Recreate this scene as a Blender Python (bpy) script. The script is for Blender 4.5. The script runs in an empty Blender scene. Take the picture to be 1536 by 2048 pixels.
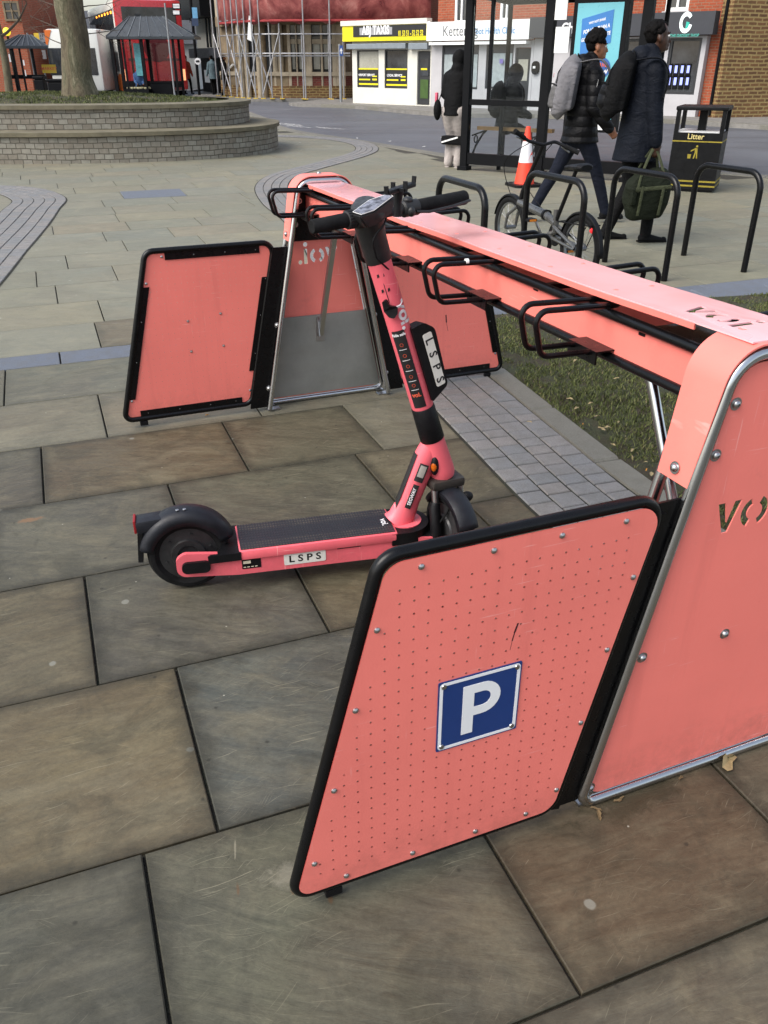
import bpy, bmesh, math, random
from math import radians as R, sin, cos, pi, tan, atan2, sqrt, hypot
from mathutils import Vector as V, Matrix as M4
from mathutils.geometry import tessellate_polygon
random.seed(7)
SC = bpy.context.scene
COL = SC.collection

# ------------------------------------------------------------------ camera
FPX, PITCH, CH = 1665.6, R(28.445), 1.5
cd = bpy.data.cameras.new('camera')
cam = bpy.data.objects.new('camera', cd); COL.objects.link(cam)
cam.location = (0, 0, CH); cam.rotation_euler = (pi/2 - PITCH, 0, 0)
cd.sensor_fit = 'VERTICAL'; cd.sensor_height = 24; cd.lens = FPX/2048*24
cd.clip_start = 0.05; cd.clip_end = 2000
SC.camera = cam

# ------------------------------------------------------------------ world and sun
SUN_EL, SUN_ROT = R(48), R(236)
w = bpy.data.worlds.new('World'); SC.world = w; w.use_nodes = True
nt = w.node_tree; nt.nodes.clear()
wo = nt.nodes.new('ShaderNodeOutputWorld'); wb = nt.nodes.new('ShaderNodeBackground')
sky = nt.nodes.new('ShaderNodeTexSky'); sky.sky_type = 'NISHITA'; sky.sun_disc = False
sky.sun_elevation = SUN_EL; sky.sun_rotation = SUN_ROT
sky.air_density = 1.2; sky.dust_density = 2.5; sky.ozone_density = 1.0
hs = nt.nodes.new('ShaderNodeHueSaturation'); hs.inputs['Saturation'].default_value = 0.6
hs.inputs['Value'].default_value = 1.0
nt.links.new(sky.outputs[0], hs.inputs['Color']); nt.links.new(hs.outputs[0], wb.inputs[0])
wb.inputs[1].default_value = 0.13
nt.links.new(wb.outputs[0], wo.inputs[0])
sl = bpy.data.lights.new('sun', 'SUN'); sl.energy = 1.6; sl.angle = R(40); sl.color = (1, .95, .88)
so = bpy.data.objects.new('sun', sl); COL.objects.link(so)
so.rotation_euler = V((sin(SUN_ROT)*cos(SUN_EL), cos(SUN_ROT)*cos(SUN_EL), sin(SUN_EL))).to_track_quat('Z', 'Y').to_euler()
SC.view_settings.view_transform = 'Standard'; SC.view_settings.look = 'None'
SC.view_settings.exposure = 1.02; SC.view_settings.gamma = 1

# ------------------------------------------------------------------ helpers
_F = V((0, cos(PITCH), -sin(PITCH))); _R = V((1, 0, 0)); _U = _R.cross(_F); _C = V((0, 0, CH))
def ray(x, y): return _F + _R*((x-768)/FPX) - _U*((y-1024)/FPX)
def G(x, y, z=0.0):                       # point of the level z seen at picture point x, y
    d = ray(x, y); return _C + d*((z-CH)/d.z)
def onplane(x, y, p, n):
    d = ray(x, y); return _C + d*((p-_C).dot(n)/d.dot(n))
def heightat(b, y):                        # height above ground point b seen at row y
    d = ray(768, y); return CH + d.z/d.y*b.y

def tag(o, label=None, cat=None, group=None, kind=None):
    if label: o['label'] = label
    if cat: o['category'] = cat
    if group: o['group'] = group
    if kind: o['kind'] = kind
    return o
def empty(name, loc=(0, 0, 0), rz=0.0, label=None, cat=None, group=None):
    o = bpy.data.objects.new(name, None); COL.objects.link(o)
    o.empty_display_size = .1; o.location = loc; o.rotation_euler = (0, 0, rz)
    return tag(o, label, cat, group)
def kids(o): return [c for c in bpy.data.objects if c.parent == o]
def dup(o, parent=None, label=None):
    ch = kids(o); c = o.copy(); COL.objects.link(c); c.parent = parent
    if label: c['label'] = label
    for k in ch: dup(k, c)
    return c

def fillet(pts, r, n=5, closed=False):
    pts = [V(p) for p in pts]; out = []; N = len(pts)
    rs = r if isinstance(r, (list, tuple)) else [r]*N
    for i, p in enumerate(pts):
        if not closed and i in (0, N-1): out.append(p); continue
        a = pts[i-1]; b = pts[(i+1) % N]; ra = rs[i]
        if ra <= 0: out.append(p); continue
        d1 = (a-p).normalized(); d2 = (b-p).normalized()
        ang = d1.angle(d2)
        if ang > pi-.02: out.append(p); continue
        t = min(ra/tan(ang/2), (a-p).length*.49, (b-p).length*.49); rr = t*tan(ang/2)
        c = p + (d1+d2).normalized()*(rr/sin(ang/2))
        s = p + d1*t - c; e = p + d2*t - c
        th = s.angle(e)
        for k in range(n+1):
            f = k/n
            out.append(c + (s*sin((1-f)*th) + e*sin(f*th))/sin(th))
    return out

class MB:
    def __init__(s): s.b = bmesh.new(); s.mi = 0
    def _f(s, vs):
        try:
            f = s.b.faces.new(vs); f.material_index = s.mi; return f
        except ValueError: return None
    def quad(s, *ps): return s._f([s.b.verts.new(p) for p in ps])
    def box(s, c, size, rot=None, bev=0.0):
        m = M4.Translation(V(c))
        if rot is not None: m = m @ rot.to_4x4()
        m = m @ M4.Diagonal((size[0], size[1], size[2], 1))
        r = bmesh.ops.create_cube(s.b, size=1, matrix=m)
        fs = {f for v in r['verts'] for f in v.link_faces}
        for f in fs: f.material_index = s.mi
        if bev > 0:
            es = list({e for v in r['verts'] for e in v.link_edges})
            rr = bmesh.ops.bevel(s.b, geom=es, offset=bev, segments=2, affect='EDGES', profile=.6)
            for f in rr['faces']: f.material_index = s.mi
        return s
    def bx(s, x0, x1, y0, y1, z0, z1, bev=0.0):
        return s.box(((x0+x1)/2, (y0+y1)/2, (z0+z1)/2), (abs(x1-x0), abs(y1-y0), abs(z1-z0)), None, bev)
    def tube(s, path, r, seg=10, closed=False, ry=None, up=None, cap=True):
        P = [V(p) for p in path]; N = len(P)
        rr = r if isinstance(r, (list, tuple)) else [r]*N
        ryy = ry if isinstance(ry, (list, tuple)) else ([ry]*N if ry else rr)
        T = []
        for i in range(N):
            a = P[i-1] if (i > 0 or closed) else P[i]; b = P[(i+1) % N] if (i < N-1 or closed) else P[i]
            t = (b-a); T.append(t.normalized() if t.length > 1e-9 else V((0, 0, 1)))
        u = V(up) if up is not None else (V((0, 0, 1)) if abs(T[0].z) < .9 else V((0, 1, 0)))
        x = (u - T[0]*u.dot(T[0])).normalized()
        rings = []
        for i in range(N):
            if up is None or i > 0:
                uu = V(up) if up is not None else x
                q = uu - T[i]*uu.dot(T[i])
                if q.length > 1e-5: x = q.normalized()
            y = T[i].cross(x)
            rings.append([s.b.verts.new(P[i] + x*(ryy[i]*cos(2*pi*k/seg)) + y*(rr[i]*sin(2*pi*k/seg))) for k in range(seg)])
        for i in range(N if closed else N-1):
            A = rings[i]; B = rings[(i+1) % N]
            for k in range(seg): s._f([A[k], A[(k+1) % seg], B[(k+1) % seg], B[k]])
        if cap and not closed:
            s._f(rings[0][::-1]); s._f(rings[-1])
        return s
    def bar(s, a, b, r, seg=10, r2=None): return s.tube([a, b], [r, r2 if r2 is not None else r], seg)
    def slat(s, a, b, w, t, up=(0, 0, 1)):     # rectangular bar from a to b
        a = V(a); b = V(b); d = (b-a).normalized(); u = V(up)
        if abs(d.dot(u)) > .98: u = V((0, 1, 0))
        x = d.cross(u).normalized(); z = x.cross(d).normalized()
        rot = M4((x, d, z)).transposed()
        return s.box((a+b)/2, (w, (b-a).length, t), rot)
    def sph(s, c, r, sx=1, sy=1, sz=1, seg=16, rot=None):
        m = M4.Translation(V(c))
        if rot is not None: m = m @ rot.to_4x4()
        m = m @ M4.Diagonal((r*sx, r*sy, r*sz, 1))
        q = bmesh.ops.create_uvsphere(s.b, u_segments=seg, v_segments=max(6, seg*2//3), radius=1, matrix=m)
        for f in {f for v in q['verts'] for f in v.link_faces}: f.material_index = s.mi
        return s
    def lathe(s, prof, seg=24, c=(0, 0, 0), axis=(0, 0, 1), a0=0.0, a1=2*pi):
        c = V(c); ax = V(axis).normalized()
        u = V((1, 0, 0)) if abs(ax.x) < .9 else V((0, 0, 1))
        x = (u - ax*u.dot(ax)).normalized(); y = ax.cross(x)
        full = abs(a1-a0-2*pi) < 1e-6; n = seg if full else seg+1
        rings = []
        for k in range(n):
            a = a0 + (a1-a0)*k/seg; d = x*cos(a) + y*sin(a)
            rings.append([s.b.verts.new(c + d*r + ax*h) for r, h in prof])
        for k in range(seg):
            A = rings[k]; B = rings[(k+1) % n]
            for i in range(len(prof)-1): s._f([A[i], B[i], B[i+1], A[i+1]])
        return s
    def prism(s, polys, fr, d0, d1):           # polys: outer, holes in 2D; fr(x, y, d) -> xyz
        pl = [[V((p[0], p[1], 0)) for p in q] for q in polys]
        flat = [p for q in pl for p in q]
        tris = tessellate_polygon(pl)
        top = [s.b.verts.new(fr(p.x, p.y, d0)) for p in flat]
        bot = [s.b.verts.new(fr(p.x, p.y, d1)) for p in flat]
        for t in tris:
            s._f([top[i] for i in t]); s._f([bot[i] for i in t][::-1])
        k = 0
        for q in pl:
            n = len(q)
            for i in range(n):
                a = k+i; b = k+(i+1) % n
                s._f([top[a], top[b], bot[b], bot[a]])
            k += n
        return s
    def text(s, txt, size, fr, d0=0.0, d1=.002, bold=0.0, align='CENTER', sx=1.0, italic=0):
        cu = bpy.data.curves.new('t', 'FONT'); cu.body = txt; cu.size = size; cu.align_x = align
        cu.align_y = 'CENTER'; cu.offset = bold*size; cu.resolution_u = 3; cu.shear = italic
        o = bpy.data.objects.new('t', cu)
        me = bpy.data.meshes.new_from_object(o)
        vs = [v.co.copy() for v in me.vertices]
        A = [s.b.verts.new(fr(p.x*sx, p.y, d0)) for p in vs]
        for p in me.polygons: s._f([A[i] for i in p.vertices])
        bpy.data.objects.remove(o); bpy.data.curves.remove(cu); bpy.data.meshes.remove(me)
        return s
    def build(s, name, mats, parent=None, smooth=False, label=None, ang=35, mods=None):
        bmesh.ops.recalc_face_normals(s.b, faces=s.b.faces)
        me = bpy.data.meshes.new(name); s.b.to_mesh(me); s.b.free()
        for m in (mats if isinstance(mats, (list, tuple)) else [mats]): me.materials.append(m)
        if smooth:
            me.polygons.foreach_set('use_smooth', [True]*len(me.polygons))
            try: me.set_sharp_from_angle(angle=R(ang))
            except Exception: pass
        o = bpy.data.objects.new(name, me); COL.objects.link(o)
        if parent: o.parent = parent
        if label: o['label'] = label
        return o

def rrect(x0, y0, x1, y1, r, n=5):
    return [(p.x, p.y) for p in fillet([(x0, y0, 0), (x1, y0, 0), (x1, y1, 0), (x0, y1, 0)], r, n, True)]
def rpoly(pts, r, n=5): return [(p.x, p.y) for p in fillet([(a, b, 0) for a, b in pts], r, n, True)]
def circ(cx, cy, r, n=16, a0=0, a1=2*pi, ry=None):
    full = abs(a1-a0-2*pi) < 1e-6
    return [(cx+r*cos(a0+(a1-a0)*k/(n if full else n-1)), cy+(ry or r)*sin(a0+(a1-a0)*k/(n if full else n-1))) for k in range(n)]

# ------------------------------------------------------------------ materials
def lin(c):
    if isinstance(c, str):
        c = [int(c[i:i+2], 16)/255 for i in (0, 2, 4)]
        return tuple(((x/12.92) if x <= .04045 else ((x+.055)/1.055)**2.4) for x in c)
    return tuple(c)
class NT:
    def __init__(s, name):
        s.m = bpy.data.materials.new(name); s.m.use_nodes = True; s.t = s.m.node_tree
        s.p = s.t.nodes['Principled BSDF']; s.out = s.t.nodes['Material Output']
        s.tc = s.t.nodes.new('ShaderNodeTexCoord')
    def n(s, typ, **kw):
        q = s.t.nodes.new('ShaderNode'+typ)
        for k, v in kw.items():
            if k[0] == '_': setattr(q, k[1:], v)
            else: q.inputs[k.replace('__', ' ')].default_value = v
        return q
    def l(s, a, b): s.t.links.new(a, b)
    def co(s, kind='Object', scale=None, rot=None):
        c = s.tc.outputs[kind]
        if scale is None and rot is None: return c
        mp = s.n('Mapping')
        if scale is not None: mp.inputs['Scale'].default_value = scale
        if rot is not None: mp.inputs['Rotation'].default_value = rot
        s.l(c, mp.inputs['Vector']); return mp.outputs[0]
    def noise(s, scale, det=4, rough=.6, co=None, dist=0.0):
        q = s.n('TexNoise', Scale=scale, Detail=det, Roughness=rough, Distortion=dist)
        s.l(co if co is not None else s.co(), q.inputs['Vector']); return q.outputs['Fac']
    def ramp(s, fac, stops, interp='LINEAR'):
        q = s.n('ValToRGB'); q.color_ramp.interpolation = interp; e = q.color_ramp.elements
        while len(e) < len(stops): e.new(.5)
        for i, (p, c) in enumerate(stops):
            e[i].position = p; c = (c, c, c) if isinstance(c, (int, float)) else lin(c); e[i].color = (*c[:3], 1)
        s.l(fac, q.inputs[0]); return q.outputs[0]
    def mix(s, fac, a, b, mode='MIX'):
        q = s.n('Mix', _data_type='RGBA', _blend_type=mode)
        for v, i in ((fac, 0), (a, 6), (b, 7)):
            if hasattr(v, 'links'): s.l(v, q.inputs[i])
            elif i == 0: q.inputs[0].default_value = v
            else: q.inputs[i].default_value = (*lin(v)[:3], 1)
        return q.outputs[2]
    def math(s, op, a, b=None, c=None):
        q = s.n('Math', _operation=op)
        for i, v in enumerate((a, b, c)):
            if v is None: continue
            if hasattr(v, 'links'): s.l(v, q.inputs[i])
            else: q.inputs[i].default_value = v
        return q.outputs[0]
    def sep(s, v):
        q = s.n('SeparateXYZ'); s.l(v, q.inputs[0]); return q.outputs
    def bump(s, h, strength=.3, dist=.01):
        q = s.n('Bump', Strength=strength, Distance=dist); s.l(h, q.inputs['Height'])
        s.l(q.outputs[0], s.p.inputs['Normal']); return q
    def base(s, c):
        if hasattr(c, 'links'): s.l(c, s.p.inputs['Base Color'])
        else: s.p.inputs['Base Color'].default_value = (*lin(c)[:3], 1)
    def rough(s, c):
        if hasattr(c, 'links'): s.l(c, s.p.inputs['Roughness'])
        else: s.p.inputs['Roughness'].default_value = c

def dark(c, k): c = lin(c); return tuple(x*k for x in c)
def pm(name, c, rough=.5, metal=0.0, var=.18, scale=6.0, bump=0.0, bscale=80, spec=.5, rv=.12, coat=0.0):
    n = NT(name); c = lin(c)
    a = n.noise(scale, 5, .65)
    n.base(n.ramp(a, [(.3, tuple(x*(1-var) for x in c)), (.7, tuple(min(1, x*(1+var)) for x in c))]))
    r = n.noise(scale*3.1, 4, .6)
    n.rough(n.ramp(r, [(.3, max(.02, rough-rv)), (.7, min(1, rough+rv))]))
    n.p.inputs['Metallic'].default_value = metal
    n.p.inputs['Specular IOR Level'].default_value = spec
    n.p.inputs['Coat Weight'].default_value = coat
    if bump > 0: n.bump(n.noise(bscale, 4, .6), bump, .004)
    return n.m

def coral(name, c='ec7c71', holes=None, fade=0.0, rough=.42, bmp=.12):
    """powder coated coral sheet; holes = pitch and radius of the perforation (real see-through holes)"""
    n = NT(name); c = lin(c)
    a = n.noise(2.2, 4, .6); b = n.noise(35, 5, .7)
    base = n.ramp(a, [(.3, tuple(x*.93 for x in c)), (.7, tuple(min(1, x*1.05) for x in c))])
    base = n.mix(n.ramp(b, [(.66, 0.0), (.78, .35 if bmp else .08)]), base, dark(c, .55))
    sc = n.noise(1.0, 6, .75, n.co(scale=(40, 3, 9), rot=(0.2, .5, .3)))
    base = n.mix(n.ramp(sc, [(.70, 0.0), (.74, .35 if bmp else 0.0)]), base, 'f6b5ae')
    base = n.mix(n.ramp(n.noise(3.3, 6, .75), [(.62, 0.0), (.72, .22)]), base, 'a8635a')
    zz = n.sep(n.co())[2]; gr = n.math('MULTIPLY', n.ramp(n.math('ADD', zz, n.math('MULTIPLY', n.noise(9, 6, .75), .16)), [(.05, 1.0), (.24, 0.0)]), n.ramp(n.noise(28, 5, .75), [(.38, .1), (.62, .75)]))
    base = n.mix(n.math('MULTIPLY', gr, .55), base, '6d4238')
    s2 = n.noise(1.0, 5, .7, n.co(scale=(14, 3, .9))); base = n.mix(n.ramp(s2, [(.54, 0.0), (.70, .16)]), base, 'b75650')
    s3 = n.noise(1.0, 3, .5, n.co(scale=(9, 5, 210), rot=(0, .5, 0))); s4 = n.noise(1.0, 3, .5, n.co(scale=(170, 5, 7), rot=(0, -.35, 0)))
    base = n.mix(n.math('MULTIPLY', n.math('MAXIMUM', n.ramp(s3, [(.66, 0.0), (.70, .5)]), n.ramp(s4, [(.67, 0.0), (.71, .5)])), n.ramp(n.noise(3, 3, .6), [(.5, 0.0), (.6, 1.0 if bmp else 0.0)])), base, 'f4b9b2')
    n.base(base)
    n.rough(n.ramp(b if bmp else a, [(.3, rough-.08), (.7, rough+.14)]))
    if bmp: n.bump(n.noise(220, 3, .6), bmp, .002)
    if holes:
        pitch, rad = holes
        x, y, z = n.sep(n.co())[:3]
        def cell(v): return n.math('SUBTRACT', n.math('FRACT', n.math('DIVIDE', v, pitch)), .5)
        cx, cz = cell(x), cell(z)
        d = n.math('SQRT', n.math('ADD', n.math('MULTIPLY', cx, cx), n.math('MULTIPLY', cz, cz)))
        inh = n.math('LESS_THAN', d, rad/pitch)
        u = n.n('UVMap'); us = n.sep(u.outputs[0])     # uv holds the distance to the sheet's edge
        ok = n.math('GREATER_THAN', us[0], .035)
        h = n.math('MULTIPLY', inh, ok)
        n.l(n.math('SUBTRACT', 1.0, h), n.p.inputs['Alpha'])
    return n.m

def chrome(name, c='c4c6c8', rough=.16):
    n = NT(name); n.p.inputs['Metallic'].default_value = 1
    n.base(n.ramp(n.noise(4, 3, .5), [(.35, dark(c, .88)), (.65, lin(c))]))
    n.rough(n.ramp(n.noise(6, 3, .5), [(.3, rough), (.7, rough+.1)])); return n.m

def glass(name='window_glass', tint=(.90, .93, .94), alpha=.25, rough=.03):
    n = NT(name)
    tr = n.n('BsdfTransparent'); tr.inputs[0].default_value = (*tint, 1)
    gl = n.n('BsdfGlossy', Roughness=rough); gl.inputs[0].default_value = (.9, .93, .95, 1)
    fr = n.n('Fresnel', IOR=1.45); mx = n.n('MixShader')
    f = n.math('MULTIPLY', n.math('ADD', fr.outputs[0], n.math('MULTIPLY', n.noise(3, 3, .6), .03)), .55)
    n.l(f, mx.inputs[0]); n.l(tr.outputs[0], mx.inputs[1]); n.l(gl.outputs[0], mx.inputs[2])
    n.l(mx.outputs[0], n.out.inputs['Surface']); return n.m

def glow(name, c, s):
    n = NT(name); n.base(c); n.p.inputs['Emission Color'].default_value = (*lin(c)[:3], 1)
    n.p.inputs['Emission Strength'].default_value = s; return n.m

def brick(name, c1, c2, mortar, sc=1.0, w=.225, h=.075, rough=.85, irregular=0.0, dirt=.35, bw=.01, uv=False, bump=.6):
    """running bond along object x and z"""
    n = NT(name)
    if uv:
        u = n.n('UVMap'); s = n.sep(u.outputs[0]); X, Z = s[0], s[1]
    else:
        s = n.sep(n.co()); X = n.math('ADD', s[0], s[1]); Z = s[2]
    cb = n.n('CombineXYZ'); n.l(X, cb.inputs[0]); n.l(Z, cb.inputs[1])
    v = cb.outputs[0]
    if irregular:
        nz = n.n('TexNoise', Scale=2.3, Detail=2.0); n.l(v, nz.inputs['Vector'])
        ad = n.n('VectorMath', _operation='MULTIPLY_ADD'); n.l(nz.outputs['Color'], ad.inputs[0])
        ad.inputs[1].default_value = (irregular, irregular, 0); n.l(v, ad.inputs[2]); v = ad.outputs[0]
    b = n.n('TexBrick', Scale=1.0/sc); b.inputs['Brick Width'].default_value = w; b.inputs['Row Height'].default_value = h
    b.inputs['Mortar Size'].default_value = bw; b.inputs['Mortar Smooth'].default_value = .1; b.inputs['Bias'].default_value = 0
    b.inputs['Color1'].default_value = (*lin(c1), 1); b.inputs['Color2'].default_value = (*lin(c2), 1); b.inputs['Mortar'].default_value = (*lin(mortar), 1)
    n.l(v, b.inputs['Vector'])
    d = n.noise(.8, 5, .65); e = n.noise(12, 5, .7)
    c = n.mix(n.ramp(d, [(.35, dirt), (.65, 0.0)]), b.outputs['Color'], dark(c1, .45), 'MIX')
    c = n.mix(.5, c, n.ramp(e, [(.3, .35), (.7, .72)]), 'OVERLAY')
    n.base(c); n.rough(rough)
    hgt = n.math('ADD', n.math('MULTIPLY', n.math('SUBTRACT', 1.0, b.outputs['Fac']), 1.0), n.math('MULTIPLY', e, .4))
    n.bump(hgt, bump, .02); return n.m

BLK = pm('black_powder_coat', (.0025, .0025, .003), .30, 0, .3, 20, .0, 200, .28, .05)
BLKM = pm('black_plastic', (.0045, .0045, .0055), .48, 0, .3, 30, .25, 400, .22)
RUB = pm('rubber', (.008, .008, .0085), .75, 0, .4, 25, .3, 300, .15)
GRYP = pm('dark_grey_plastic', (.010, .011, .015), .45, 0, .4, 12, .15, 300, .3)
WHT = pm('white_paint', (.80, .80, .78), .5, 0, .06, 3)
CHR = chrome('chromed_tube'); STL = chrome('stainless_bolt', 'b8b8b8', .25)
CORAL = coral('coral_sheet'); CORALH = coral('coral_perforated_sheet', holes=(.0272, .0022)); CORALF = coral('coral_fine_perforated_sheet', holes=(.0272, .0014))
CORALT = coral('coral_top_board', 'f4b7bb', rough=.20, bmp=0); CORALT.node_tree.nodes['Principled BSDF'].inputs['Coat Weight'].default_value = .7; CORALT.node_tree.nodes['Principled BSDF'].inputs['Coat Roughness'].default_value = .12  # paler than the other coral: sky glare on the top put into the colour
GLS = glass()
SILV = pm('silver_print', (.6, .6, .6), .4)
# ------------------------------------------------------------------ ground
GA = R(21.1); gA = V((cos(GA), sin(GA), 0)); gB = V((-sin(GA), cos(GA), 0))
def inside(p, poly):
    c = False; n = len(poly); x, y = p[0], p[1]
    for i in range(n):
        x0, y0 = poly[i]; x1, y1 = poly[(i+1) % n]
        if (y0 > y) != (y1 > y) and x < (x1-x0)*(y-y0)/(y1-y0)+x0: c = not c
    return c
def smooth_path(pts, n=6, closed=False):
    P = [V((p[0], p[1], 0)) for p in pts]; N = len(P); out = []
    for i in range(N if closed else N-1):
        if closed: a, b, c, d = P[i-1], P[i], P[(i+1) % N], P[(i+2) % N]
        else: a, b, c, d = P[max(i-1, 0)], P[i], P[i+1], P[min(i+2, N-1)]
        for k in range(n):
            t = k/n
            out.append(.5*((2*b)+(c-a)*t+(2*a-5*b+4*c-d)*t*t+(3*b-a-3*c+d)*t**3))
    if not closed: out.append(P[-1])
    return out

# materials of the ground
def slab_mat():
    n = NT('york_stone'); at = n.n('Attribute', _attribute_name='slab'); s = n.sep(at.outputs['Vector'])
    r0, r1 = s[0], s[1]; r2 = n.math('FRACT', s[2]); far_glare = n.math('MULTIPLY', n.math('SUBTRACT', s[2], r2), .5)
    co = n.co()
    # every slab gets its own grain direction and offset
    off = n.n('CombineXYZ'); n.l(n.math('MULTIPLY', r0, 40.0), off.inputs[0]); n.l(n.math('MULTIPLY', r1, 40.0), off.inputs[1]); n.l(n.math('MULTIPLY', r2, 9.0), off.inputs[2])
    ad = n.n('VectorMath', _operation='ADD'); n.l(co, ad.inputs[0]); n.l(off.outputs[0], ad.inputs[1]); v = ad.outputs[0]
    rot = n.n('VectorRotate', _rotation_type='Z_AXIS'); n.l(v, rot.inputs['Vector']); n.l(n.math('MULTIPLY_ADD', r1, .7, -.5), rot.inputs['Angle']); vr = rot.outputs[0]
    mp = n.n('Mapping'); mp.inputs['Scale'].default_value = (1, 4.2, 1); n.l(vr, mp.inputs[0]); vs = mp.outputs[0]
    tone = n.ramp(r0, [(0, '686459'), (.22, '585d5c'), (.42, '766b54'), (.6, '605f50'), (.78, '505450'), (.9, '6b665a'), (1, '6d5a46')])
    big = n.noise(1.6, 5, .62, v, .6); strk = n.noise(3.0, 7, .68, vs, .8); fine = n.noise(70, 5, .75, v); mid = n.noise(11, 6, .7, vs, .4)
    c = n.mix(n.ramp(big, [(.32, 0.0), (.62, .75)]), tone, n.mix(r2, '47494a', '5a4a3b'))
    c = n.mix(n.ramp(strk, [(.42, .0), (.70, .36)]), c, '86806f')
    c = n.mix(n.ramp(strk, [(.22, .45), (.42, .0)]), c, '3a3a32')
    c = n.mix(n.ramp(n.noise(4.5, 6, .7, v, 1.2), [(.50, .0), (.62, .38)]), c, '3b3a31')
    c = n.mix(n.ramp(n.noise(3.7, 5, .62, v, .9), [(.52, .0), (.68, .42)]), c, '827a68')
    c = n.mix(n.ramp(n.noise(.55, 4, .6, co), [(.4, 0.0), (.7, .45)]), c, n.mix(.5, '4a3e30', '3f4234'))
    c = n.mix(.55, c, n.ramp(mid, [(.28, .30), (.72, .66)]), 'OVERLAY')
    c = n.mix(.45, c, n.ramp(fine, [(.25, .28), (.75, .74)]), 'OVERLAY')
    # scratches
    wn_ = n.n('TexNoise', Scale=3.5, Detail=2.0); n.l(co, wn_.inputs['Vector']); wm = n.n('VectorMath', _operation='MULTIPLY_ADD'); n.l(wn_.outputs['Color'], wm.inputs[0]); wm.inputs[1].default_value = (.10, .10, 0); n.l(co, wm.inputs[2])
    for rz, sc, am in ((.45, (6, 300, 1), .5), (.95, (12, 380, 1), .36), (.15, (5, 360, 1), .42), (-.35, (11, 420, 1), .3)):
        m_ = n.n('Mapping'); m_.vector_type = 'POINT'; m_.inputs['Rotation'].default_value = (0, 0, -rz); m_.inputs['Scale'].default_value = (1, 1, 1); n.l(wm.outputs[0], m_.inputs[0])
        m2_ = n.n('Mapping'); m2_.inputs['Scale'].default_value = sc; n.l(m_.outputs[0], m2_.inputs[0])
        sn = n.noise(1.0, 2, .5, m2_.outputs[0], 0.0); gate = n.noise(2.2, 4, .7, n.co(rot=(0, rz, .3)))
        f = n.math('MULTIPLY', n.ramp(sn, [(.665, 0.0), (.70, 1.0)]), n.ramp(gate, [(.47, 0.0), (.60, am)]))
        c = n.mix(f, c, 'b3ac9a')
    # chewing gum and dark specks
    vo = n.n('TexVoronoi', Scale=2.1, Randomness=1.0, _voronoi_dimensions='2D'); n.l(n.co(rot=(0, 0, .4)), vo.inputs['Vector'])
    pick = n.math('GREATER_THAN', n.sep(vo.outputs['Color'])[0], .60)
    gum = n.math('MULTIPLY', pick, n.ramp(n.math('ADD', vo.outputs['Distance'], n.math('MULTIPLY', n.noise(30, 2, .5), .03)), [(.034, .8), (.040, 0.0)]))
    c = n.mix(gum, c, '8f8f8a')
    vo2 = n.n('TexVoronoi', Scale=16, Randomness=1.0, _voronoi_dimensions='2D'); n.l(co, vo2.inputs['Vector'])
    pick2 = n.math('GREATER_THAN', n.sep(vo2.outputs['Color'])[1], .94)
    c = n.mix(n.math('MULTIPLY', pick2, n.ramp(n.math('ADD', vo2.outputs['Distance'], n.math('MULTIPLY', n.noise(90, 2, .5), .12)), [(.10, .6), (.17, 0.0)])), c, '23211c')
    pick3 = n.math('GREATER_THAN', n.sep(vo2.outputs['Color'])[2], .982)
    c = n.mix(n.math('MULTIPLY', pick3, n.ramp(vo2.outputs['Distance'], [(.03, .8), (.05, 0.0)])), c, 'b8b6ae')
    # lime and rust stains below the corner of the near panel
    def blob(px, py, sx, sy, rz=0.0):
        g = G(px, py); m = n.n('Mapping'); m.vector_type = 'TEXTURE'; m.inputs['Location'].default_value = (g.x, g.y, 0); m.inputs['Rotation'].default_value = (0, 0, rz); m.inputs['Scale'].default_value = (sx, sy, 1)
        n.l(co, m.inputs[0]); L = n.n('VectorMath', _operation='LENGTH'); n.l(m.outputs[0], L.inputs[0]); return n.ramp(n.math('ADD', L.outputs['Value'], n.math('MULTIPLY', n.noise(16, 6, .75), 1.2)), [(.8, 1.0), (1.6, 0.0)])
    c = n.mix(n.math('MULTIPLY', blob(575, 1745, .13, .09, .3), .45), c, '9a958a')
    for q in ((476, 1780, .010, .05, .2), (586, 1780, .012, .035, .2), (660, 1795, .014, .04, .25), (470, 1700, .006, .09, .15)): c = n.mix(n.math('MULTIPLY', blob(*q), .5), c, '6e4a2c' if q[2] > .007 else 'a09a8c')
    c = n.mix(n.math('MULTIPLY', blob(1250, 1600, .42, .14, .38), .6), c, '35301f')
    c = n.mix(n.math('MULTIPLY', blob(60, 1040, .12, .05, .4), .8), c, '8a6a50')
    lp = n.n('Attribute', _attribute_name='lp'); ld = n.n('Attribute', _attribute_name='ld'); P = n.sep(lp.outputs['Vector']); D = n.sep(ld.outputs['Vector'])
    dx = n.math('MINIMUM', P[0], n.math('SUBTRACT', D[0], P[0])); dy = n.math('MINIMUM', P[1], n.math('SUBTRACT', D[1], P[1])); de = n.math('ADD', n.math('MINIMUM', dx, dy), n.math('MULTIPLY', n.math('SUBTRACT', n.noise(14, 5, .7), .5), .07))
    c = n.mix(n.math('MULTIPLY', n.ramp(de, [(.0, .62), (.045, .0)]), n.math('SUBTRACT', 1.0, n.math('MULTIPLY', far_glare, .75))), c, '2b2a22'); c = n.mix(n.math('MULTIPLY', far_glare, .5), c, '6a685e')
    c = n.mix(1.0, c, n.mix(far_glare, (.68, .675, .61), (1.34, 1.37, 1.28)), 'MULTIPLY')  # near slabs darker, far ones lighter: sky glare painted into the stone colour
    n.base(c)
    n.rough(n.ramp(mid, [(.3, .5), (.7, .75)])); n.p.inputs['Specular IOR Level'].default_value = .35
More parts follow.
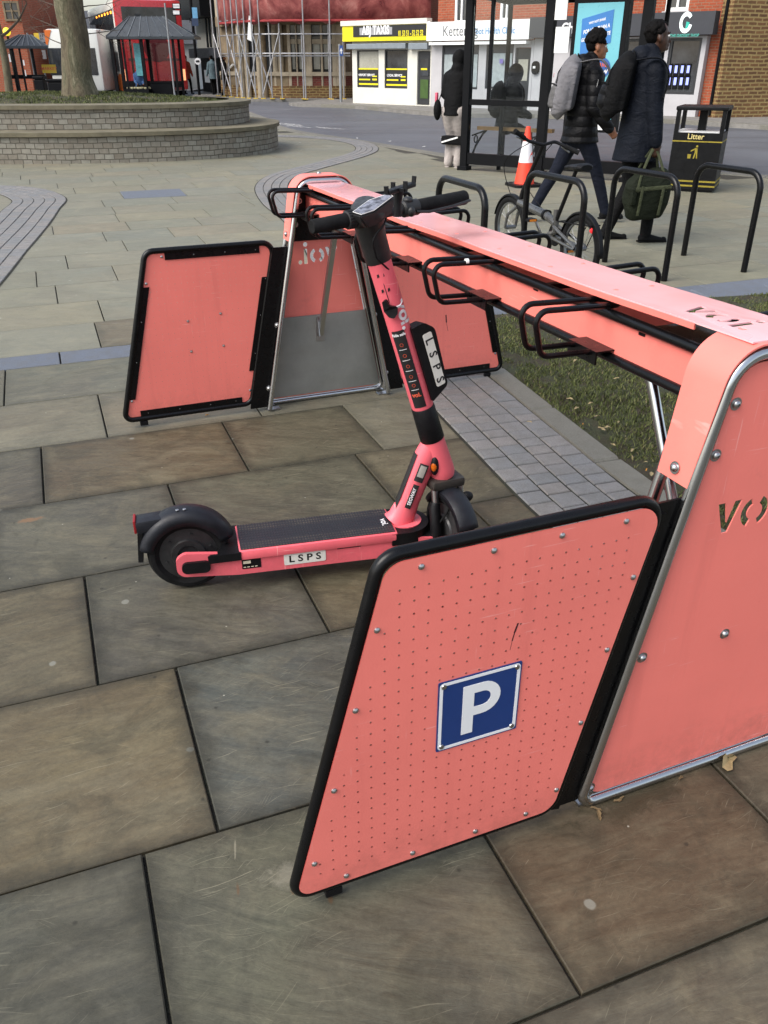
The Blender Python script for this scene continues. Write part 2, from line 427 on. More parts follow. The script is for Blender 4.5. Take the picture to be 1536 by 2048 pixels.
    h = n.math('ADD', n.math('MULTIPLY', strk, .7), n.math('ADD', n.math('MULTIPLY', fine, .12), n.math('MULTIPLY', mid, .35)))
    n.bump(h, .38, .012); return n.m
SLAB = slab_mat()
def joint_mat():
    n = NT('joint_sand'); a = n.noise(9, 5, .7); b = n.noise(90, 4, .7)
    c = n.mix(n.ramp(a, [(.42, 0.0), (.6, .8)]), '221f1a', '2a2d20')
    n.base(n.mix(n.ramp(b, [(.55, 0.0), (.8, .6)]), c, '5a5446')); n.rough(.95); n.bump(b, .8, .01); return n.m
JOINT = joint_mat()
def sett_mat(name, c, c2, sc=60):
    n = NT(name); at = n.n('Attribute', _attribute_name='slab'); s = n.sep(at.outputs['Vector'])
    f = n.noise(sc*4, 4, .8); g = n.noise(14, 5, .7)
    b = n.mix(s[0], c, c2); b = n.mix(.7, b, n.ramp(f, [(.3, .22), (.7, .8)]), 'OVERLAY'); b = n.mix(n.ramp(g, [(.4, 0.0), (.7, .4)]), b, '565248')
    n.base(b); n.rough(.7); n.bump(n.math('ADD', f, g), .35, .006); return n.m
SETT = sett_mat('granite_setts', '6f7071', '7b7774'); KERB = sett_mat('granite_kerb', '716e64', '66645c'); BLUEG = sett_mat('blue_granite', '555b66', '5f6570')

def stones(quads, name, mat, z0=0.0, zb=-.012, bev=.0025, ids=None, parent=None, kind='structure', inset=.0034):
    """quads: list of 4 xy corners; every stone gets its own random attribute"""
    vs, fs, at, lp, ld = [], [], [], [], []
    for qi, q in enumerate(quads):
        c = V((sum(p[0] for p in q)/4, sum(p[1] for p in q)/4)); rr = (random.random(), random.random(), random.random()+(0 if name != 'paving' else 2*min(1, max(0, (hypot(c.x, c.y)-2.8)/3.2)))); k = len(vs)  # third value also grows with distance, for the painted sky glare
        if ids and ids[qi] is not None: rr = (ids[qi][0], rr[1], int(rr[2])+ids[qi][1] if rr[2] < 1 else rr[2])
        dz = random.uniform(-.0012, .0012)
        def off(p, d):
            dv = V((p[0], p[1])) - c; L = dv.length; return c + dv*max(0, (L-d*1.35)/L)
        for d, z in ((inset, zb), (inset, z0+dz-bev), (inset+bev, z0+dz)):
            for p in q: o = off(p, d); vs.append((o.x, o.y, z))
        for ring in (0, 4):
            for i in range(4): fs.append((k+ring+i, k+ring+(i+1) % 4, k+ring+4+(i+1) % 4, k+ring+4+i))
        fs.append((k+8, k+9, k+10, k+11)); at += [rr]*12; Lx = hypot(q[1][0]-q[0][0], q[1][1]-q[0][1]); Ly = hypot(q[3][0]-q[0][0], q[3][1]-q[0][1]); lp += [(0, 0, 0), (Lx, 0, 0), (Lx, Ly, 0), (0, Ly, 0)]*3; ld += [(Lx, Ly, 0)]*12
    me = bpy.data.meshes.new(name); me.from_pydata(vs, [], fs); me.materials.append(mat)
    for nm_, dt_ in (('slab', at), ('lp', lp), ('ld', ld)): a = me.attributes.new(nm_, 'FLOAT_VECTOR', 'POINT'); a.data.foreach_set('vector', [c for t in dt_ for c in t])
    me.update(); o = bpy.data.objects.new(name, me); COL.objects.link(o)
    if kind: o['kind'] = kind
    if parent: o.parent = parent
    return o

# plaza outline (raised above the road) and its road kerb
kerb_px = [(-60, 205), (200, 207), (440, 214), (520, 231), (556, 249), (600, 262), (700, 277), (800, 293), (900, 309), (1000, 324), (1200, 334), (1440, 343), (1700, 360)]
kerb = [V((p.x, p.y)) for p in (G(*q) for q in kerb_px)] + [V((16, 8.5)), V((30, 2))]
kerb_s = [V((p.x, p.y)) for p in smooth_path(kerb, 5)]
plaza = [(-45, kerb_s[0].y)] + [(p.x, p.y) for p in kerb_s] + [(30, -12), (-45, -12)]
mb = MB(); mb.prism([plaza], lambda x, y, d: V((x, y, d)), -.012, -.16); ob = mb.build('paving_bed', JOINT); tag(ob, kind='structure')

# courses measured from the photo, in grid coordinates (u along the courses, w across)
cw = [-3.4, -2.8, -2.2, -1.62, -1.05, -.46, .13, .725, 1.333, 1.94, 2.526, 3.12, 3.70, 4.29, 4.873]
cw2 = [5.105, 5.69, 6.275, 6.85, 7.415, 7.99, 8.53, 9.08, 9.6, 10.15, 10.72, 11.31, 12.0]
while cw2[-1] < 30: cw2.append(cw2[-1]+random.choice((.52, .58, .6, .62)))
known = {.725: [-.042, .667, 1.277], 1.333: [.12, 1.0], 1.94: [-.089, .575], 2.526: [.268, 1.069], 3.12: [-.2, .604, 1.204], 3.70: [.085, .80], 4.29: [-.36, .42],
         6.275: [-.033, .82], 6.85: [-.161, .431], 9.08: [.763, 1.49], 11.31: [.932, 1.705]}
TONE = {(.725, -.042): (.62, .2), (.725, .667): (.97, .9), (.725, 1.277): (.9, .9), (1.333, .12): (.2, .3), (1.94, -.089): (.28, .3), (1.94, .575): (.5, .9), (2.526, .268): (.62, .4), (3.12, -.2): (.48, .9), (3.12, .604): (.6, .9), (3.70, .085): (.95, .6), (3.70, .8): (.3, .5)}
TONB = {(1.333, .12): (.42, .9), (.725, -.042): (.72, .35), (1.94, -.089): (.40, .6), (2.526, .268): (.3, .2), (3.12, -.2): (.05, .5), (.13, 99): (.9, .5)}
quads = []; tones = []
def course(w0, w1, U0=-22, U1=26, L=(.62, 1.02)):
    ks = known.get(w0, [random.uniform(-.4, .4)]); us = list(ks)
    u = ks[-1]
    while u < U1: u += random.uniform(*L); us.append(u)
    u = ks[0]
    while u > U0: u -= random.uniform(*L); us.insert(0, u)
    for a, b in zip(us[:-1], us[1:]):
        q = [gA*a+gB*w0, gA*b+gB*w0, gA*b+gB*w1, gA*a+gB*w1]
        if all(inside(p, plaza) for p in q):
            quads.append([(p.x, p.y) for p in q]); tones.append(TONE.get((w0, round(a, 3))) or TONB.get((w0, round(b, 3))))
for a, b in zip(cw[:-1], cw[1:]): course(a, b)
for a, b in zip(cw2[:-1], cw2[1:]): course(a, b)
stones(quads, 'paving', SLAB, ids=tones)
edge_ = [(-45, kerb_s[0].y)] + [(p.x, p.y) for p in kerb_s if p.y > 8.3] + [(17, 8.3), (-45, 8.3)]
mb = MB(); mb.prism([edge_], lambda x, y, d: V((x, y, d)), -.009, -.011)
ob = mb.build('paving_edge', SLAB); tag(ob, kind='structure')
bq = []
u = -.07
for k in range(-14, 22):
    a, b = u+k*.92, u+(k+1)*.92
    q = [gA*a+gB*4.873, gA*b+gB*4.873, gA*b+gB*5.105, gA*a+gB*5.105]; bq.append([(p.x, p.y) for p in q])
p0, p1, p2, p3 = [G(*q) for q in ((239.3, 383.5), (359.7, 377.7), (374.3, 391.7), (249, 397.8))]
stones(bq, 'granite_strip', BLUEG)
stones([[(p.x, p.y) for p in (p3, p2, p1, p0)]], 'granite_inset_slab', BLUEG, z0=.003)

# road, far pavements
def asphalt():
    n = NT('asphalt'); f = n.noise(55, 5, .8); g = n.noise(.35, 5, .6, None, .5); s = n.noise(1, 4, .6, n.co(scale=(.15, 1.6, 1), rot=(0, 0, .5)))
    c = n.ramp(f, [(.3, (.05, .053, .06)), (.7, (.11, .115, .127))]); c = n.mix(n.ramp(g, [(.4, 0.0), (.65, .5)]), c, (.125, .13, .145)); c = n.mix(n.ramp(s, [(.5, 0.0), (.62, .4)]), c, (.05, .053, .06))
    n.base(c); n.rough(n.ramp(g, [(.35, .5), (.65, .75)])); n.bump(f, .5, .01); return n.m
ASPH = asphalt()
mb = MB(); mb.quad((-300, -60, -.11), (300, -60, -.11), (300, 900, -.11), (-300, 900, -.11)); tag(mb.build('road', ASPH), kind='structure')
PAVE2 = pm('concrete_pavement', (.17, .16, .145), .75, 0, .3, 3, .4, 60)
fk = [G(600, 208), G(705, 211), G(882, 226), G(1060, 229), G(1299, 237), G(1536, 251), V((17, 15, 0)), V((30, 4, 0))]
fk = smooth_path(fk, 4)
far1 = [(p.x, p.y) for p in fk] + [(60, 4), (60, 60), (2, 60), (-1.9, 43), (-3.9, 38)]
mb = MB(); mb.prism([far1], lambda x, y, d: V((x, y, d)), 0.0, -.16); tag(mb.build('far_pavement', PAVE2), kind='structure')
sk = [G(380, 193), G(440, 197), G(520, 198), G(600, 198), G(692, 198)]
far2 = [(p.x, p.y) for p in sk] + [(-2.6, 70), (-14, 90)]
mb = MB(); mb.prism([far2], lambda x, y, d: V((x, y, d)), 0.0, -.16); tag(mb.build('street_pavement', PAVE2), kind='structure')
def kerbstones(path, w, L, name, z=.006, jit=.0, mat=None):
    qs = []; acc = [path[0]]; d = 0
    for a, b in zip(path[:-1], path[1:]):
        seg = (b-a).length; t = L-d
        while t <= seg: acc.append(a.lerp(b, t/seg)); t += L
        d = (d+seg) % L if seg+d >= L else d+seg
    for i, (a, b) in enumerate(zip(acc[:-1], acc[1:])):
        def nr(j):
            t = (acc[min(j+1, len(acc)-1)]-acc[max(j-1, 0)]).normalized(); return V((t.y, -t.x))
        a2 = V((a.x, a.y)); b2 = V((b.x, b.y)); na = nr(i); nb = nr(i+1)
        qs.append([tuple(a2), tuple(b2), tuple(b2+nb*w), tuple(a2+na*w)])
    return stones(qs, name, mat or KERB, z0=z, zb=-.15, bev=.01, inset=.002)
kerbstones([V((p.x, p.y)) for p in kerb_s[::1]], .3, .9, 'kerb', z=.006)
kerbstones([V((p.x, p.y)) for p in fk], -.25, .9, 'far_kerb', z=.006)
# worn white road markings
n = NT('worn_road_paint'); f = n.noise(9, 5, .7); n.base((.55, .55, .53)); n.rough(.8)
n.l(n.ramp(f, [(.45, 0.0), (.6, .85)]), n.p.inputs['Alpha']); PAINT = n.m
mb = MB()
for a, b, c, d in (((556, 245), (600, 249), (606, 252), (560, 249)), ((630, 253), (690, 258), (692, 259), (634, 256)), ((575, 250), (622, 255), (622, 256), (572, 252))):
    mb.quad(*[G(*q, z=-.106) for q in (a, b, c, d)])
tag(mb.build('road_marking', PAINT), kind='structure')

# curved bands of granite setts
def band(name, pts, width, rows, L, closed=False):
    P = smooth_path(pts, 14, closed); qs = []
    # arc-length resample
    S = [0]
    for a, b in zip(P[:-1], P[1:]): S.append(S[-1]+(b-a).length)
    def at(s):
        s = max(0, min(S[-1]-1e-6, s)); i = 0
        lo, hi = 0, len(S)-1
        while hi-lo > 1:
            m = (lo+hi)//2
            if S[m] <= s: lo = m
            else: hi = m
        t = (s-S[lo])/max(1e-9, S[lo+1]-S[lo]); p = P[lo].lerp(P[lo+1], t)
        return p
    def nrm(s):
        t = (at(s+.08)-at(s-.08)).normalized(); return V((t.y, -t.x, 0))
    for r in range(rows):
        o0 = (r/rows-.5)*width; o1 = ((r+1)/rows-.5)*width; s = random.uniform(-L, 0)*(.5 if r % 2 else 1)
        while s < S[-1]:
            l = L*random.uniform(.85, 1.2); a, b = max(0, s), min(S[-1], s+l)
            if b-a > .02:
                qs.append([tuple((at(a)+nrm(a)*o0).xy), tuple((at(b)+nrm(b)*o0).xy), tuple((at(b)+nrm(b)*o1).xy), tuple((at(a)+nrm(a)*o1).xy)])
            s += l
    e = [at(S[-1]*k/160)+nrm(S[-1]*k/160)*(-.5*width-.01) for k in range(161)]; f = [at(S[-1]*k/160)+nrm(S[-1]*k/160)*(.5*width+.01) for k in range(161)]
    mb = MB()
    for i in range(160): mb.quad((e[i].x, e[i].y, .0035), (e[i+1].x, e[i+1].y, .0035), (f[i+1].x, f[i+1].y, .0035), (f[i].x, f[i].y, .0035))
    j = mb.build(name+'_joints', JOINT); tag(j, kind='structure')
    return stones(qs, name, SETT, z0=.010, zb=.001, bev=.004, inset=.0040)
def off_left(px, d, side=1):
    return [V((G(*p).x, G(*p).y)) for p in px]
cl = [(-3.4, 20.95), (-2.4, 20.65), (-1.5, 20.2), (-.8, 19.4), (-.42, 18.4), (-.33, 17.3), (-.5, 16.3), (-.85, 15.2), (-1.2, 14.2), (-1.5, 13.2), (-1.52, 12.0), (-1.25, 10.6), (-.88, 9.4), (-.58, 8.2), (-.34, 6.9), (-.06, 5.7), (.20, 4.75), (.345, 4.25), (.465, 3.85), (.60, 3.4), (.78, 2.82), (1.0, 2.3), (1.4, 1.8), (2.2, 1.35), (3.5, .9)]
band('sett_band', cl[::-1], .44, 4, .098)
lb = [(-9, 8.6), (-8, 10.6), (-6.6, 11.7), (-5.1, 11.75), (-4.3, 10.95), (-4.02, 9.95), (-3.75, 8.8), (-3.5, 7.6), (-3.22, 6.3), (-3.0, 5.0), (-3.1, 3.4)]
band('sett_circle_band', lb, .62, 5, .12)
# lawn with its stone edging
lawn_edge = [(.50, 4.98), (.665, 4.4), (.79, 3.95), (.93, 3.48), (1.11, 2.92), (1.31, 2.46), (1.66, 2.08), (2.1, 1.8), (2.7, 1.55), (4.0, 1.1), (8, .8)]
lawn_far = [(.50, 4.98), (.55, 5.42), (1.2, 5.62), (1.9, 5.86), (2.9, 6.1), (5, 6.6), (9, 7.4)]
kp = smooth_path([(.37, 4.98), (.545, 4.38), (.68, 3.91), (.81, 3.46), (.995, 2.88), (1.2, 2.38), (1.55, 1.97), (2.0, 1.66), (2.6, 1.4), (4.0, .95), (8, .65)], 10)
ks = kerbstones([V((p.x, p.y)) for p in kp], -.118, .62, 'lawn_edging', z=.014, mat=KERB)
kf = smooth_path(lawn_far[1:], 8)
kerbstones([V((p.x, p.y)) for p in kf], -.26, .62, 'lawn_far_edging', z=.012, mat=BLUEG)
la = smooth_path(lawn_edge, 8); lf = smooth_path(lawn_far, 8)
lawn = [(p.x, p.y) for p in la] + [(p.x, p.y) for p in lf[::-1]][:-1]
mb = MB(); mb.prism([lawn], lambda x, y, d: V((x, y, d)), .012, -.01)
n = NT('lawn_soil'); a = n.noise(7, 6, .7); b = n.noise(60, 5, .8)
c = n.mix(n.ramp(a, [(.45, 0.0), (.6, .9)]), '3a3d24', '3e3324'); n.base(n.mix(.6, c, n.ramp(b, [(.3, .2), (.7, .75)]), 'OVERLAY')); n.rough(.95); n.bump(b, 1.0, .02)
tag(mb.build('lawn_soil', n.m), kind='structure')
def grass_mat(name):
    n = NT(name); at = n.n('Attribute', _attribute_name='slab'); s = n.sep(at.outputs['Vector'])
    c = n.ramp(s[0], [(0, '373f1f'), (.3, '485029'), (.55, '5c6236'), (.75, '6b6c43'), (.9, '7c7250'), (1, '8f8060')])
    n.base(c); n.rough(.65); n.p.inputs['Specular IOR Level'].default_value = .25; return n.m
def grass(name, poly, count, hmin, hmax, xr, yr, wd=.0024, patch=True, zf=None, mat=None):
    vs, fs, at = [], [], []; k = 0; rnd = random.Random(5)
    from mathutils import noise as NZ
    while k < count:
        x = rnd.uniform(*xr); y = rnd.uniform(*yr)
        if not inside((x, y), poly): continue
        k += 1
        nz = NZ.noise(V((x*2.2, y*2.2, 0)))+.5*NZ.noise(V((x*7, y*7, 3)))
        if patch and nz < -.10 and rnd.random() < .85: continue
        a = rnd.uniform(0, 2*pi); h = rnd.uniform(hmin, hmax)*(1+.5*nz); l = rnd.uniform(.3, 1.3)*h; b = rnd.uniform(0, 2*pi)
        wx, wy = wd*cos(a), wd*sin(a); i = len(vs); z = zf(x, y) if zf else .012
        vs += [(x-wx, y-wy, z), (x+wx, y+wy, z), (x+wx*.7+l*.4*cos(b), y+wy*.7+l*.4*sin(b), z+h*.6), (x-wx*.7+l*.4*cos(b), y-wy*.7+l*.4*sin(b), z+h*.6), (x+l*cos(b), y+l*sin(b), z+h)]
        fs += [(i, i+1, i+2, i+3), (i+3, i+2, i+4)]; r = min(1, max(0, rnd.gauss(.42, .22)-.25*nz)); at += [(r, 0, 0)]*5
    me = bpy.data.meshes.new(name); me.from_pydata(vs, [], fs); me.materials.append(mat)
    a = me.attributes.new('slab', 'FLOAT_VECTOR', 'POINT'); a.data.foreach_set('vector', [c for t in at for c in t]); me.update()
    o = bpy.data.objects.new(name, me); COL.objects.link(o); return tag(o, kind='stuff')
GRM = grass_mat('grass_blade')
grass('grass', lawn, 110000, .006, .021, (.40, 3.6), (1.6, 6.3), mat=GRM)
# ------------------------------------------------------------------ scooter parking rack
RO = G(1150, 1618); RY = R(22.2)
rack = empty('scooter_rack', (RO.x, RO.y, 0), RY, 'long coral and black scooter parking rack with chromed end hoops and a top board', 'scooter rack')
RA = V((cos(RY), sin(RY), 0)); RB = V((-sin(RY), cos(RY), 0))
RL = 2.726; HB = .0125
# hoop outline (u, z)
def hoop_pts(v): return [V((.008, v, .0125)), V((.632, v, .0125)), V((.432, v, 1.04)), V((.208, v, 1.04))]
def hoop(v, name, both=True):
    mb = MB()
    if both: mb.tube(fillet(hoop_pts(v), [.03, .03, .07, .07], 8, True), HB, 14, True)
    else:
        p = hoop_pts(v); q = [p[0], p[3], p[2], p[1]]; mb.tube(fillet(q, [0, .07, .07, 0], 8), HB, 14)
    return mb.build(name, CHR, rack, True)
for vo, vi, sgn in ((0, .085, 1), (RL, RL-.085, -1)):
    hoop(vo, 'outer_hoop'); hoop(vi, 'inner_hoop', False)
# stencil letters in a unit box: v, o, i and dot, height 1
def stencil():
    P = []
    P.append([(0, 1), (.26, 1), (.43, .34), (.60, 1), (.86, 1), (.53, 0), (.33, 0)])                       # v
    def arc(a0, a1): return circ(1.42, .5, .5, 14, a0, a1) + circ(1.42, .5, .27, 14, a1, a0)
    P.append(arc(R(115), R(245))); P.append(arc(R(-65), R(65)))                                       # o in two halves
    P.append([(2.10, 0), (2.34, 0), (2.34, .98), (2.10, .98)]); P.append(circ(2.22, 1.26, .15, 12))      # i
    P.append(circ(2.60, .13, .14, 12))                                                                # dot
    return P
STEN = stencil()
def place(polys, x, y, s, fx=1): return [[(x+p[0]*s*fx, y+p[1]*s) for p in q] for q in polys]
def endpanel(v, flip):
    ins = .017
    out = rpoly([(.008+ins+.004, .03), (.632-ins-.004, .03), (.432-ins, 1.04-ins), (.208+ins, 1.04-ins)], [.03, .03, .055, .055])
    L = place(STEN, .236, .668, .070) if not flip else place(STEN, .404, .668, .070, -1)
    mb = MB(); mb.prism([out]+L, lambda x, y, d: V((x, v+d, y)), -.0015, .0015)
    return mb.build('end_panel', CORAL, rack)
endpanel(.002, False); endpanel(RL-.002, True)
def bolt(name, loc, nrm, r=.010, parent=rack, mat=STL):
    mb = MB(); n = V(nrm).normalized()
    mb.lathe([(r*1.5, 0), (r*1.5, r*.15), (r, r*.15), (r*.97, r*.45), (r*.7, r*.85), (r*.32, r*.98), (r*.28, r*.55), (0, r*.55)], 14, loc, n)
    return mb.build(name, mat, parent, True, ang=40)
for u, z in ((.212, .949), (.189, .850), (.428, .949), (.451, .850), (.333, .400), (.102, .400), (.540, .400), (.021, .055), (.619, .055)):
    uu = u + (.012 if u < .3 else -.012 if u > .36 else 0)
    bolt('bolt', (uu, .0005, z), (0, -1, 0), .0085)
for u, z in ((.224, .949), (.201, .850), (.416, .949), (.439, .850)): bolt('bolt', (u, RL-.020, z), (0, -1, 0), .0085)
# straps that wrap the shoulders of each end
for v0, v1 in ((-.008, .094), (RL-.094, RL+.008)):
    pth = [V((.164, 0, .79)), V((.2075, 0, 1.0415)), V((.4325, 0, 1.0415)), V((.476, 0, .79))]
    o1 = fillet([p+V(((-.0145 if p.x < .32 else .0145), 0, 0 if p.z < .9 else .0145)) for p in pth], [0, .084, .084, 0], 10)
    mb = MB()
    o2 = [V((p.x+(p.x-.32)*.012, 0, p.z+.0035)) if p.z > .9 else V((p.x+(-.003 if p.x < .32 else .003), 0, p.z)) for p in o1]
    for i in range(len(o1)-1):
        a, b, c, d = o1[i], o1[i+1], o2[i+1], o2[i]
        cut = .010 if i in (0, len(o1)-2) else 0
        P = [[V((q.x, vv, q.z)) for q in (a, b, c, d)] for vv in (v0, v1)]
        if i == 0:
            P[0][0].y += .008; P[0][3].y += .008; P[1][0].y -= .008; P[1][3].y -= .008
        if i == len(o1)-2:
            P[0][1].y += .008; P[0][2].y += .008; P[1][1].y -= .008; P[1][2].y -= .008
        for q in ((0, 1, 2, 3),): mb.quad(*[P[0][k] for k in q]); mb.quad(*[P[1][k] for k in q][::-1])
        mb.quad(P[0][3], P[0][2], P[1][2], P[1][3]); mb.quad(P[0][1], P[0][0], P[1][0], P[1][1])
        if i == 0: mb.quad(P[0][0], P[0][3], P[1][3], P[1][0])
        if i == len(o1)-2: mb.quad(P[0][2], P[0][1], P[1][1], P[1][2])
    bmesh.ops.remove_doubles(mb.b, verts=mb.b.verts, dist=1e-5)
    mb.build('shoulder_strap', CORAL, rack, True, ang=30)
    for sx in (-1, 1): bolt('bolt', (.32+sx*.171, (v0+v1)/2, .815), (sx, 0, .19), .0085)
    bolt('bolt', (.32, v1-.03 if v0 > 1 else v0+.045, 1.0595), (0, 0, 1), .009)
# top board: long coral plank with folded lip, slightly sagging and rippled
def bz(v): return 1.0605 - .030*(v/RL) - .005*sin(pi*v/RL) + .0014*sin(v*6.3+1.0) + .0007*sin(v*11)
NX = 60; u0, u1 = .238, .402; T = .003
mb = MB()
mlet = [[(.276+p[1]*.060, .250-p[0]*.066) for p in q] for q in STEN]      # read from the near end, top of the letters to the right
vcut = .275
slots = circ(.265, .035, .0001, 3)
mb.prism([[(u0, .004), (u1, .004), (u1, vcut), (u0, vcut)]]+mlet, lambda x, y, d: V((x, y, bz(y)+d)), 0, -T)
vs = [vcut+(RL-.004-vcut)*k/NX for k in range(NX+1)]
for i in range(NX):
    a, b = vs[i], vs[i+1]; w0 = .0022*sin(a*5.1+.6); w1 = .0022*sin(b*5.1+.6)
    A = [V((u0+w0*(a > .5), a, bz(a))), V((u1+w0*(a > .5), a, bz(a))), V((u1+w1*(b > .5), b, bz(b))), V((u0+w1*(b > .5), b, bz(b)))]
    mb.quad(*A); mb.quad(*[p-V((0, 0, T)) for p in A][::-1])
    mb.quad(A[0], A[3], A[3]-V((0, 0, T)), A[0]-V((0, 0, T))); mb.quad(A[1], A[2], A[2]-V((0, 0, T)), A[1]-V((0, 0, T)))
bmesh.ops.remove_doubles(mb.b, verts=mb.b.verts, dist=1e-5)
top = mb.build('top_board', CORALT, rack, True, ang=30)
for side in (u0, u1-.003):                      # folded lips
    mb = MB(); k0 = .155 if side == u0 else .12
    vv = [k0+(RL-.12-k0)*k/50 for k in range(51)]
    for a, b in zip(vv[:-1], vv[1:]):
        c = [V((side, a, bz(a)-T-.0002)), V((side, b, bz(b)-T-.0002)), V((side, b, bz(b)-T-.013)), V((side, a, bz(a)-T-.013))]
        d = [p+V((.003, 0, 0)) for p in c]
        mb.quad(*c); mb.quad(*d[::-1]); mb.quad(c[3], c[2], d[2], d[3])
    mb.build('folded_lip', CORAL, top, True)
for v in (.03, .45, .72, .98, 1.24, 1.5, 1.77, 2.03, 2.3, 2.57):
    for u in ((.272, .368) if v > .2 else (.345,)):
        mb = MB(); mb.lathe([(.0065, 0), (.0055, .0007), (0, .0009)], 14, (u, v, bz(v)), (0, 0, 1)); mb.build('rivet', CORAL if v > .1 else STL, top, True)
# beam: two rails per side and coral skirts
for u in (.252, .388):
    for z, r in ((1.006, .0115), (.912, .0110)):
        mb = MB(); mb.tube([(u, .02, z), (u, RL*.5, z-.008), (u, RL-.02, z-.02)], r, 12); mb.build('beam_rail', BLK, rack, True)
    s = 1 if u < .3 else -1
    mb = MB(); mb.prism([[(.02, .915), (RL-.02, .897), (RL-.02, .984), (.02, 1.004)]], lambda x, y, d: V((u+s*.004+d, x, y)), -.0015, .0015); mb.build('skirt_panel', CORAL, rack)
mb = MB(); mb.bx(.268, .374, .04, .285, 1.006, 1.010); mb.build('letter_shade_plate', BLK, rack)  # black sheet added under the cut letters to paint the beam's dark inside
for v in (.32, .75, 1.26, 1.78, 2.30):
    mb = MB(); mb.bx(.252, .388, v-.01, v+.01, .985, .999); mb.build('cross_brace', BLK, rack)
# handlebar slots: two parallel bent loops on a bracket
def slot(v, s):
    ux = lambda u: u if s < 0 else .64-u
    z = -.008*v/1.3
    for dv in (-.031, .031):
        mb = MB()
        pts = [(ux(.268), v+dv, 1.026+z), (ux(.050), v+dv, 1.033+z), (ux(.076), v+dv, .930+z), (ux(.245), v+dv, .925+z)]
        if dv > 0: pts.insert(0, (ux(.285), v, 1.026+z))
        else: pts.insert(0, (ux(.285), v, 1.026+z))
        mb.tube(fillet(pts, [0, .03, .026, .026, 0], 6), .0068, 10); mb.build('slot_loop', BLK, rack, True)
    mb = MB(); mb.bx(ux(.205), ux(.262), v-.055, v+.055, .9285+z, .9325+z)
    mb.bx(ux(.205), ux(.209), v-.055, v+.055, .902+z, .9285+z); mb.build('slot_bracket', BLK, rack)
for v in (.46, .975, 1.50, 2.03, 2.57): slot(v, -1)
for v in (.20, .715, 1.24, 1.79, 2.31): slot(v, 1)
mb = MB(); mb.tube([(.150, .944, 1.028), (.158, .944, 1.0277)], .0078, 12); mb.build('tape', WHT, rack, True)
# far end fittings seen from inside: black gusset, galvanised kick plate; the near end mirrors them
GALV = NT('galvanised_plate'); a = GALV.noise(3, 6, .7); b = GALV.noise(1, 4, .6, GALV.co(scale=(2, 2, 22)))
GALV.base(GALV.ramp(a, [(.3, (.24, .25, .235)), (.7, (.36, .36, .345))])); GALV.p.inputs['Metallic'].default_value = .6; GALV.rough(GALV.ramp(b, [(.3, .32), (.7, .5)])); GALV = GALV.m
for vv, s in ((RL-.012, -1), (.012, 1)):
    mb = MB(); lz = lambda z: .008+.2*z/1.04
    mb.prism([rpoly([(lz(.775)+.019, .775), (.64-lz(.775)-.019, .775), (.64-lz(1.005)-.02, 1.015), (lz(1.005)+.02, 1.015)], [.01, .01, .05, .05])], lambda x, y, d: V((x, vv+d*s, y)), 0, .003)
    mb.build('gusset_plate', BLK, rack)
    mb = MB(); mb.prism([[(lz(.045)+.014, .040), (.64-lz(.045)-.014, .040), (.64-lz(.43)-.016, .43), (lz(.43)+.016, .43)]], lambda x, y, d: V((x, vv+d*s, y)), .002, .006)
    mb.build('kick_plate', GALV, rack)
    # brace from kick plate to beam
    mb = MB(); e = (.30, (RL-.30) if s < 0 else .33, .895); st = (.30, vv+s*.012, .335)
    mb.bar(st, e, .0125, 14) if s > 0 else mb.slat(st, e, .022, .022, (1, 0, 0))
    mb.build('diagonal_brace', CHR if s > 0 else STL, rack, s > 0)
    mb = MB(); mb.prism([[(.278, .30), (.322, .30), (.316, .42), (.284, .42)]], lambda x, y, d: V((x, vv+s*.0062+d*s, y)), 0, .002)
    mb.slat((.286, vv+s*.008, .415), (.286, vv+s*.03, .33), .004, .03, (0, 0, 1)); mb.build('brace_foot', STL, rack)
    # feet
    for u in (.03, .61):
        mb = MB(); mb.bx(u-.03, u+.035, vv-.045*(-s)-.02, vv-.045*(-s)+.02, .001, .005); mb.bx(u-.02, u+.02, vv-.012, vv+.012, .001, .008); mb.build('foot_plate', STL, rack)
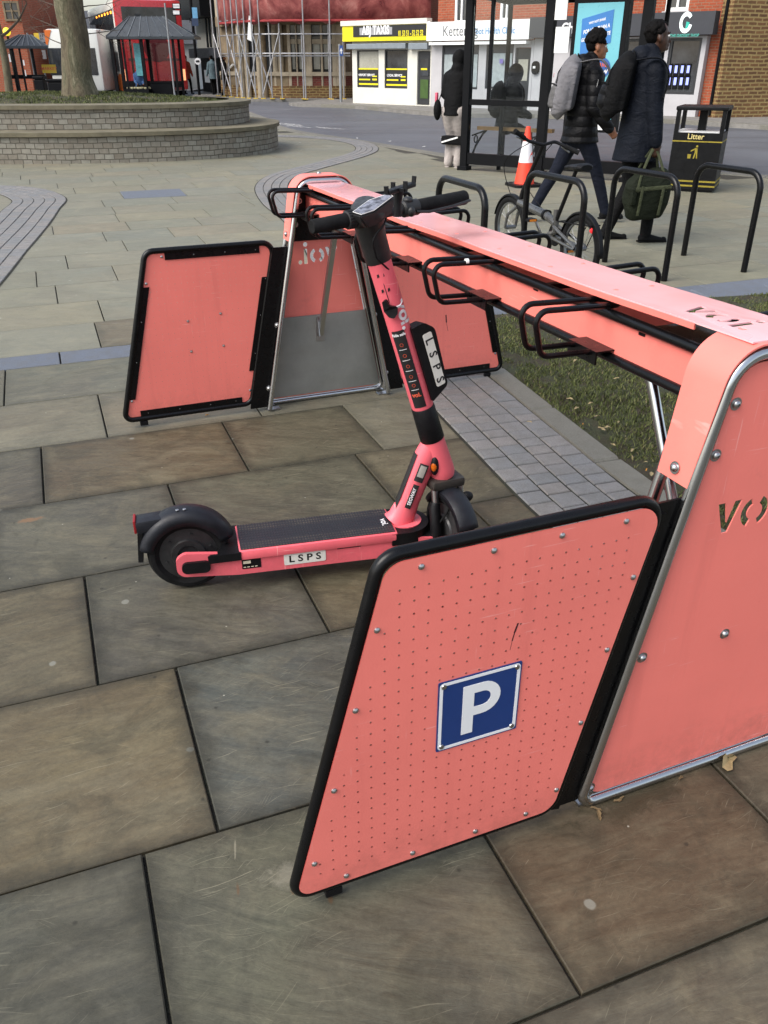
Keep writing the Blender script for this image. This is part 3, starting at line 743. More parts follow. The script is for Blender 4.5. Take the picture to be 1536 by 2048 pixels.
# ---- wing panels
BASEC = dark('e8706a', 1)
def wing(v, side, sign, inner):
    """parallelogram panel hung beside an end; side -1 = u negative"""
    ux = (lambda u: u) if side < 0 else (lambda u: .64-u)
    z0, z1 = (.040, .785); lo = -.668; hi = -.070; sh = .160; shl = .190
    w = empty('side_panel', (0, v, 0), 0); w.parent = rack
    C4 = [V((ux(lo), 0, z0)), V((ux(hi), 0, z0)), V((ux(hi+sh), 0, z1)), V((ux(lo+shl), 0, z1))]
    mb = MB(); mb.tube(fillet(C4, [.030, .045, .045, .045], 8, True), .0125, 14, True); mb.build('panel_frame', BLK, w, True)
    # perforated sheet; uv.x = distance to edge in metres
    C = [V((ux(lo+.004), 0, z0+.008)), V((ux(hi-.006), 0, z0+.008)), V((ux(hi+sh-.004), 0, z1-.008)), V((ux(lo+shl+.006), 0, z1-.008))]
    yy = -.0135 if not inner else -.0
    out = [(p.x, p.z) for p in fillet(C, [.026, .042, .042, .042], 8, True)]
    cx = sum(p[0] for p in out)/len(out); cz = sum(p[1] for p in out)/len(out)
    inn = []
    for x, z in out:
        d = V((cx-x, cz-z)); L = d.length; inn.append((x+d.x*.16, z+d.y*.16))
    b = MB(); uvl = b.b.loops.layers.uv.new('UVMap')
    for y0, rev in ((yy-.0012, False), (yy+.0012, True)):
        O = [b.b.verts.new((x, y0, z)) for x, z in out]; I = [b.b.verts.new((x, y0, z)) for x, z in inn]; n = len(O)
        def F(vs, us):
            f = b.b.faces.new(vs)
            for l, u in zip(f.loops, us): l[uvl].uv = (u, 0)
        for i in range(n): F([O[i], O[(i+1) % n], I[(i+1) % n], I[i]], (0, 0, .055, .055))
        F(I, [.055]*n)
    sheet = b.build('perforated_sheet', CORALF if inner else CORALH, w)
    def edge_rivets():
        P = []
        for k in (.16, .42, .68, .9): P.append((lo+.02+(hi-lo-.04)*k, z0+.024))
        for k in (.10, .36, .62, .88): P.append((lo+shl+.015+(hi-lo-.07)*k, z1-.026))
        for k in (.12, .36, .6, .82):
            P.append((lo+shl*k+.022, z0+(z1-z0)*k)); P.append((hi+sh*k-.022, z0+(z1-z0)*(k-.03)))
        return P
    for u, z in edge_rivets():
        mb = MB(); mb.lathe([(.0062, 0), (.0058, .002), (.003, .0042), (0, .0046)], 10, (ux(u), yy-.0012, z), (0, -1, 0)); mb.build('rivet', STL, sheet, True)
    if inner:
        # black edge cleats seen from inside, with small screws
        for a, bb, wd in (((lo+shl+.08, z1-.024), (hi+sh-.07, z1-.024), .034), ((lo+.075, z0+.024), (hi-.045, z0+.024), .030)):
            mb = MB(); mb.bx(ux(a[0]), ux(bb[0]), yy-.0055, yy-.0016, a[1]-wd/2, a[1]+wd/2, .001); mb.build('edge_cleat', BLK, w)
        for k0, k1, base in ((.13, .80, lo+.020), (.22, .80, hi-.018)):
            mb = MB(); s_h = shl if base < -.3 else sh; a = V((ux(base+s_h*k0), 0, z0+(z1-z0)*k0)); c = V((ux(base+s_h*k1), 0, z0+(z1-z0)*k1)); wd = .017
            mb.prism([[(a.x-wd, a.z), (a.x+wd, a.z), (c.x+wd, c.z), (c.x-wd, c.z)]], lambda x, y, d: V((x, yy+d, y)), -.0055, -.0016); mb.build('edge_cleat', BLK, w)
    # hinge plate joining the panel to the end hoop
    a0, a1 = (-.082, .012); mb = MB()
    pl = rpoly([(ux(a0), .018), (ux(a1), .018), (ux(a1+sh+.004), .765), (ux(a0+sh), .765)], [.004, .012, .02, .004])
    mb.prism([pl], lambda x, y, d: V((x, d, y)), .010*(-1 if sign < 0 else 1)+ (-.004 if sign < 0 else 0), .016*(-1 if sign < 0 else 1)+(-.004 if sign < 0 else 0))
    mb.slat((ux(-.060), .006, .03), (ux(-.060+sh*.97), .006, .75), .02, .02, (0, 1, 0)); mb.build('hinge_plate', BLK, w)
    for k in ((.10, .52) if inner else ()):
        z = .04+k*.72; u = ux(.004+.2*z-.012)
        mb = MB(); n = V((0, -1, 0)); mb.lathe([(.013, 0), (.013, .003), (.010, .003), (.010, .010), (.006, .014), (0, .0145)], 12, (u, -.020 if sign < 0 else .017, z), (0, -1, 0)); mb.build('hinge_bolt', STL, w, True)
    mb = MB(); mb.bx(ux(lo+.085)-.018, ux(lo+.085)+.018, -.008, .01, .006, .028, .003); mb.build('panel_foot', BLKM, w)
    return w, sheet, yy, ux
wn, shn, yyn, uxn = wing(-.002, -1, 1, False)
# parking sign on the near panel
sg = MB(); s0 = [onplane(x, y, RO, RB) for x, y in ((864, 1493), (1023, 1443), (1034, 1311), (868, 1355))]
q = [((p-RO).dot(RA), (p-RO).z) for p in s0]
cx = sum(p[0] for p in q)/4; cz = sum(p[1] for p in q)/4; hw = ((q[1][0]-q[0][0])+(q[2][0]-q[3][0]))/4; hh = ((q[3][1]-q[0][1])+(q[2][1]-q[1][1]))/4
print('sign', q, hw, hh)
SB = pm('sign_blue', '17356f', .4, 0, .06, 4); SW = pm('sign_white', (.75, .75, .76), .4, 0, .05, 4)
y_ = yyn-.0014
sg.prism([rrect(cx-hw, cz-hh, cx+hw, cz+hh, .003)], lambda x, y, d: V((x, y_-.0020+d, y)), 0, .0018); sign = sg.build('parking_sign', SB, wn)
mb = MB(); o = rrect(cx-hw+.003, cz-hh+.003, cx+hw-.003, cz+hh-.003, .008, 6); i_ = rrect(cx-hw+.0095, cz-hh+.0095, cx+hw-.0095, cz+hh-.0095, .006, 6)
mb.prism([o, i_], lambda x, y, d: V((x, y_-.0026+d, y)), 0, .0008); mb.build('sign_border', SW, sign)
mb = MB(); x0 = cx-.036; zz = cz-.058; st = .024; Hh = .118
P = [(x0, zz), (x0+st, zz), (x0+st, zz+.042)] + [(p[0], p[1]) for p in circ(x0+.043, zz+.080, .038, 14, -pi/2, pi/2)] + [(x0, zz+Hh)]
Hl = [(x0+st, zz+.063)] + [(p[0], p[1]) for p in circ(x0+.043, zz+.080, .017, 10, -pi/2, pi/2)] + [(x0+st, zz+.097)]
mb.prism([P, Hl], lambda x, y, d: V((x, y_-.0028+d, y)), 0, .0009); mb.build('letter_p', SW, sign)
for sx in (-1, 1):
    for sz in (-1, 1):
        mb = MB(); mb.lathe([(.0058, 0), (.005, .002), (0, .003)], 10, (cx+sx*(hw-.011), y_-.0022, cz+sz*(hh-.011)), (0, -1, 0)); mb.build('rivet', STL, sign, True)
# black scuffs on the sheets
SCUF = pm('scuff_mark', '3d1418', .6)
def scuff(pts, y, par, w=.002):
    mb = MB()
    for k in range(len(pts)-1):
        (x0, z0), (x1, z1) = pts[k], pts[k+1]; ww = w*(1-abs(k-len(pts)/2)/len(pts)*1.6)
        mb.quad((x0-ww, y, z0), (x0+ww, y, z0), (x1+ww, y, z1), (x1-ww, y, z1))
    mb.build('scuff_mark', SCUF, par)
pts = [onplane(x, y, RO, RB) for x, y in ((1011, 1290), (1015, 1272), (1020, 1255), (1027, 1236))]
scuff([((p-RO).dot(RA), p.z) for p in pts], yyn-.0016, shn)
wf, shf, yyf, uxf = wing(RL-.045, -1, -1, True)
wing(RL-.045, 1, -1, True); wing(-.002, 1, 1, False)
pts = [onplane(x, y, RO+RB*(RL-.047), RB) for x, y in ((896, 662), (893, 645), (892, 630))]
scuff([((p-RO).dot(RA), p.z) for p in pts], RL-.045-.0016, rack, .0045)
for u, z in ((-.33, .47), (-.18, .49), (-.33, .33), (-.18, .34)): bolt('sign_stud', (u+.0, RL-.0470, z), (0, -1, 0), .004)

# ------------------------------------------------------------------ electric scooter
TH = R(13.5)
sc = empty('electric_scooter', (-.635, 2.274, 0), TH, 'coral pink electric scooter with black handlebars standing in the rack slot', 'scooter')
PINK = coral('scooter_pink', 'e2646f', rough=.36)
sv = lambda s, t, z: V((s, t, z))
def P_(name, mb, mat, par=None, sm=True, **k): return mb.build(name, mat, par or sc, sm, **k)
HUBM = pm('hub_grey', (.024, .024, .025), .45, .2, .35, 30)
# rear wheel
def wheel(cs, par, motor=True):
    w = empty('wheel', cs, 0); w.parent = par
    mb = MB(); mb.lathe([(.090, -.020), (.104, -.029), (.118, -.027), (.1265, -.013), (.128, 0), (.1265, .013), (.118, .027), (.104, .029), (.090, .020)], 48, (0, 0, 0), (0, 1, 0))
    mb.build('tyre', RUB, w, True)
    mb = MB(); mb.lathe([(0, -.024), (.030, -.024), (.034, -.030), (.052, -.030), (.056, -.024), (.088, -.020), (.093, -.020), (.093, .020), (.088, .020), (.056, .024), (.030, .030), (0, .030)], 40, (0, 0, 0), (0, 1, 0))
    for k in range(6):
        a = k*pi/3+.3; mb.lathe([(.005, 0), (.004, -.004), (0, -.004)], 8, (.072*cos(a), -.0215, .072*sin(a)), (0, 1, 0))
    mb.build('hub', HUBM, w, True)
    return w
rw = wheel((0.012, 0, .127), sc)
# swing arm plates beside the rear wheel, deck side beams
def sidebeam(t):
    s = -1 if t < 0 else 1
    poly = rpoly([(-.028, .145), (-.028, .082), (.16, .064), (.66, .060), (.80, .075), (.83, .112), (.66, .128), (.19, .128), (.12, .147), (.0, .162)], [.03, .03, .02, .02, .02, .01, .01, .02, .02, .03])
    mb = MB(); mb.prism([poly], lambda x, y, d: V((x, t+d*s, y)), -.012, .003)
    return P_('side_beam', mb, PINK, sm=False)
sb = sidebeam(-.078); sidebeam(.078)
mb = MB(); mb.bx(.165, .68, -.0895, .0895, .118, .152, .010); P_('deck_shell', mb, PINK)
mb = MB(); mb.bx(.17, .80, -.074, .074, .066, .12, .004); P_('battery_case', mb, BLKM, sm=False)
# nose plate (rounded front) with black skirt
nose = [(.66, -.0885)] + [(p[0], p[1]) for p in circ(.715, 0, .0885, 18, -pi/2, pi/2, .0885)] + [(.66, .0885)]
mb = MB(); mb.prism([nose], lambda x, y, d: V((x, y, d)), .104, .1465); P_('deck_nose', mb, BLKM, sm=False)
nose2 = circ(.722, 0, .058, 24)
mb = MB(); mb.prism([nose2], lambda x, y, d: V((x, y, d)), .1465, .150); P_('nose_cap', mb, PINK, sm=False)
# grip mat with hex tread
n = NT('grip_mat'); vo = n.n('TexVoronoi', Scale=1.0, Randomness=.0); vo.feature = 'DISTANCE_TO_EDGE'
mp = n.n('Mapping'); mp.inputs['Scale'].default_value = (110, 65, 65); n.l(n.co(), mp.inputs[0]); n.l(mp.outputs[0], vo.inputs['Vector'])
yy = n.math('ABSOLUTE', n.sep(n.co())[1]); edge = n.math('MULTIPLY', n.math('GREATER_THAN', yy, .034), n.math('GREATER_THAN', vo.outputs['Distance'], .2))
dirt = n.ramp(n.noise(16, 5, .7), [(.4, .25), (.65, .8)])
n.base(n.mix(n.math('MULTIPLY', edge, dirt), (.011, .012, .016), '4c453c')); n.rough(n.ramp(n.noise(9, 4, .6), [(.3, .35), (.7, .7)])); n.bump(vo.outputs['Distance'], .6, .003); MAT = n.m
mb = MB(); mb.prism([rpoly([(.172, -.080), (.672, -.080), (.672, .080), (.172, .080)], .004)], lambda x, y, d: V((x, y, d)), .150, .1545); gm = P_('grip_mat', mb, MAT, sm=False)
frg = lambda x, y, d: V((.640+y, -.0-x, .1547+d))
mb = MB(); mb.text('voi.', .032, lambda x, y, d: V((.650+y, -.012-x, .1548+d)), 0, 0, .02, sx=1); mb.build('deck_lettering', SW, gm)
# rear mat wedge and fender
mb = MB(); pts = [(.172, -.08), (.172, .08), (.11, .074), (.085, .05), (.085, -.05), (.06, -.088), (.172, -.09)]
mb.prism([[(.172, -.091), (.172, .091), (.07, .091), (.115, .04), (.115, -.04), (.07, -.091)]], lambda x, y, d: V((x, y, d)), .122, .1495); P_('rear_cover', mb, BLKM, sm=False)
mb = MB(); N = 26; prof = [(-.046, -.030), (-.046, -.006), (-.040, .006), (-.024, .014), (0, .017), (.024, .014), (.040, .006), (.046, -.006), (.046, -.030)]
rings = []
for k in range(N+1):
    a = R(166) - R(148)*k/N; rr = .139
    ex = 0
    tap = 1 - .25*max(0, (k-20)/6)
    rings.append([mb.b.verts.new((.012+(rr+ex+h*(1 if i > 0 else 1))*cos(a), y*tap, .130+(rr+ex+h)*sin(a))) for i, (y, h) in enumerate(prof)])
for k in range(N):
    for i in range(len(prof)-1): mb._f([rings[k][i], rings[k+1][i], rings[k+1][i+1], rings[k][i+1]])
fd = P_('mudguard', mb, GRYP, ang=60)
md = fd.modifiers.new('s', 'SOLIDIFY'); md.thickness = .003
mb = MB(); mb.box((-.085, 0, .244), (.10, .060, .042), M4.Rotation(R(-4), 3, 'Y'), .008); tl = mb.build('tail_light_housing', GRYP, fd, True)
mb = MB(); mb.bx(-.141, -.133, -.027, .027, .222, .266, .003); mb.build('tail_light', glow('tail_light_lens', '7c0d12', .05), fd, True)
mb = MB(); mb.box((-.130, 0, .172), (.016, .056, .105), M4.Rotation(R(6), 3, 'Y'), .0015); mb.build('mud_flap', RUB, fd)
mb = MB()
for y in (-.009, .009): mb.lathe([(.006, 0), (.0055, .0012), (0, .0014)], 8, (.005-y*1.2, -.02, .2865), (0, 0, 1))
mb.build('screw', STL, fd)
# axle cover, labels and number plate on the side beam
mb = MB(); mb.prism([rpoly([(-.012, .096), (.075, .092), (.075, .132), (-.012, .134)], .017, 6)], lambda x, y, d: V((x, -.0805+d, y)), -.011, .002); mb.build('axle_cover', BLKM, sb)
def on_side(x, y, d): return V((x, -.0815-d, y))
mb = MB(); mb.prism([rrect(.172, .083, .232, .118, .002)], on_side, 0, .0006); lb_ = mb.build('rating_label', BLKM, sb)
mb = MB(); mb.prism([rrect(.176, .102, .200, .112, .001)], on_side, .0008, .0009)
for k in range(4): mb.prism([rrect(.176+.012*k, .088, .184+.012*k, .091, .0005)], on_side, .0008, .0009)
mb.build('label_print', pm('label_cream', 'cfc7ae', .6), lb_)
PLT = pm('number_plate_white', 'd5d4cc', .4, 0, .08, 40); INK = pm('plate_ink', (.008, .008, .009), .5)
mb = MB(); mb.prism([rrect(.305, .078, .440, .119, .006)], on_side, 0, .001); pl = mb.build('number_plate', PLT, sb)
mb = MB(); mb.text('L S P S', .034, lambda x, y, d: V((.3725+x, -.0829, .098+y)), 0, 0, .025, sx=1.12); mb.build('plate_lettering', INK, pl)
mb = MB(); mb.prism([rrect(.478, .114, .556, .126, .001)], on_side, 0, .0008); sl_ = mb.build('side_slot', BLKM, sb)
mb = MB(); mb.prism([rrect(.489, .117, .548, .123, .001)], on_side, .0009, .0014); mb.build('slot_insert', GRYP, sl_)
# sloping strut and head tube
a0 = V((.708, 0, .142)); a1 = V((.808, 0, .415))
mb = MB(); mb.tube([a0-V((.01, 0, .0)), a0+V((.005, 0, .02)), a0.lerp(a1, .3), a0.lerp(a1, .85), a1+V((.006, 0, .012))], [.043, .035, .031, .033, .030], 20, ry=[.052, .046, .038, .040, .032]); P_('strut', mb, PINK, ang=50)
h0 = V((.851, 0, .305)); h1 = V((.811, 0, .437)); sd = (V((.637, 0, 1.005))-V((.851, 0, .309))).normalized()
def ax(k): return V((.851, 0, .309)) + sd*k
ht = MB(); ht.tube([ax(-.012), ax(0), ax(.02), ax(.1), ax(.132)], [.037, .041, .042, .0385, .0375], 24); head = P_('head_tube', ht, PINK, ang=50)
mb = MB(); mb.tube([ax(.130), ax(.133), ax(.247), ax(.250)], [.0375, .0395, .0375, .0355], 24); P_('folding_sleeve', mb, BLKM, ang=50)
mb = MB(); mb.tube([ax(.250), ax(.26), ax(.55), ax(.728)], [.0345, .0355, .0335, .0345], 24, ry=[.034, .035, .033, .038]); stem = P_('stem', mb, PINK, ang=50)
# frames on the tube surface: angle phi round the axis, k along it
sx_ = V((0, -1, 0)); 
def onstem(phi, r, k, par=None):
    x = V((0, -1, 0)); y = sd.cross(x); return ax(k) + (x*cos(phi)+y*sin(phi))*r
# camera sees the side of -t and -s; find the angle that faces the camera
mb = MB(); ph0 = R(-48)
yv = sd.cross(V((0, -1, 0)))
ph0 = atan2(yv.dot(V((-1, 0, 0))), 0.9)
def wrap(w, k0, k1, r, phc, name, mat, par, n=8, rad=.002):
    mb = MB(); hw = w/2/r
    for i in range(n):
        a, b = phc-hw+2*hw*i/n, phc-hw+2*hw*(i+1)/n
        rr = r
        mb.quad(onstem(a, rr, k0), onstem(b, rr, k0), onstem(b, rr, k1), onstem(a, rr, k1))
    return mb.build(name, mat, par, True)
def wtext(t, size, r, phc, kc, along=True, mat=None, par=None, bold=.02, name='lettering', up=1):
    mb = MB()
    if along: f = lambda x, y, d: onstem(phc + y/r*up, r, kc - x)        # runs up the tube
    else: f = lambda x, y, d: onstem(phc + x/r, r, kc + y)
    mb.text(t, size, f, 0, 0, bold); return mb.build(name, mat, par)
LBK = pm('label_black', (.012, .012, .013), .45); REDI = pm('label_orange', 'c8563c', .5)
PC = R(22)*(1 if yv.x < 0 else -1)
st = wrap(.040, .262, .52, .0356, PC, 'safety_label', LBK, stem)
wtext('Ride safe', .012, .0362, PC, .507, False, SW, st, .03)
for k, y in enumerate((.475, .44, .405, .37, .34)):
    mb = MB(); a = circ(0, 0, .006, 10); mb.prism([a, circ(0, 0, .004, 10)[::-1]], lambda x, yy, d: onstem(PC+x/.0362, .0362, y+yy), 0, .0002); mb.build('pictogram', REDI, st)
    wrap(.024, y-.016, y-.0145, .0362, PC, 'label_rule', SW, st, 4)
wtext('voi.', .020, .0362, PC, .307, False, REDI, st, .04)
PV = PC + R(58)
wtext('voi.', .060, .0362, PV, .56, True, SW, stem, .03, 'stem_lettering', 1)
# phone side: black bag hook, slots, long key slot
mb = MB(); q = onstem(PC, .036, .575)
mb.prism([rpoly([(-.012, .03), (-.002, .032), (.002, .012), (.018, .004), (.014, -.014), (.004, -.026), (-.006, -.02), (-.014, .0)], .004, 3)], lambda x, y, d: onstem(PC+x/.036, .036+d, .59+y), 0, .014); mb.build('bag_hook', BLKM, stem)
for dp, kk in ((-.22, .69), (.30, .69), (-.22, .645), (.30, .645)):
    mb = MB(); mb.prism([[(-.0035, -.003), (.004, -.001), (.0035, .004), (-.002, .003)]], lambda x, y, d: onstem(PC+dp+x/.0355, .0362+d, kk+y*1.6), 0, .0006); mb.build('stem_slot', LBK, stem)
wrap(.0022, .61, .715, .0358, PC+.05, 'stem_groove', LBK, stem, 2)
# black number plate box on the far side of the stem
DS = R(-25)
bxp = MB(); c = ax(.405)
side = V((sin(R(25)), -cos(R(25))*.35, 0)).normalized()
fx = V((1, 0, 0)); 
# box hangs in front (+s) of the stem; its face looks towards the right-hand side
zz_ = sd; nn = V((.30, -.95, 0)); nn = (nn - zz_*nn.dot(zz_)).normalized(); xx = nn.cross(zz_).normalized()*-1
if xx.x < 0: xx = -xx
cc = c + V((.068, -.004, 0))
fb = lambda x, y, d: cc + xx*x + zz_*y + nn*d
mb = MB(); mb.prism([rpoly([(-.042, -.120), (.026, -.092), (.034, .095), (.004, .125), (-.042, .125)], [.004, .02, .03, .025, .004], 6)], fb, -.028, .016); pb = mb.build('plate_holder', BLKM, sc)
mb = MB(); mb.prism([rrect(-.014, -.082, .018, .092, .006)], fb, .016, .0175); p2 = mb.build('number_plate', PLT, pb)
mb = MB()
for i, chh in enumerate('LSPS'): mb.text(chh, .038, lambda x, y, d: fb(.002+y, .066-.043*i-x, .0182), 0, 0, .02)
mb.build('plate_lettering', INK, p2)
# reflector and labels low on the head tube and strut
PR = PC-.25
mb = MB(); mb.sph(onstem(PR, .039, .052), 1, .014, .014, .034, 16, None); rf = mb.build('reflector_frame', BLKM, head, True)
rf2 = MB(); rf2.sph(onstem(PR, .043, .052), 1, .0115, .0115, .022, 14); rf2.build('reflector', pm('amber_lens', 'b5560e', .2, 0, .2, 60), rf, True)
sdir = (a1-a0).normalized(); sy = sdir.cross(V((0, -1, 0)))
def onst(ph, r, k): return a0.lerp(a1, k) + (V((0, -1, 0))*cos(ph) + sy*sin(ph))*r
def sw(phc, w_, k0, k1, r, name, mat, par):
    mb = MB(); n_ = 6; hw = w_/2/r
    for i in range(n_):
        a, b = phc-hw+2*hw*i/n_, phc-hw+2*hw*(i+1)/n_; mb.quad(onst(a, r, k0), onst(b, r, k0), onst(b, r, k1), onst(a, r, k1))
    return mb.build(name, mat, par, True)
strut = [o for o in kids(sc) if o.name.startswith('strut')][0]
ps = R(15)*(1 if sy.x < 0 else -1)
l1 = sw(ps, .030, .58, .80, .0440, 'blank_label', LBK, strut); sw(ps, .021, .64, .78, .0446, 'label_panel', pm('label_grey', '8d8a84', .5), l1)
l2 = sw(ps, .020, .24, .54, .0420, 'maker_label', LBK, strut)
mb = MB(); mb.text('SEGWAY', .0155, lambda x, y, d: onst(ps-y/.0424, .0424, .39+x/.29), 0, 0, .02); mb.build('maker_lettering', SW, l2)
l3 = sw(ps+(R(72) if sy.x < 0 else R(-72)), .030, .12, .86, .0415, 'strut_decal', LBK, strut)
# fork (steered about 28 degrees to the right) and front wheel
FK = empty('fork', ax(-.012), 0); FK.parent = sc; FK.rotation_euler = (0, 0, R(-78))   # local x = rolling direction
FBK = pm('fork_grey', (.045, .041, .036), .5, .3, .3, 20)
mb = MB(); mb.bx(-.03, .045, -.060, .060, -.032, .002, .012); mb.build('fork_crown', FBK, FK, True)
for t in (-.047, .047):
    mb = MB(); mb.tube([(.028, t, -.03), (.040, t, -.09)], .0115, 12); mb.build('fork_tube', STL, FK, True)
    mb = MB(); mb.tube([(.036, t, -.075), (.040, t*1.1, -.09), (.052, t*1.15, -.13), (.060, t*1.15, -.165), (.058, t*1.15, -.195)], [.017, .019, .018, .021, .017], 12); mb.build('fork_leg', BLKM, FK, True)
fw = wheel((.058, 0, -.170), FK)
mb = MB(); N = 18; rings = []
for k in range(N+1):
    a = R(150)-R(125)*k/N
    rings.append([mb.b.verts.new((.058+(.134+h)*cos(a), y, -.170+(.134+h)*sin(a))) for y, h in [(-.034, -.02), (-.034, 0), (-.02, .008), (0, .010), (.02, .008), (.034, 0), (.034, -.02)]])
for k in range(N):
    for i in range(6): mb._f([rings[k][i], rings[k+1][i], rings[k+1][i+1], rings[k][i+1]])
mg = mb.build('front_mudguard', GRYP, FK, True); md = mg.modifiers.new('s', 'SOLIDIFY'); md.thickness = .003
mb = MB(); mb.tube(fillet([(-.02, .02, -.03), (.02, .03, -.08), (.06, .0, -.045), (.085, -.03, -.09), (.06, -.05, -.15)], .02), .0035, 8); mb.build('brake_cable', RUB, FK, True)
mb = MB(); mb.sph((.03, .02, -.062), .022, 1.2, .9, .8, 12); mb.sph((.065, .055, -.06), .018, 1, 1.2, 1, 12); mb.build('brake_caliper', BLKM, FK, True)
# handlebar head
HBK = pm('handlebar_black', (.016, .016, .017), .45, 0, .3, 25, .2, 400, .4)
t0 = ax(.722)
mb = MB(); mb.tube([ax(.722), ax(.73), ax(.80), ax(.845)+V((.004, -.004, 0)), ax(.872)+V((.012, -.008, 0)), ax(.888)+V((.014, -.01, 0))], [.036, .0385, .041, .044, .046, .034], 20, ry=[.038, .040, .047, .066, .080, .070]); P_('head_cover', mb, HBK, ang=60)
gl_ = V((.434, -.095, 1.116)); gr_ = V((.918, .088, 1.150)); gc = (gl_+gr_)/2
gd = (gr_-gl_).normalized(); L = (gr_-gl_).length
pt = lambda f: gl_.lerp(gr_, f)
hb = MB(); hb.tube([pt(.02), pt(.98)], .0135, 14); bar = P_('handlebar', hb, HBK)
for f0, f1, nm in ((0, .26, 'grip'), (.66, 1.0, 'grip')):
    mb = MB(); e = .004/L
    if f0 == 0: mb.tube([pt(0), pt(e), pt(f1-.02), pt(f1)], [.0165, .0185, .0200, .0190], 18)
    else: mb.tube([pt(f0), pt(f0+.01), pt(1-e), pt(1)], [.0185, .0195, .0205, .0185], 18)
    mb.build(nm, RUB, bar, True)
    if f0 > 0:
        mb = MB(); mb.lathe([(.009, 0), (.007, .001), (0, .0012)], 12, pt(1), gd); mb.build('grip_end', GRYP, bar, True)
mb = MB(); mb.tube([pt(.26), pt(.265), pt(.29), pt(.345), pt(.35)], [.024, .027, .029, .029, .020], 20); 
for k in range(20):
    a = k*pi/10; u = gd.cross(V((0, 0, 1))).normalized(); v_ = gd.cross(u)
    p = u*cos(a)*.0235+v_*sin(a)*.0235; mb.bar(pt(.21)+p, pt(.25)+p, .0018, 5)
mb.tube([pt(.205), pt(.21), pt(.255)], [.019, .0235, .0235], 20); mb.build('throttle_ring', HBK, bar, True)
mb = MB(); mb.tube([pt(.56), pt(.57), pt(.66), pt(.665)], [.018, .0225, .0225, .018], 18); mb.sph(pt(.60)+V((0, -.0, .022)), .014, 1.1, 1.1, .7, 12); mb.sph(pt(.61)+V((.0, -.026, -.006)), .010, 1.2, 1, 1.4, 10); bb = mb.build('brake_clamp', HBK, bar, True)
u = gd.cross(V((0, 0, 1))).normalized()   # towards the right-hand / front side
mb = MB(); mb.tube([pt(.63)+u*.022-V((0, 0, .008)), pt(.70)+u*.034-V((0, 0, .012)), pt(.86)+u*.032-V((0, 0, .010)), pt(.985)+u*.030-V((0, 0, .004))], [.006, .006, .005, .006], 8, ry=[.004]*4); mb.build('brake_lever', HBK, bar, True)
mb = MB(); mb.tube(fillet([pt(.44)+u*.02, pt(.38)+u*.05-V((0, 0, .02)), pt(.30)+u*.05-V((0, 0, .05)), pt(.36)+u*.03-V((0, 0, .11)), pt(.45)+u*.02-V((0, 0, .15))], .04), .0028, 8); mb.build('brake_cable', RUB, bar, True)
# display: wedge with a glossy face tilted to the rider, running back from the bar
dn = V((-.50, .10, .86)).normalized(); fwd = V((sin(R(70)), -cos(R(70))*-.25, 0)); 
d0_ = onplane(650, 428, V((-.635, 2.274, 0)), V((0, 0, 1)))
loc = lambda p: V(((p-V((-.635, 2.274, 0))).dot(V((cos(TH), sin(TH), 0))), (p-V((-.635, 2.274, 0))).dot(V((-sin(TH), cos(TH), 0))), p.z))
# picture corners of the display, put on a sloping face through these heights
Dp = [loc(G(x, y, z)) for x, y, z in ((708, 424, 1.145), (724, 429, 1.143), (748, 421, 1.150), (784, 394, 1.176), (777, 389, 1.181), (738, 402, 1.166))]
ctr = sum(Dp, V((0, 0, 0)))/6
nD = (Dp[3]-Dp[0]).cross(Dp[1]-Dp[0]).normalized(); nD = nD if nD.z > 0 else -nD
def shr(P, k, h): return [ctr+(p-ctr)*k+nD*h for p in P]
mb = MB(); A = shr(Dp, 1.16, -.012); B = shr(Dp, 1.14, .0); Cc = shr(Dp, .80, -.045)
def ringface(mb, *rs, capa=True, capb=True):
    vv = [[mb.b.verts.new(p) for p in r] for r in rs]
    for a, b in zip(vv[:-1], vv[1:]):
        for i in range(len(a)): mb._f([a[i], a[(i+1) % len(a)], b[(i+1) % len(b)], b[i]])
    if capa: mb._f(vv[0][::-1])
    if capb: mb._f(vv[-1])
ringface(mb, Cc, A, B); bmesh.ops.bevel(mb.b, geom=list(mb.b.edges), offset=.004, segments=2, affect='EDGES'); dh = P_('display_housing', mb, HBK, ang=50)
DSP = NT('display_glass'); DSP.base(DSP.ramp(DSP.noise(26, 3, .6), [(.40, (.05, .05, .06)), (.52, (.22, .23, .28)), (.62, (.10, .10, .12))])); DSP.rough(.12); DSP = DSP.m  # bluish grey mottling imitates reflected sky, put into the screen colour
mb = MB(); ringface(mb, shr(Dp, .98, .0005), shr(Dp, .98, .0022)); mb.build('display', DSP, dh)
mb = MB(); Pp = shr(Dp, 1.05, .0012)
mb.tube(Pp, .0012, 6, True); mb.build('display_rim', SILV, dh)
# phone holder: cradle with four claws on a stalk
hc = loc(G(798, 384, 1.198)); stalk = loc(G(795, 405, 1.172))
mb = MB(); mb.tube([stalk-V((0, 0, .035)), stalk, hc+V((0, 0, .004))], [.012, .011, .013], 12)
e1 = loc(G(776, 385, 1.203)); e2 = loc(G(824, 369, 1.209)); dd = (e2-e1).normalized(); px_ = dd.cross(V((0, 0, 1))).normalized()
mb.box((e1+e2)/2, ((e2-e1).length+.01, .022, .012), M4((dd, px_, V((0, 0, 1)))).transposed(), .004)
def claw(a, b, tip, w=.008):
    mb.slat(a, b, .014, .008); mb.slat(b-V((0, 0, .003)), b+tip, .011, .006, dd)
claw(e1+dd*.01, e1-dd*.006, V((-.002, 0, .016)))
claw(e2-dd*.01, e2+dd*.008, V((.002, 0, .020)))
claw((e1+e2)/2, (e1+e2)/2-px_*.022, V((0, 0, .014)))
claw(e1.lerp(e2, .35), e1.lerp(e2, .35)+px_*.026, V((0, 0, .022)))
ph = mb.build('phone_holder', BLKM, sc)
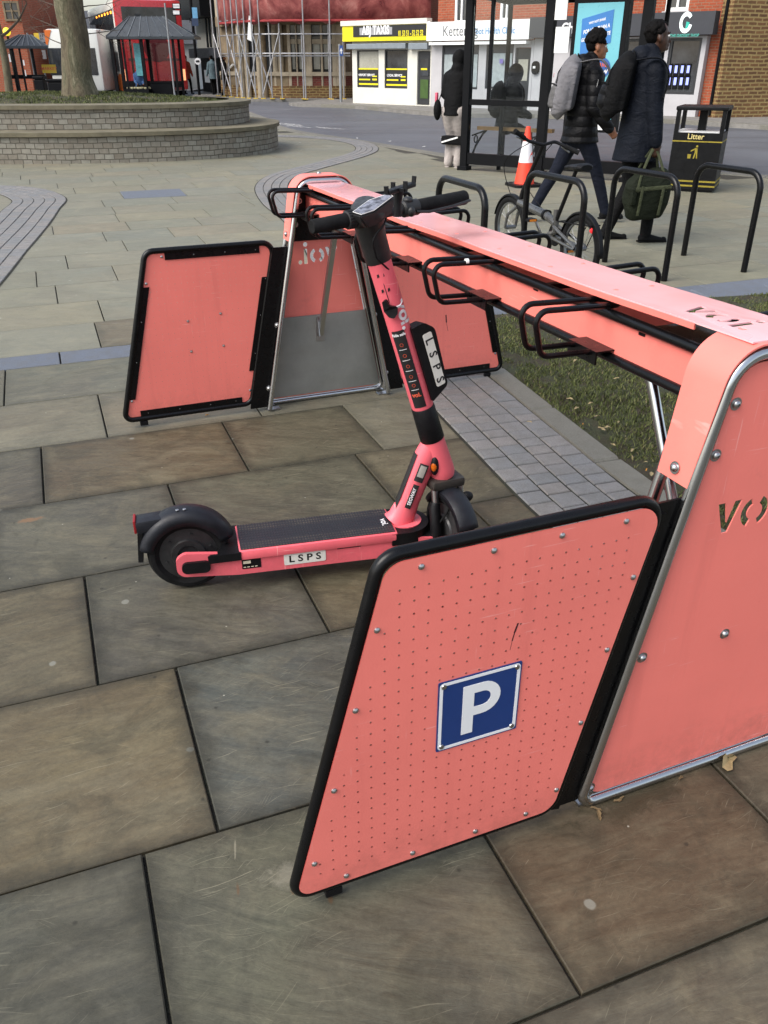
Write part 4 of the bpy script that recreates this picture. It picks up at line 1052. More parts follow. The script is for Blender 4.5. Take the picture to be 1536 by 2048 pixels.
# ------------------------------------------------------------------ frames for facades
class Fac:
    """local frame on a facade: x along it (left to right as seen), y into the building, z up"""
    def __init__(s, a, b, z=0.0):
        A = V(a) if len(a) == 3 else G(*a, z=z); B = V(b) if len(b) == 3 else G(*b, z=z)
        s.o = A; s.x = (B-A); s.x.z = 0; s.len = s.x.length; s.x.normalize(); s.n = V((-s.x.y, s.x.x, 0)); s.rz = atan2(s.x.y, s.x.x)
    def L(s, px, py, y=0.0):
        p = onplane(px, py, s.o+s.n*y, s.n)-s.o; return p.dot(s.x), p.z
    def rect(s, x0, y0, x1, y1, y=0.0):
        ym = (y0+y1)/2; xm = (x0+x1)/2
        return s.L(x0, ym, y)[0], s.L(x1, ym, y)[0], s.L(xm, y1, y)[1], s.L(xm, y0, y)[1]
    def root(s, name, label, cat, group=None):
        return empty(name, (s.o.x, s.o.y, 0), s.rz, label, cat, group)
def slab(name, r, y0, y1, mat, par, bev=0.0, **k):
    mb = MB(); mb.bx(r[0], r[1], y0, y1, r[2], r[3], bev); return mb.build(name, mat, par, **k)
def win(par, r, mat_f, mat_g, y=0.0, fw=.06, mull=(), trans=(), depth=.08, sill=None, name='window', proud=.02):
    """window: frame ring as part, pane as sub-part"""
    x0, x1, z0, z1 = r; mb = MB()
    mb.prism([[(x0, z0), (x1, z0), (x1, z1), (x0, z1)], [(x0+fw, z0+fw), (x1-fw, z0+fw), (x1-fw, z1-fw), (x0+fw, z1-fw)]], lambda a, b, d: V((a, y+d, b)), -proud, depth)
    for m in mull: xm = x0+(x1-x0)*m; mb.bx(xm-fw*.35, xm+fw*.35, y-proud*.6, y+depth*.8, z0+fw, z1-fw)
    for t in trans: zm = z0+(z1-z0)*t; mb.bx(x0+fw, x1-fw, y-proud*.4, y+depth*.7, zm-fw*.3, zm+fw*.3)
    f = mb.build(name, mat_f, par)
    mb = MB(); mb.bx(x0+fw*.5, x1-fw*.5, y+depth*.55, y+depth*.6, z0+fw*.5, z1-fw*.5); mb.build('pane', mat_g, f)
    if sill: mb = MB(); mb.bx(x0-.06, x1+.06, y-.10, y+.02, z0-.09, z0-.002); mb.build('sill', sill, f)
    return f
def walled(par, name, X0, X1, Z0, Z1, openings, mat, y=0.0, th=.25):
    """front wall with rectangular openings cut out"""
    out = [(X0, Z0), (X1, Z0), (X1, Z1), (X0, Z1)]
    mb = MB(); mb.prism([out]+[[(a, c), (a, d), (b, d), (b, c)] for a, b, c, d in openings], lambda a, b, d: V((a, y+d, b)), 0, th)
    return mb.build(name, mat, par)
DGL = NT('dark_window'); DGL.base(DGL.ramp(DGL.noise(1.2, 5, .7), [(.35, (.012, .014, .017)), (.65, (.05, .055, .062))])); DGL.rough(.06); DGL.p.inputs['Specular IOR Level'].default_value = .7; DGL = DGL.m
PALEG = pm('frosted_window', (.33, .32, .27), .25, 0, .15, 1.5)
STONE = pm('lime_stone', 'a09480', .85, 0, .28, 2.2, .5, 30)
STONED = pm('weathered_stone', '756650', .9, 0, .35, 2.6, .6, 25)
BRK = brick('orange_brick', '9e4a2c', '8c4024', '8a6a55', dirt=.25); BRKD = brick('dark_red_brick', '54231a', '46201a', '4b3a32', dirt=.4)
IRON = brick('ironstone', '71502f', '523821', '8f7a4e', 1, .30, .105, irregular=.05, dirt=.3, bw=.022, bump=1.0)
LGREY = pm('grey_render', (.42, .41, .42), .7, 0, .08, 1.5); CREAM = pm('cream_render', (.62, .60, .53), .7, 0, .06, 1.2)
FASC = pm('charcoal_fascia', (.030, .032, .040), .45, 0, .1, 3); SHUT = pm('roller_shutter_grey', (.22, .25, .28), .4, .3, .1, 6)
YEL = pm('sign_yellow', 'd9cc14', .5, 0, .05, 5); FRM = pm('dark_frame', (.02, .021, .024), .4)
ORB = pm('orange_vinyl', 'c8741a', .5)
# ------------------------------------------------------------------ terraced planter on the left with its tree
PC_ = V((-6.2, 17.5)); 
pl_ = empty('raised_planter', (PC_.x, PC_.y, 0), 0, 'large round two-tier granite brick planter with grass on top below the bare tree', 'planter')
def ell(a, b, n=120, e=2.25):
    o = []
    for k in range(n):
        t = 2*pi*k/n; c, s_ = cos(t), sin(t); o.append((a*abs(c)**(2/e)*(1 if c > 0 else -1), b*abs(s_)**(2/e)*(1 if s_ > 0 else -1)))
    return o
PBR = brick('planter_setts', '8a877c', '746c60', '4a453b', 1, .155, .084, irregular=.045, dirt=.45, bw=.006, uv=True, bump=.9)
PCAP = pm('planter_coping', '67614f', .9, 0, .3, 3, .6, 40)
def tier(a, b, z0, z1, cap, name):
    o = ell(a, b); mb = MB(); uvl = mb.b.loops.layers.uv.new('UVMap'); n = len(o); S = 0
    for i in range(n):
        p, q = o[i], o[(i+1) % n]; L = hypot(q[0]-p[0], q[1]-p[1])
        vs = [mb.b.verts.new(c) for c in ((p[0], p[1], z0), (q[0], q[1], z0), (q[0], q[1], z1), (p[0], p[1], z1))]
        f = mb.b.faces.new(vs)
        for l, uv in zip(f.loops, ((S, z0), (S+L, z0), (S+L, z1), (S, z1))): l[uvl].uv = uv
        S += L
    mb.build(name, PBR, pl_, True)
    o1 = ell(a+.045, b+.045); o2 = ell(a-cap, b-cap); mb = MB()
    for i in range(n):
        j = (i+1) % n
        A = [V((*o1[i], z1-.012)), V((*o1[j], z1-.012)), V((*o1[j], z1+.05)), V((*o1[i], z1+.05))]
        mb.quad(*A); mb.quad(V((*o1[i], z1+.05)), V((*o1[j], z1+.05)), V((*o2[j], z1+.062)), V((*o2[i], z1+.062))); mb.quad(V((*o2[i], z1-.012)), V((*o2[j], z1-.012)), V((*o1[j], z1-.012)), V((*o1[i], z1-.012)))
    bmesh.ops.remove_doubles(mb.b, verts=mb.b.verts, dist=1e-5); mb.build(name.replace('wall', 'coping'), PCAP, pl_, True, ang=40)
tier(4.14, 2.66, 0, .42, .75, 'lower_wall'); tier(3.62, 2.16, .40, .80, .36, 'upper_wall')
mb = MB(); o = ell(3.35, 1.9); rings = []
for k, (f, z) in enumerate(((1, .80), (.8, .86), (.5, .93), (.25, .97), (0.02, .98))): rings.append([mb.b.verts.new((p[0]*f, p[1]*f, z)) for p in o])
for a, b in zip(rings[:-1], rings[1:]):
    for i in range(len(o)): mb._f([a[i], a[(i+1) % len(o)], b[(i+1) % len(o)], b[i]])
mb._f(rings[-1]); mb.build('soil_bed', bpy.data.materials['lawn_soil'], pl_, True)
plw = [(p[0]*.99+PC_.x, p[1]*.99+PC_.y) for p in ell(3.35, 1.9, 60)]
def zfp(x, y):
    r = min(1, sqrt(((x-PC_.x)/3.35)**2+((y-PC_.y)/1.9)**2)); return .98-.18*r*r
grass('planter_grass', plw, 26000, .012, .04, (PC_.x-3.4, PC_.x+3.4), (PC_.y-2, PC_.y+2), .006, True, zfp, GRM)
# bark and trees
def bark_mat():
    n = NT('bark'); a = n.noise(1, 6, .7, n.co(scale=(5, 5, 1.3)), .4); b = n.noise(22, 5, .75)
    c = n.ramp(a, [(.28, '2e281e'), (.42, '544b3a'), (.5, '655d49'), (.56, '4c4a36'), (.66, '7a745f')])
    n.base(n.mix(.4, c, n.ramp(b, [(.3, .3), (.7, .7)]), 'OVERLAY')); n.rough(.9); n.bump(n.math('ADD', a, n.math('MULTIPLY', b, .5)), .9, .04); return n.m
BARK = bark_mat(); TWIG = pm('twig_bark', '40382f', .9, 0, .3, 6)
def branch(mb, rnd, p, d, L, r, depth, out, droop=.0):
    n = 5; pts = [V(p)]; dd = V(d).normalized(); rad = [r]
    for i in range(n):
        dd = (dd + V((rnd.gauss(0, .13), rnd.gauss(0, .13), rnd.gauss(0, .08)-droop*(.06 if depth < 3 else .0)+.02))).normalized()
        pts.append(pts[-1]+dd*L/n); rad.append(r*(1-.62*(i+1)/n))
    mb.tube(pts, rad, 8 if r > .08 else 5 if r > .02 else 3)
    if depth == 0: return
    for k in range(rnd.choice((3, 4, 4)) if depth > 1 else 4):
        i = rnd.randint(2, n); a = rnd.uniform(0, 2*pi); side = dd.cross(V((cos(a), sin(a), .3))).normalized()
        nd = (dd*rnd.uniform(.5, 1)+side*rnd.uniform(.5, 1.0)).normalized()
        branch(mb, rnd, pts[i], nd, L*rnd.uniform(.55, .8), rad[i]*rnd.uniform(.5, .7), depth-1, out, droop)
def tree(name, base, trunk_pts, radii, label, seed, limbs, L=2.0, r=.13, depth=4, mat=None, group=None):
    rnd = random.Random(seed); t = empty(name, base, 0, label, 'tree', group)
    mb = MB(); P = smooth_path3(trunk_pts, 6); n = len(P); R_ = []
    for i in range(n):
        f = i/(n-1)*(len(radii)-1); k = min(int(f), len(radii)-2); R_.append(radii[k]+(radii[k+1]-radii[k])*(f-k))
    mb.tube(P, R_, 22)
    for v in mb.b.verts:
        a = atan2(v.co.y, v.co.x); k = max(0, .6-v.co.z); v.co.x *= 1+.12*k*sin(a*5+1); v.co.y *= 1+.12*k*sin(a*5+1)
    mb.build('trunk', mat or BARK, t, True)
    mb = MB()
    for p, d in limbs: branch(mb, rnd, V(p), V(d), L, r, depth, None, 1)
    mb.build('bare_branches', TWIG, t, True); return t
def smooth_path3(pts, n):
    P = [V(p) for p in pts]; N = len(P); out = []
    for i in range(N-1):
        a, b, c, d = P[max(i-1, 0)], P[i], P[i+1], P[min(i+2, N-1)]
        for k in range(n):
            t = k/n; out.append(.5*((2*b)+(c-a)*t+(2*a-5*b+4*c-d)*t*t+(3*b-a-3*c+d)*t**3))
    out.append(P[-1]); return out
TY = 17.0; tb = onplane(160, 197, V((0, TY, 0)), V((0, 1, 0)))
def tp(x, y): p = onplane(x, y, V((0, TY, 0)), V((0, 1, 0))); return V((p.x-tb.x, 0, p.z-.86))
tree('plane_tree', (tb.x, TY, .86), [(0, 0, -.1), tp(160, 190), tp(154, 150), tp(150, 80), tp(139, 20), tp(134, -30), tp(128, -120), tp(130, -260)], [.40, .33, .26, .245, .245, .25, .25, .2],
     'thick grey-brown bare tree trunk growing out of the round planter', 4,
     [(tp(128, -160), (.8, -.2, 1.6)), (tp(128, -200), (-.9, .2, 1.2)), (tp(130, -230), (-.2, .3, 1)), (tp(130, -250), (.6, .3, 1))], 2.0, .09, 4)
tw = [o for o in kids(bpy.data.objects['plane_tree']) if o.name.startswith('trunk')][0]
rnd_ = random.Random(21); mb = MB()
for x_, y_, dx_ in ((122, 60, -1), (124, 20, -1), (170, 70, 1), (168, 40, 1), (168, 15, 1), (122, 90, -1)):
    branch(mb, rnd_, tp(x_+8*(-dx_), y_), V((dx_, .2, .25)), .75, .012, 3, None)
mb.build('side_shoots', TWIG, bpy.data.objects['plane_tree'], True)
mb = MB(); rnd = random.Random(11); p0 = tp(128, 62); 
bt = tree('bare_tree', (-13.3, 33, 0), [(0, 0, 0), (.1, 0, 1.5), (0, .1, 3)], [.16, .12, .1], 'slender bare tree behind the planter left of the thick trunk', 9, [((0, .1, 3), (.6, 0, 1)), ((0, .1, 2.8), (-.7, .1, .8)), ((.05, 0, 2.2), (.9, 0, .5)), ((.05, 0, 1.9), (-.8, 0, .45)), ((0, .1, 3), (0, .2, 1))], 1.7, .055, 4)
# ------------------------------------------------------------------ double-decker bus and the bus in front of it
RED = pm('bus_red', 'b52a2e', .3, 0, .08, 1, coat=.5); RED2 = pm('bus_dark_red', '5a1a1e', .35, 0, .1, 2)
BWH = pm('bus_white', (.62, .62, .58), .35, 0, .05, 1, coat=.4); BOR = pm('bus_orange', 'c9641c', .35, 0, .08, 2)
rear = Fac(G(235, 196, z=-.11), G(372, 192, z=-.11)); 
bw_ = rear.len; b0_ = G(252, 196, z=-.11)
bus = empty('double_decker_bus', (b0_.x, b0_.y, -.11), 0, 'red double-decker bus seen from behind with a white and orange side', 'bus')
H = heightat(rear.o, 0)+.16
sdx = -1
# side direction: recedes to the left; local frame x along rear, y forward
ang = R(28)
shear = lambda x, y: (x - y*tan(ang)*0, y)
BL = 10.2
def busbox(x0, x1, y0, y1, z0, z1): mb = MB(); mb.bx(x0, x1, y0, y1, z0, z1, .12); return mb
bus.rotation_euler.z = R(24)
W2 = 3.15
c_, s_ = cos(R(25)), sin(R(25))
mb = MB(); mb.bx(0, W2, 0, BL, .28, H, .16); body = mb.build('body', BWH, bus, True, ang=40)
mb = MB(); mb.bx(-.015, W2+.015, -.03, .42, .30, H+.02, .18); rearshell = mb.build('rear_shell', RED, bus, True, ang=40)
mb = MB(); mb.bx(.30, W2-.30, -.05, -.028, H-1.05, H-.30, .02); mb.build('rear_window', DGL, rearshell)
mb = MB(); mb.lathe([(0, 0), (.62, 0)], 28, (W2*.56, -.034, H-2.0), (0, -1, 0)); mb.build('rear_roundel', RED2, rearshell)
mb = MB(); mb.bx(.35, W2-.25, -.046, -.031, 1.62, 1.72); mb.bx(W2*.52, W2*.53, -.046, -.031, .6, 2.2); mb.bx(.3, W2-.3, -.043, -.03, .33, .5); mb.build('rear_trim', RED2, rearshell)
for x in (.10, W2-.22):
    mb = MB(); mb.bx(x, x+.12, -.05, -.03, .75, 1.25, .01); mb.build('tail_lamp', glow('bus_lamp', 'e8a070', .6), rearshell)
for k in range(7):
    y = .75+k*1.3
    mb = MB(); mb.bx(-.018, -.002, y, y+1.18, H-1.25, H-.38, .02); mb.build('upper_window', DGL, body)
    mb = MB(); mb.bx(-.018, -.002, y, y+1.18, 1.15, 2.0, .02); mb.build('lower_window', DGL, body)
mb = MB(); mb.prism([[(.45, .30), (2.6, .30), (2.0, .62), (1.4, 1.02), (.45, 1.05)]], lambda x, y, d: V((d, x, y)), -.012, -.001); mb.build('orange_swoosh', BOR, body)
mb = MB()
for k in range(6): mb.bx(-.024, -.018, .95+k*1.05, 1.35+k*1.05, H-.56, H-.45)
mb.build('lit_saloon_lamps', glow('saloon_lamp', 'ff9a30', 2.0), body)
for y in (1.9, 7.6):
    for x in (.02, W2-.02):
        w_ = MB(); sgn = -1 if x < 1 else 1
        w_.lathe([(0, 0), (.28, 0), (.30, .03), (.47, .03), (.50, 0), (.50, -.22), (0, -.22)], 26, (x, y, .49), (sgn, 0, 0)); w_.build('wheel', RUB, bus, True)
sb2 = empty('single_decker_bus', tuple(G(106, 197, z=-.11)-V((0, 0, 0))), 0, 'white and orange single-decker bus mostly hidden behind the tree trunk', 'bus')
mb = MB(); mb.bx(0, 2.5, .3, 9, .3, 2.95, .15); b2 = mb.build('body', BWH, sb2, True, ang=40)
mb = MB(); mb.bx(.0, 2.3, .28, .31, 1.0, 2.15, .01); mb.build('windscreen', DGL, b2)
mb = MB(); mb.prism([[(0, 2.1), (.35, 2.9), (0, 2.9)]], lambda x, y, d: V((x, .296+d, y)), -.012, 0); mb.build('orange_corner', BOR, b2)
for x in (.15, 2.1): mb = MB(); mb.lathe([(0, 0), (.45, 0), (.45, .3), (0, .3)], 18, (x, 1.6, .45), (1, 0, 0)); mb.build('wheel', RUB, sb2, True)
# ------------------------------------------------------------------ the two hipped shelters on the far side
ROOFM = pm('lead_grey_roof', (.035, .042, .05), .35, .3, .2, 3); SHB = pm('shelter_black', (.004, .0043, .0055), .5, 0, .2, 5, 0, 80, .12)
def shelter(base_px, eave, ridge, apexz, postpx, label, depth=1.3):
    a, b = base_px; F = Fac(a, b); t = F.root('hipped_bus_shelter', label, 'bus shelter', 'hipped bus shelters beyond the planter')
    x0, x1, z0, z1 = F.rect(*eave); D = depth; X0, X1 = x0, x1
    zr = F.L((ridge[0]+ridge[1])/2, apexz, D/2)[1]; r0 = F.L(ridge[0], apexz, D/2)[0]; r1 = F.L(ridge[1], apexz, D/2)[0]
    zE = F.L((eave[0]+eave[2])/2, eave[3])[1]
    mb = MB(); e = [V((X0, -.1, zE)), V((X1, -.1, zE)), V((X1, D+.1, zE)), V((X0, D+.1, zE))]; r_ = [V((r0, D/2, zr)), V((r1, D/2, zr))]; dn_ = V((0, 0, -.10))
    mb.quad(e[0], e[1], r_[1], r_[0]); mb.quad(e[1], e[2], r_[1]); mb.quad(e[2], e[3], r_[0], r_[1]); mb.quad(e[3], e[0], r_[0])
    for i in range(4): mb.quad(e[i], e[(i+1) % 4], e[(i+1) % 4]+dn_, e[i]+dn_)
    mb.quad(*[p+dn_ for p in e][::-1]); rf = mb.build('roof', ROOFM, t)
    mb = MB()
    for k in range(9):
        f = k/8; p = e[0].lerp(e[1], f); q = r_[0].lerp(r_[1], min(1, max(0, (f-.1)/.8))); mb.slat(p+V((0, 0, .015)), q+V((0, 0, .015)), .03, .03)
    mb.build('roof_seam', pm('seam_grey', (.10, .115, .13), .4, .3), rf)
    for px_, w in postpx:
        x = F.L(px_, (eave[3]+a[1])/2)[0]
        for y in (.02, D-.05): mb = MB(); mb.bx(x-w/2, x+w/2, y, y+w, 0, zE-.08); mb.build('post', SHB, t)
    return F, t, zE, D
F1, t1, zE1, D1 = shelter(((232, 196), (356, 196)), (212, 64, 389, 73), (258, 326), 33, [(228, .14), (251, .08), (287, .14), (350, .10)], 'grey-roofed black bus shelter with a hipped roof in front of the red bus')
x0, x1, z0, z1 = F1.rect(231, 168, 352, 176); mb = MB(); mb.bx(x0, x1, D1-.1, D1-.06, z0, z1+.1); mb.build('rail', SHB, t1)
r = F1.rect(264, 86, 281, 152); mb = MB(); mb.bx(r[0], r[1], .5, .56, r[2], r[3]); ad = mb.build('advert_panel', pm('ad_cyan', '5fa6ad', .4, 0, .3, 5), t1)
r = F1.rect(232, 80, 262, 166); mb = MB(); mb.bx(r[0], r[1], D1-.08, D1-.07, r[2], r[3]); mb.build('glass_panel', GLS, t1)
r = F1.rect(290, 85, 345, 165); mb = MB(); mb.bx(r[0], r[1], D1-.08, D1-.07, r[2], r[3]); mb.build('glass_panel', GLS, t1)
F2, t2, zE2, D2 = shelter(((18, 197), (92, 196)), (-8, 86, 95, 92), (38, 62), 70, [(13, .12), (33, .10), (47, .08), (72, .08)], 'black bus shelter with a small hipped roof at the left edge behind the planter')
r = F2.rect(16, 100, 45, 170); mb = MB(); mb.bx(r[0], r[1], .6, .61, r[2], r[3]); mb.build('glass_panel', GLS, t2)
r = F2.rect(18, 150, 92, 158); mb = MB(); mb.bx(r[0], r[1], .6, .66, r[2], r[3]); mb.build('rail', SHB, t2)
for p in ((18, 108, 21, 124), (46, 120, 49, 131), (50, 140, 52, 152)):
    r = F2.rect(*p); mb = MB(); mb.bx(r[0], r[1], -.02, -.01, r[2], r[3]); mb.build('notice', WHT, t2)
# planter box, cabinet, bins by those shelters
def spot(px, py): p = G(px, py); return (p.x, p.y, 0)
mb = MB(); F = Fac((252, 196), (298, 196)); r = F.rect(252, 178, 298, 195); mb.bx(r[0], r[1], 0, .7, 0, r[3]); t = F.root('trough_planter', 'low black trough with pale plants in front of the hipped shelter', 'planter'); mb.build('trough', SHB, t)
mb = MB(); rnd = random.Random(3)
for k in range(60): mb.sph((rnd.uniform(r[0], r[1]), rnd.uniform(.0, .6), r[3]+.03), .06, 1, 1, .8, 6)
mb.build('pale_plants', pm('pale_heather', '8f8a6c', .9, 0, .3, 9), t)
F = Fac((302, 195), (344, 195)); r = F.rect(302, 166, 344, 194); t = F.root('black_cabinet', 'black street cabinet standing right of the pale plant trough', 'cabinet'); mb = MB(); mb.bx(r[0], r[1], 0, .6, .12, r[3], .02); mb.bx(r[0]-.03, r[1]+.03, -.03, .63, r[3], r[3]+.05); cb_ = mb.build('body', SHB, t)
for x in (r[0]+.05, r[1]-.12): mb = MB(); mb.bx(x, x+.07, .05, .5, 0, .12); mb.build('leg', SHB, t)
for (a, b, h, lab) in (((73, 197), (92, 197), 152, 'squat dark litter bin right of the left-hand hipped shelter'), ((100, 198), (131, 198), 158, 'wide black bin just left of the thick tree trunk')):
    F = Fac(a, b); r = F.rect(a[0], h, b[0], a[1]); t = F.root('street_bin', lab, 'bin'); mb = MB(); mb.bx(0, F.len, 0, .5, .04, r[3]*.82, .03); mb.build('body', SHB, t)
    mb = MB(); mb.bx(-.03, F.len+.03, -.03, .53, r[3]*.86, r[3], .04); mb.bx(.05, F.len-.05, .05, .45, r[3]*.8, r[3]*.88); mb.build('lid', SHB, t)
# zebra-crossing beacon and yellow signs, banner post
def post(name, px, py0, py1, r, mat, label, cat, lean=0):
    b = G(px, py1); h = heightat(b, py0); t = empty(name, (b.x, b.y, 0), 0, label, cat)
    mb = MB(); mb.tube([(0, 0, 0), (lean, 0, h)], r, 12); mb.build('pole', mat, t, True); return t, b, h
GPOLE = pm('galvanised_pole', (.26, .27, .28), .5, .5, .15, 4)
t, b, h = post('beacon_post', 38, 72, 194, .05, SHB, 'black post with a lit yellow globe above the left shelter roof', 'beacon')
mb = MB(); mb.sph((0, 0, h+.17), .17, 1, 1, 1, 18); mb.build('globe', glow('yellow_globe', 'e3cc33', .6), t, True)
def signpost(px, py0, py1, label, cat, rects, mat_pole=None, r=.04):
    t, b, h = post('sign_post', px, py0, py1, r, mat_pole or GPOLE, label, cat); out = []
    for (x0, y0, x1, y1, m, nm) in rects:
        F = Fac(V((b.x, b.y, 0)), V((b.x+1, b.y, 0))); q = F.rect(x0, y0, x1, y1)
        mb = MB(); mb.bx(q[0], q[1], -.06, -.045, q[2], q[3]); out.append((mb.build(nm, m, t), q))
    return t, out
YS = pm('sign_dull_yellow', 'c7a62a', .5, 0, .1, 6)
signpost(77, 66, 194, 'small yellow sign on a post beside the beacon', 'sign', [(69, 66, 79, 80, YS, 'yellow_plate')])
t, o = signpost(98, 129, 194, 'wide yellow notice board between the left shelter and the tree trunk', 'sign', [(85, 129, 113, 146, YS, 'notice_board')])
mb = MB(); q = o[0][1]; mb.text('MARKET', .19, lambda x, y, d: V(((q[0]+q[1])/2+x, -.064, (q[2]+q[3])/2+y)), 0, 0, .02); mb.build('notice_lettering', REDI, o[0][0])
t, o = signpost(350, 6, 197, 'thin grey bus stop pole with a black and white flag beside the shelter', 'bus stop', [(345, 7, 362, 19, SHB, 'stop_flag'), (345, 21, 362, 31, SHB, 'timetable_flag')])
for q_, f in ((o[0][1], o[0][0]), (o[1][1], o[1][0])):
    mb = MB()
    for k in range(3): z = q_[2]+(q_[3]-q_[2])*(.22+.26*k); mb.bx(q_[0]+.04, q_[1]-.05, -.066, -.061, z, z+.04)
    mb.build('flag_print', SW, f)
t, o = signpost(596, -30, 195, 'tall grey lamp post with a small white notice in front of the scaffolding', 'lamp post', [(590, 71, 599, 85, SW, 'notice_plate')], None, .075)
mb = MB(); q = o[0][1]; mb.sph(((q[0]+q[1])/2, -.064, (q[2]+q[3])/2), .035, 1, .1, 1.6, 8); mb.build('notice_symbol', INK, o[0][0])
t, o = signpost(682, 88, 204, 'grey sign pole with a blue one-way sign left of the yellow-signed shop', 'sign', [(679, 91, 686, 112, pm('sign_blue_plate', '2a4a8c', .4), 'blue_plate')], None, .06)
mb = MB(); q = o[0][1]; xm = (q[0]+q[1])/2; mb.prism([[(xm-.02, q[2]+.08), (xm+.02, q[2]+.08), (xm+.02, q[3]-.2), (xm+.06, q[3]-.2), (xm, q[3]-.08), (xm-.06, q[3]-.2), (xm-.02, q[3]-.2)]], lambda x, y, d: V((x, -.061+d, y)), -.004, 0); mb.build('arrow', SW, o[0][0])
t, o = signpost(399, -20, 190, 'dark street pole with a blue banner and a round white sign by the side street', 'sign', [(383, 15, 396, 52, pm('banner_blue', '5d93b8', .6, 0, .2, 3), 'banner')], SHB, .07)
mb = MB(); q = o[0][1]; mb.bx(q[0], q[1], -.07, -.062, q[2], q[2]+(q[3]-q[2])*.42); bn = mb.build('banner_panel', pm('banner_navy', '20304d', .6), o[0][0])
mb = MB(); mb.text('HEY!', .26, lambda x, y, d: V(((q[0]+q[1])/2+x, -.064, q[3]-.55+y)), 0, 0, .02); mb.build('banner_lettering', SHB, o[0][0])
b = G(399, 190); Fq = Fac(V((b.x, b.y, 0)), V((b.x+1, b.y, 0))); q = Fq.rect(390, 115, 402, 130); mb = MB(); mb.lathe([(0, 0), ((q[1]-q[0])/2, 0), ((q[1]-q[0])/2, -.02), (0, -.02)], 20, ((q[0]+q[1])/2, -.1, (q[2]+q[3])/2), (0, -1, 0)); rs = mb.build('round_sign', SW, t)
mb = MB(); mb.bx(q[0]+.06, q[1]-.06, -.12, -.105, (q[2]+q[3])/2-.04, (q[2]+q[3])/2+.04); mb.build('sign_bar', INK, rs)
# ------------------------------------------------------------------ shop row across the road
S = Fac((705, 206), (1296, 230))
def sh(x0, y0, x1, y1, y=0.0): return S.rect(x0, y0, x1, y1, y)
xa = S.L(705, 150)[0]; xb = S.L(862, 150)[0]; xc = S.L(1062, 150)[0]; xd = S.L(1447, 120)[0]
zf0 = S.L(780, 83)[1]; zf1 = S.L(780, 50)[1]
# taxi office
taxi = S.root('taxi_office', 'small white single-storey taxi office with a yellow and black sign', 'shop')
w1, w2 = sh(714, 100, 757, 175), sh(769, 99, 815, 177); dr = sh(834, 102, 861, 212)
walled(taxi, 'wall', xa, xb, 0, zf1+.05, [w1, w2, (dr[0], dr[1]-.02, .03, dr[3])], CREAM)
mb = MB(); mb.bx(xa, xb, .25, 7, 0, zf1-.1); mb.build('side_wall', CREAM, taxi)
for r in (w1, w2):
    f = win(taxi, r, FRM, PALEG if r is w1 else DGL, .03, .05, proud=.0)
    zz = r[2]+(r[3]-r[2])*.52; mb = MB(); mb.bx(r[0]+.06, r[1]-.06, .045, .052, r[2]+.05, zz); bp = mb.build('window_poster', LBK, f)
    mb = MB(); mb.bx(r[0]+.06, r[1]-.06, .038, .044, zz-.05, zz); mb.bx(r[0]+.06, r[1]-.06, .038, .044, r[2]+.09, r[2]+.15); mb.build('yellow_band', YEL, bp)
    cx = (r[0]+r[1])/2; L1 = ('AIRPORT SERVICE', 'STATION SERVICE') if r is w1 else ('LOCAL SERVICE', 'LONG SERVICE')
    for i, tx in enumerate(L1):
        mb = MB(); mb.text(tx, .115, lambda x, y, d: V((cx+x-.10, .036, zz-.24-.52*i+y)), 0, 0, .03, sx=.95); mb.build('poster_lettering', SW, bp)
        mb = MB(); mb.bx(cx-.5, cx+.1, .034, .038, zz-.42-.52*i, zz-.37-.52*i); mb.bx(r[1]-.36, r[1]-.12, .034, .038, zz-.30-.52*i, zz-.26-.52*i); mb.bx(r[1]-.36, r[1]-.12, .034, .038, zz-.42-.52*i, zz-.36-.52*i); mb.build('poster_small_print', YEL, bp)
GRN = pm('green_door_panel', '36501a', .6, 0, .2, 4)
mb = MB(); mb.bx(dr[0]+.02, dr[1]-.04, .06, .10, .05, dr[3]-.02); d_ = mb.build('door', FRM, taxi)
zm = dr[3]*.52; mb = MB(); mb.bx(dr[0]+.13, dr[1]-.14, .04, .058, .25, zm-.06); mb.build('lower_pane', GRN, d_); mb = MB(); mb.bx(dr[0]+.13, dr[1]-.14, .04, .058, zm+.06, dr[3]-.25); mb.build('upper_pane', DGL, d_)
mb = MB(); mb.bx(dr[0]+.16, dr[1]-.2, .03, .039, dr[3]-.62, dr[3]-.56); mb.build('door_print', YEL, d_)
r = sh(700, 87, 818, 98); mb = MB(); mb.bx(r[0], r[1], -.22, -.003, r[2], r[3], .02); mb.build('shutter_box', SHUT, taxi)
r = sh(823, 86, 861, 99); mb = MB(); mb.bx(r[0], r[1], -.2, -.003, r[2], r[3], .02); mb.build('shutter_box', SHUT, taxi)
x0s = S.L(694, 70)[0]; mb = MB(); mb.bx(x0s, xb-.01, -.26, -.003, zf0+.02, zf1); sgn_ = mb.build('sign_board', YEL, taxi)
mb = MB(); mb.bx(x0s-.06, xb-.01, -.30, -.003, zf1+.003, zf1+.17); mb.build('roof_edge', CREAM, taxi)
za, zb_ = zf0+(zf1-zf0)*.30, zf0+(zf1-zf0)*.97; xk = S.L(716, 70)[0]; mb = MB(); mb.bx(xk, xb-.06, -.275, -.262, za, zb_); bk_ = mb.build('sign_panel', LBK, sgn_)
zc = (za+zb_)/2; x1_ = S.L(733, 70)[0]; x2_ = S.L(790, 70)[0]
mb = MB(); mb.bx(x1_-.1, x2_+.1, -.284, -.277, za+.06, zb_-.06); tp_ = mb.build('name_panel', pm('sign_grey', (.30, .30, .31), .5), bk_)
mb = MB(); mb.text('ABJ TAXIS', .40, lambda x, y, d: V(((x1_+x2_)/2+x, -.288, zc+.02+y)), 0, 0, .035, sx=.78); mb.build('sign_lettering', SW, tp_)
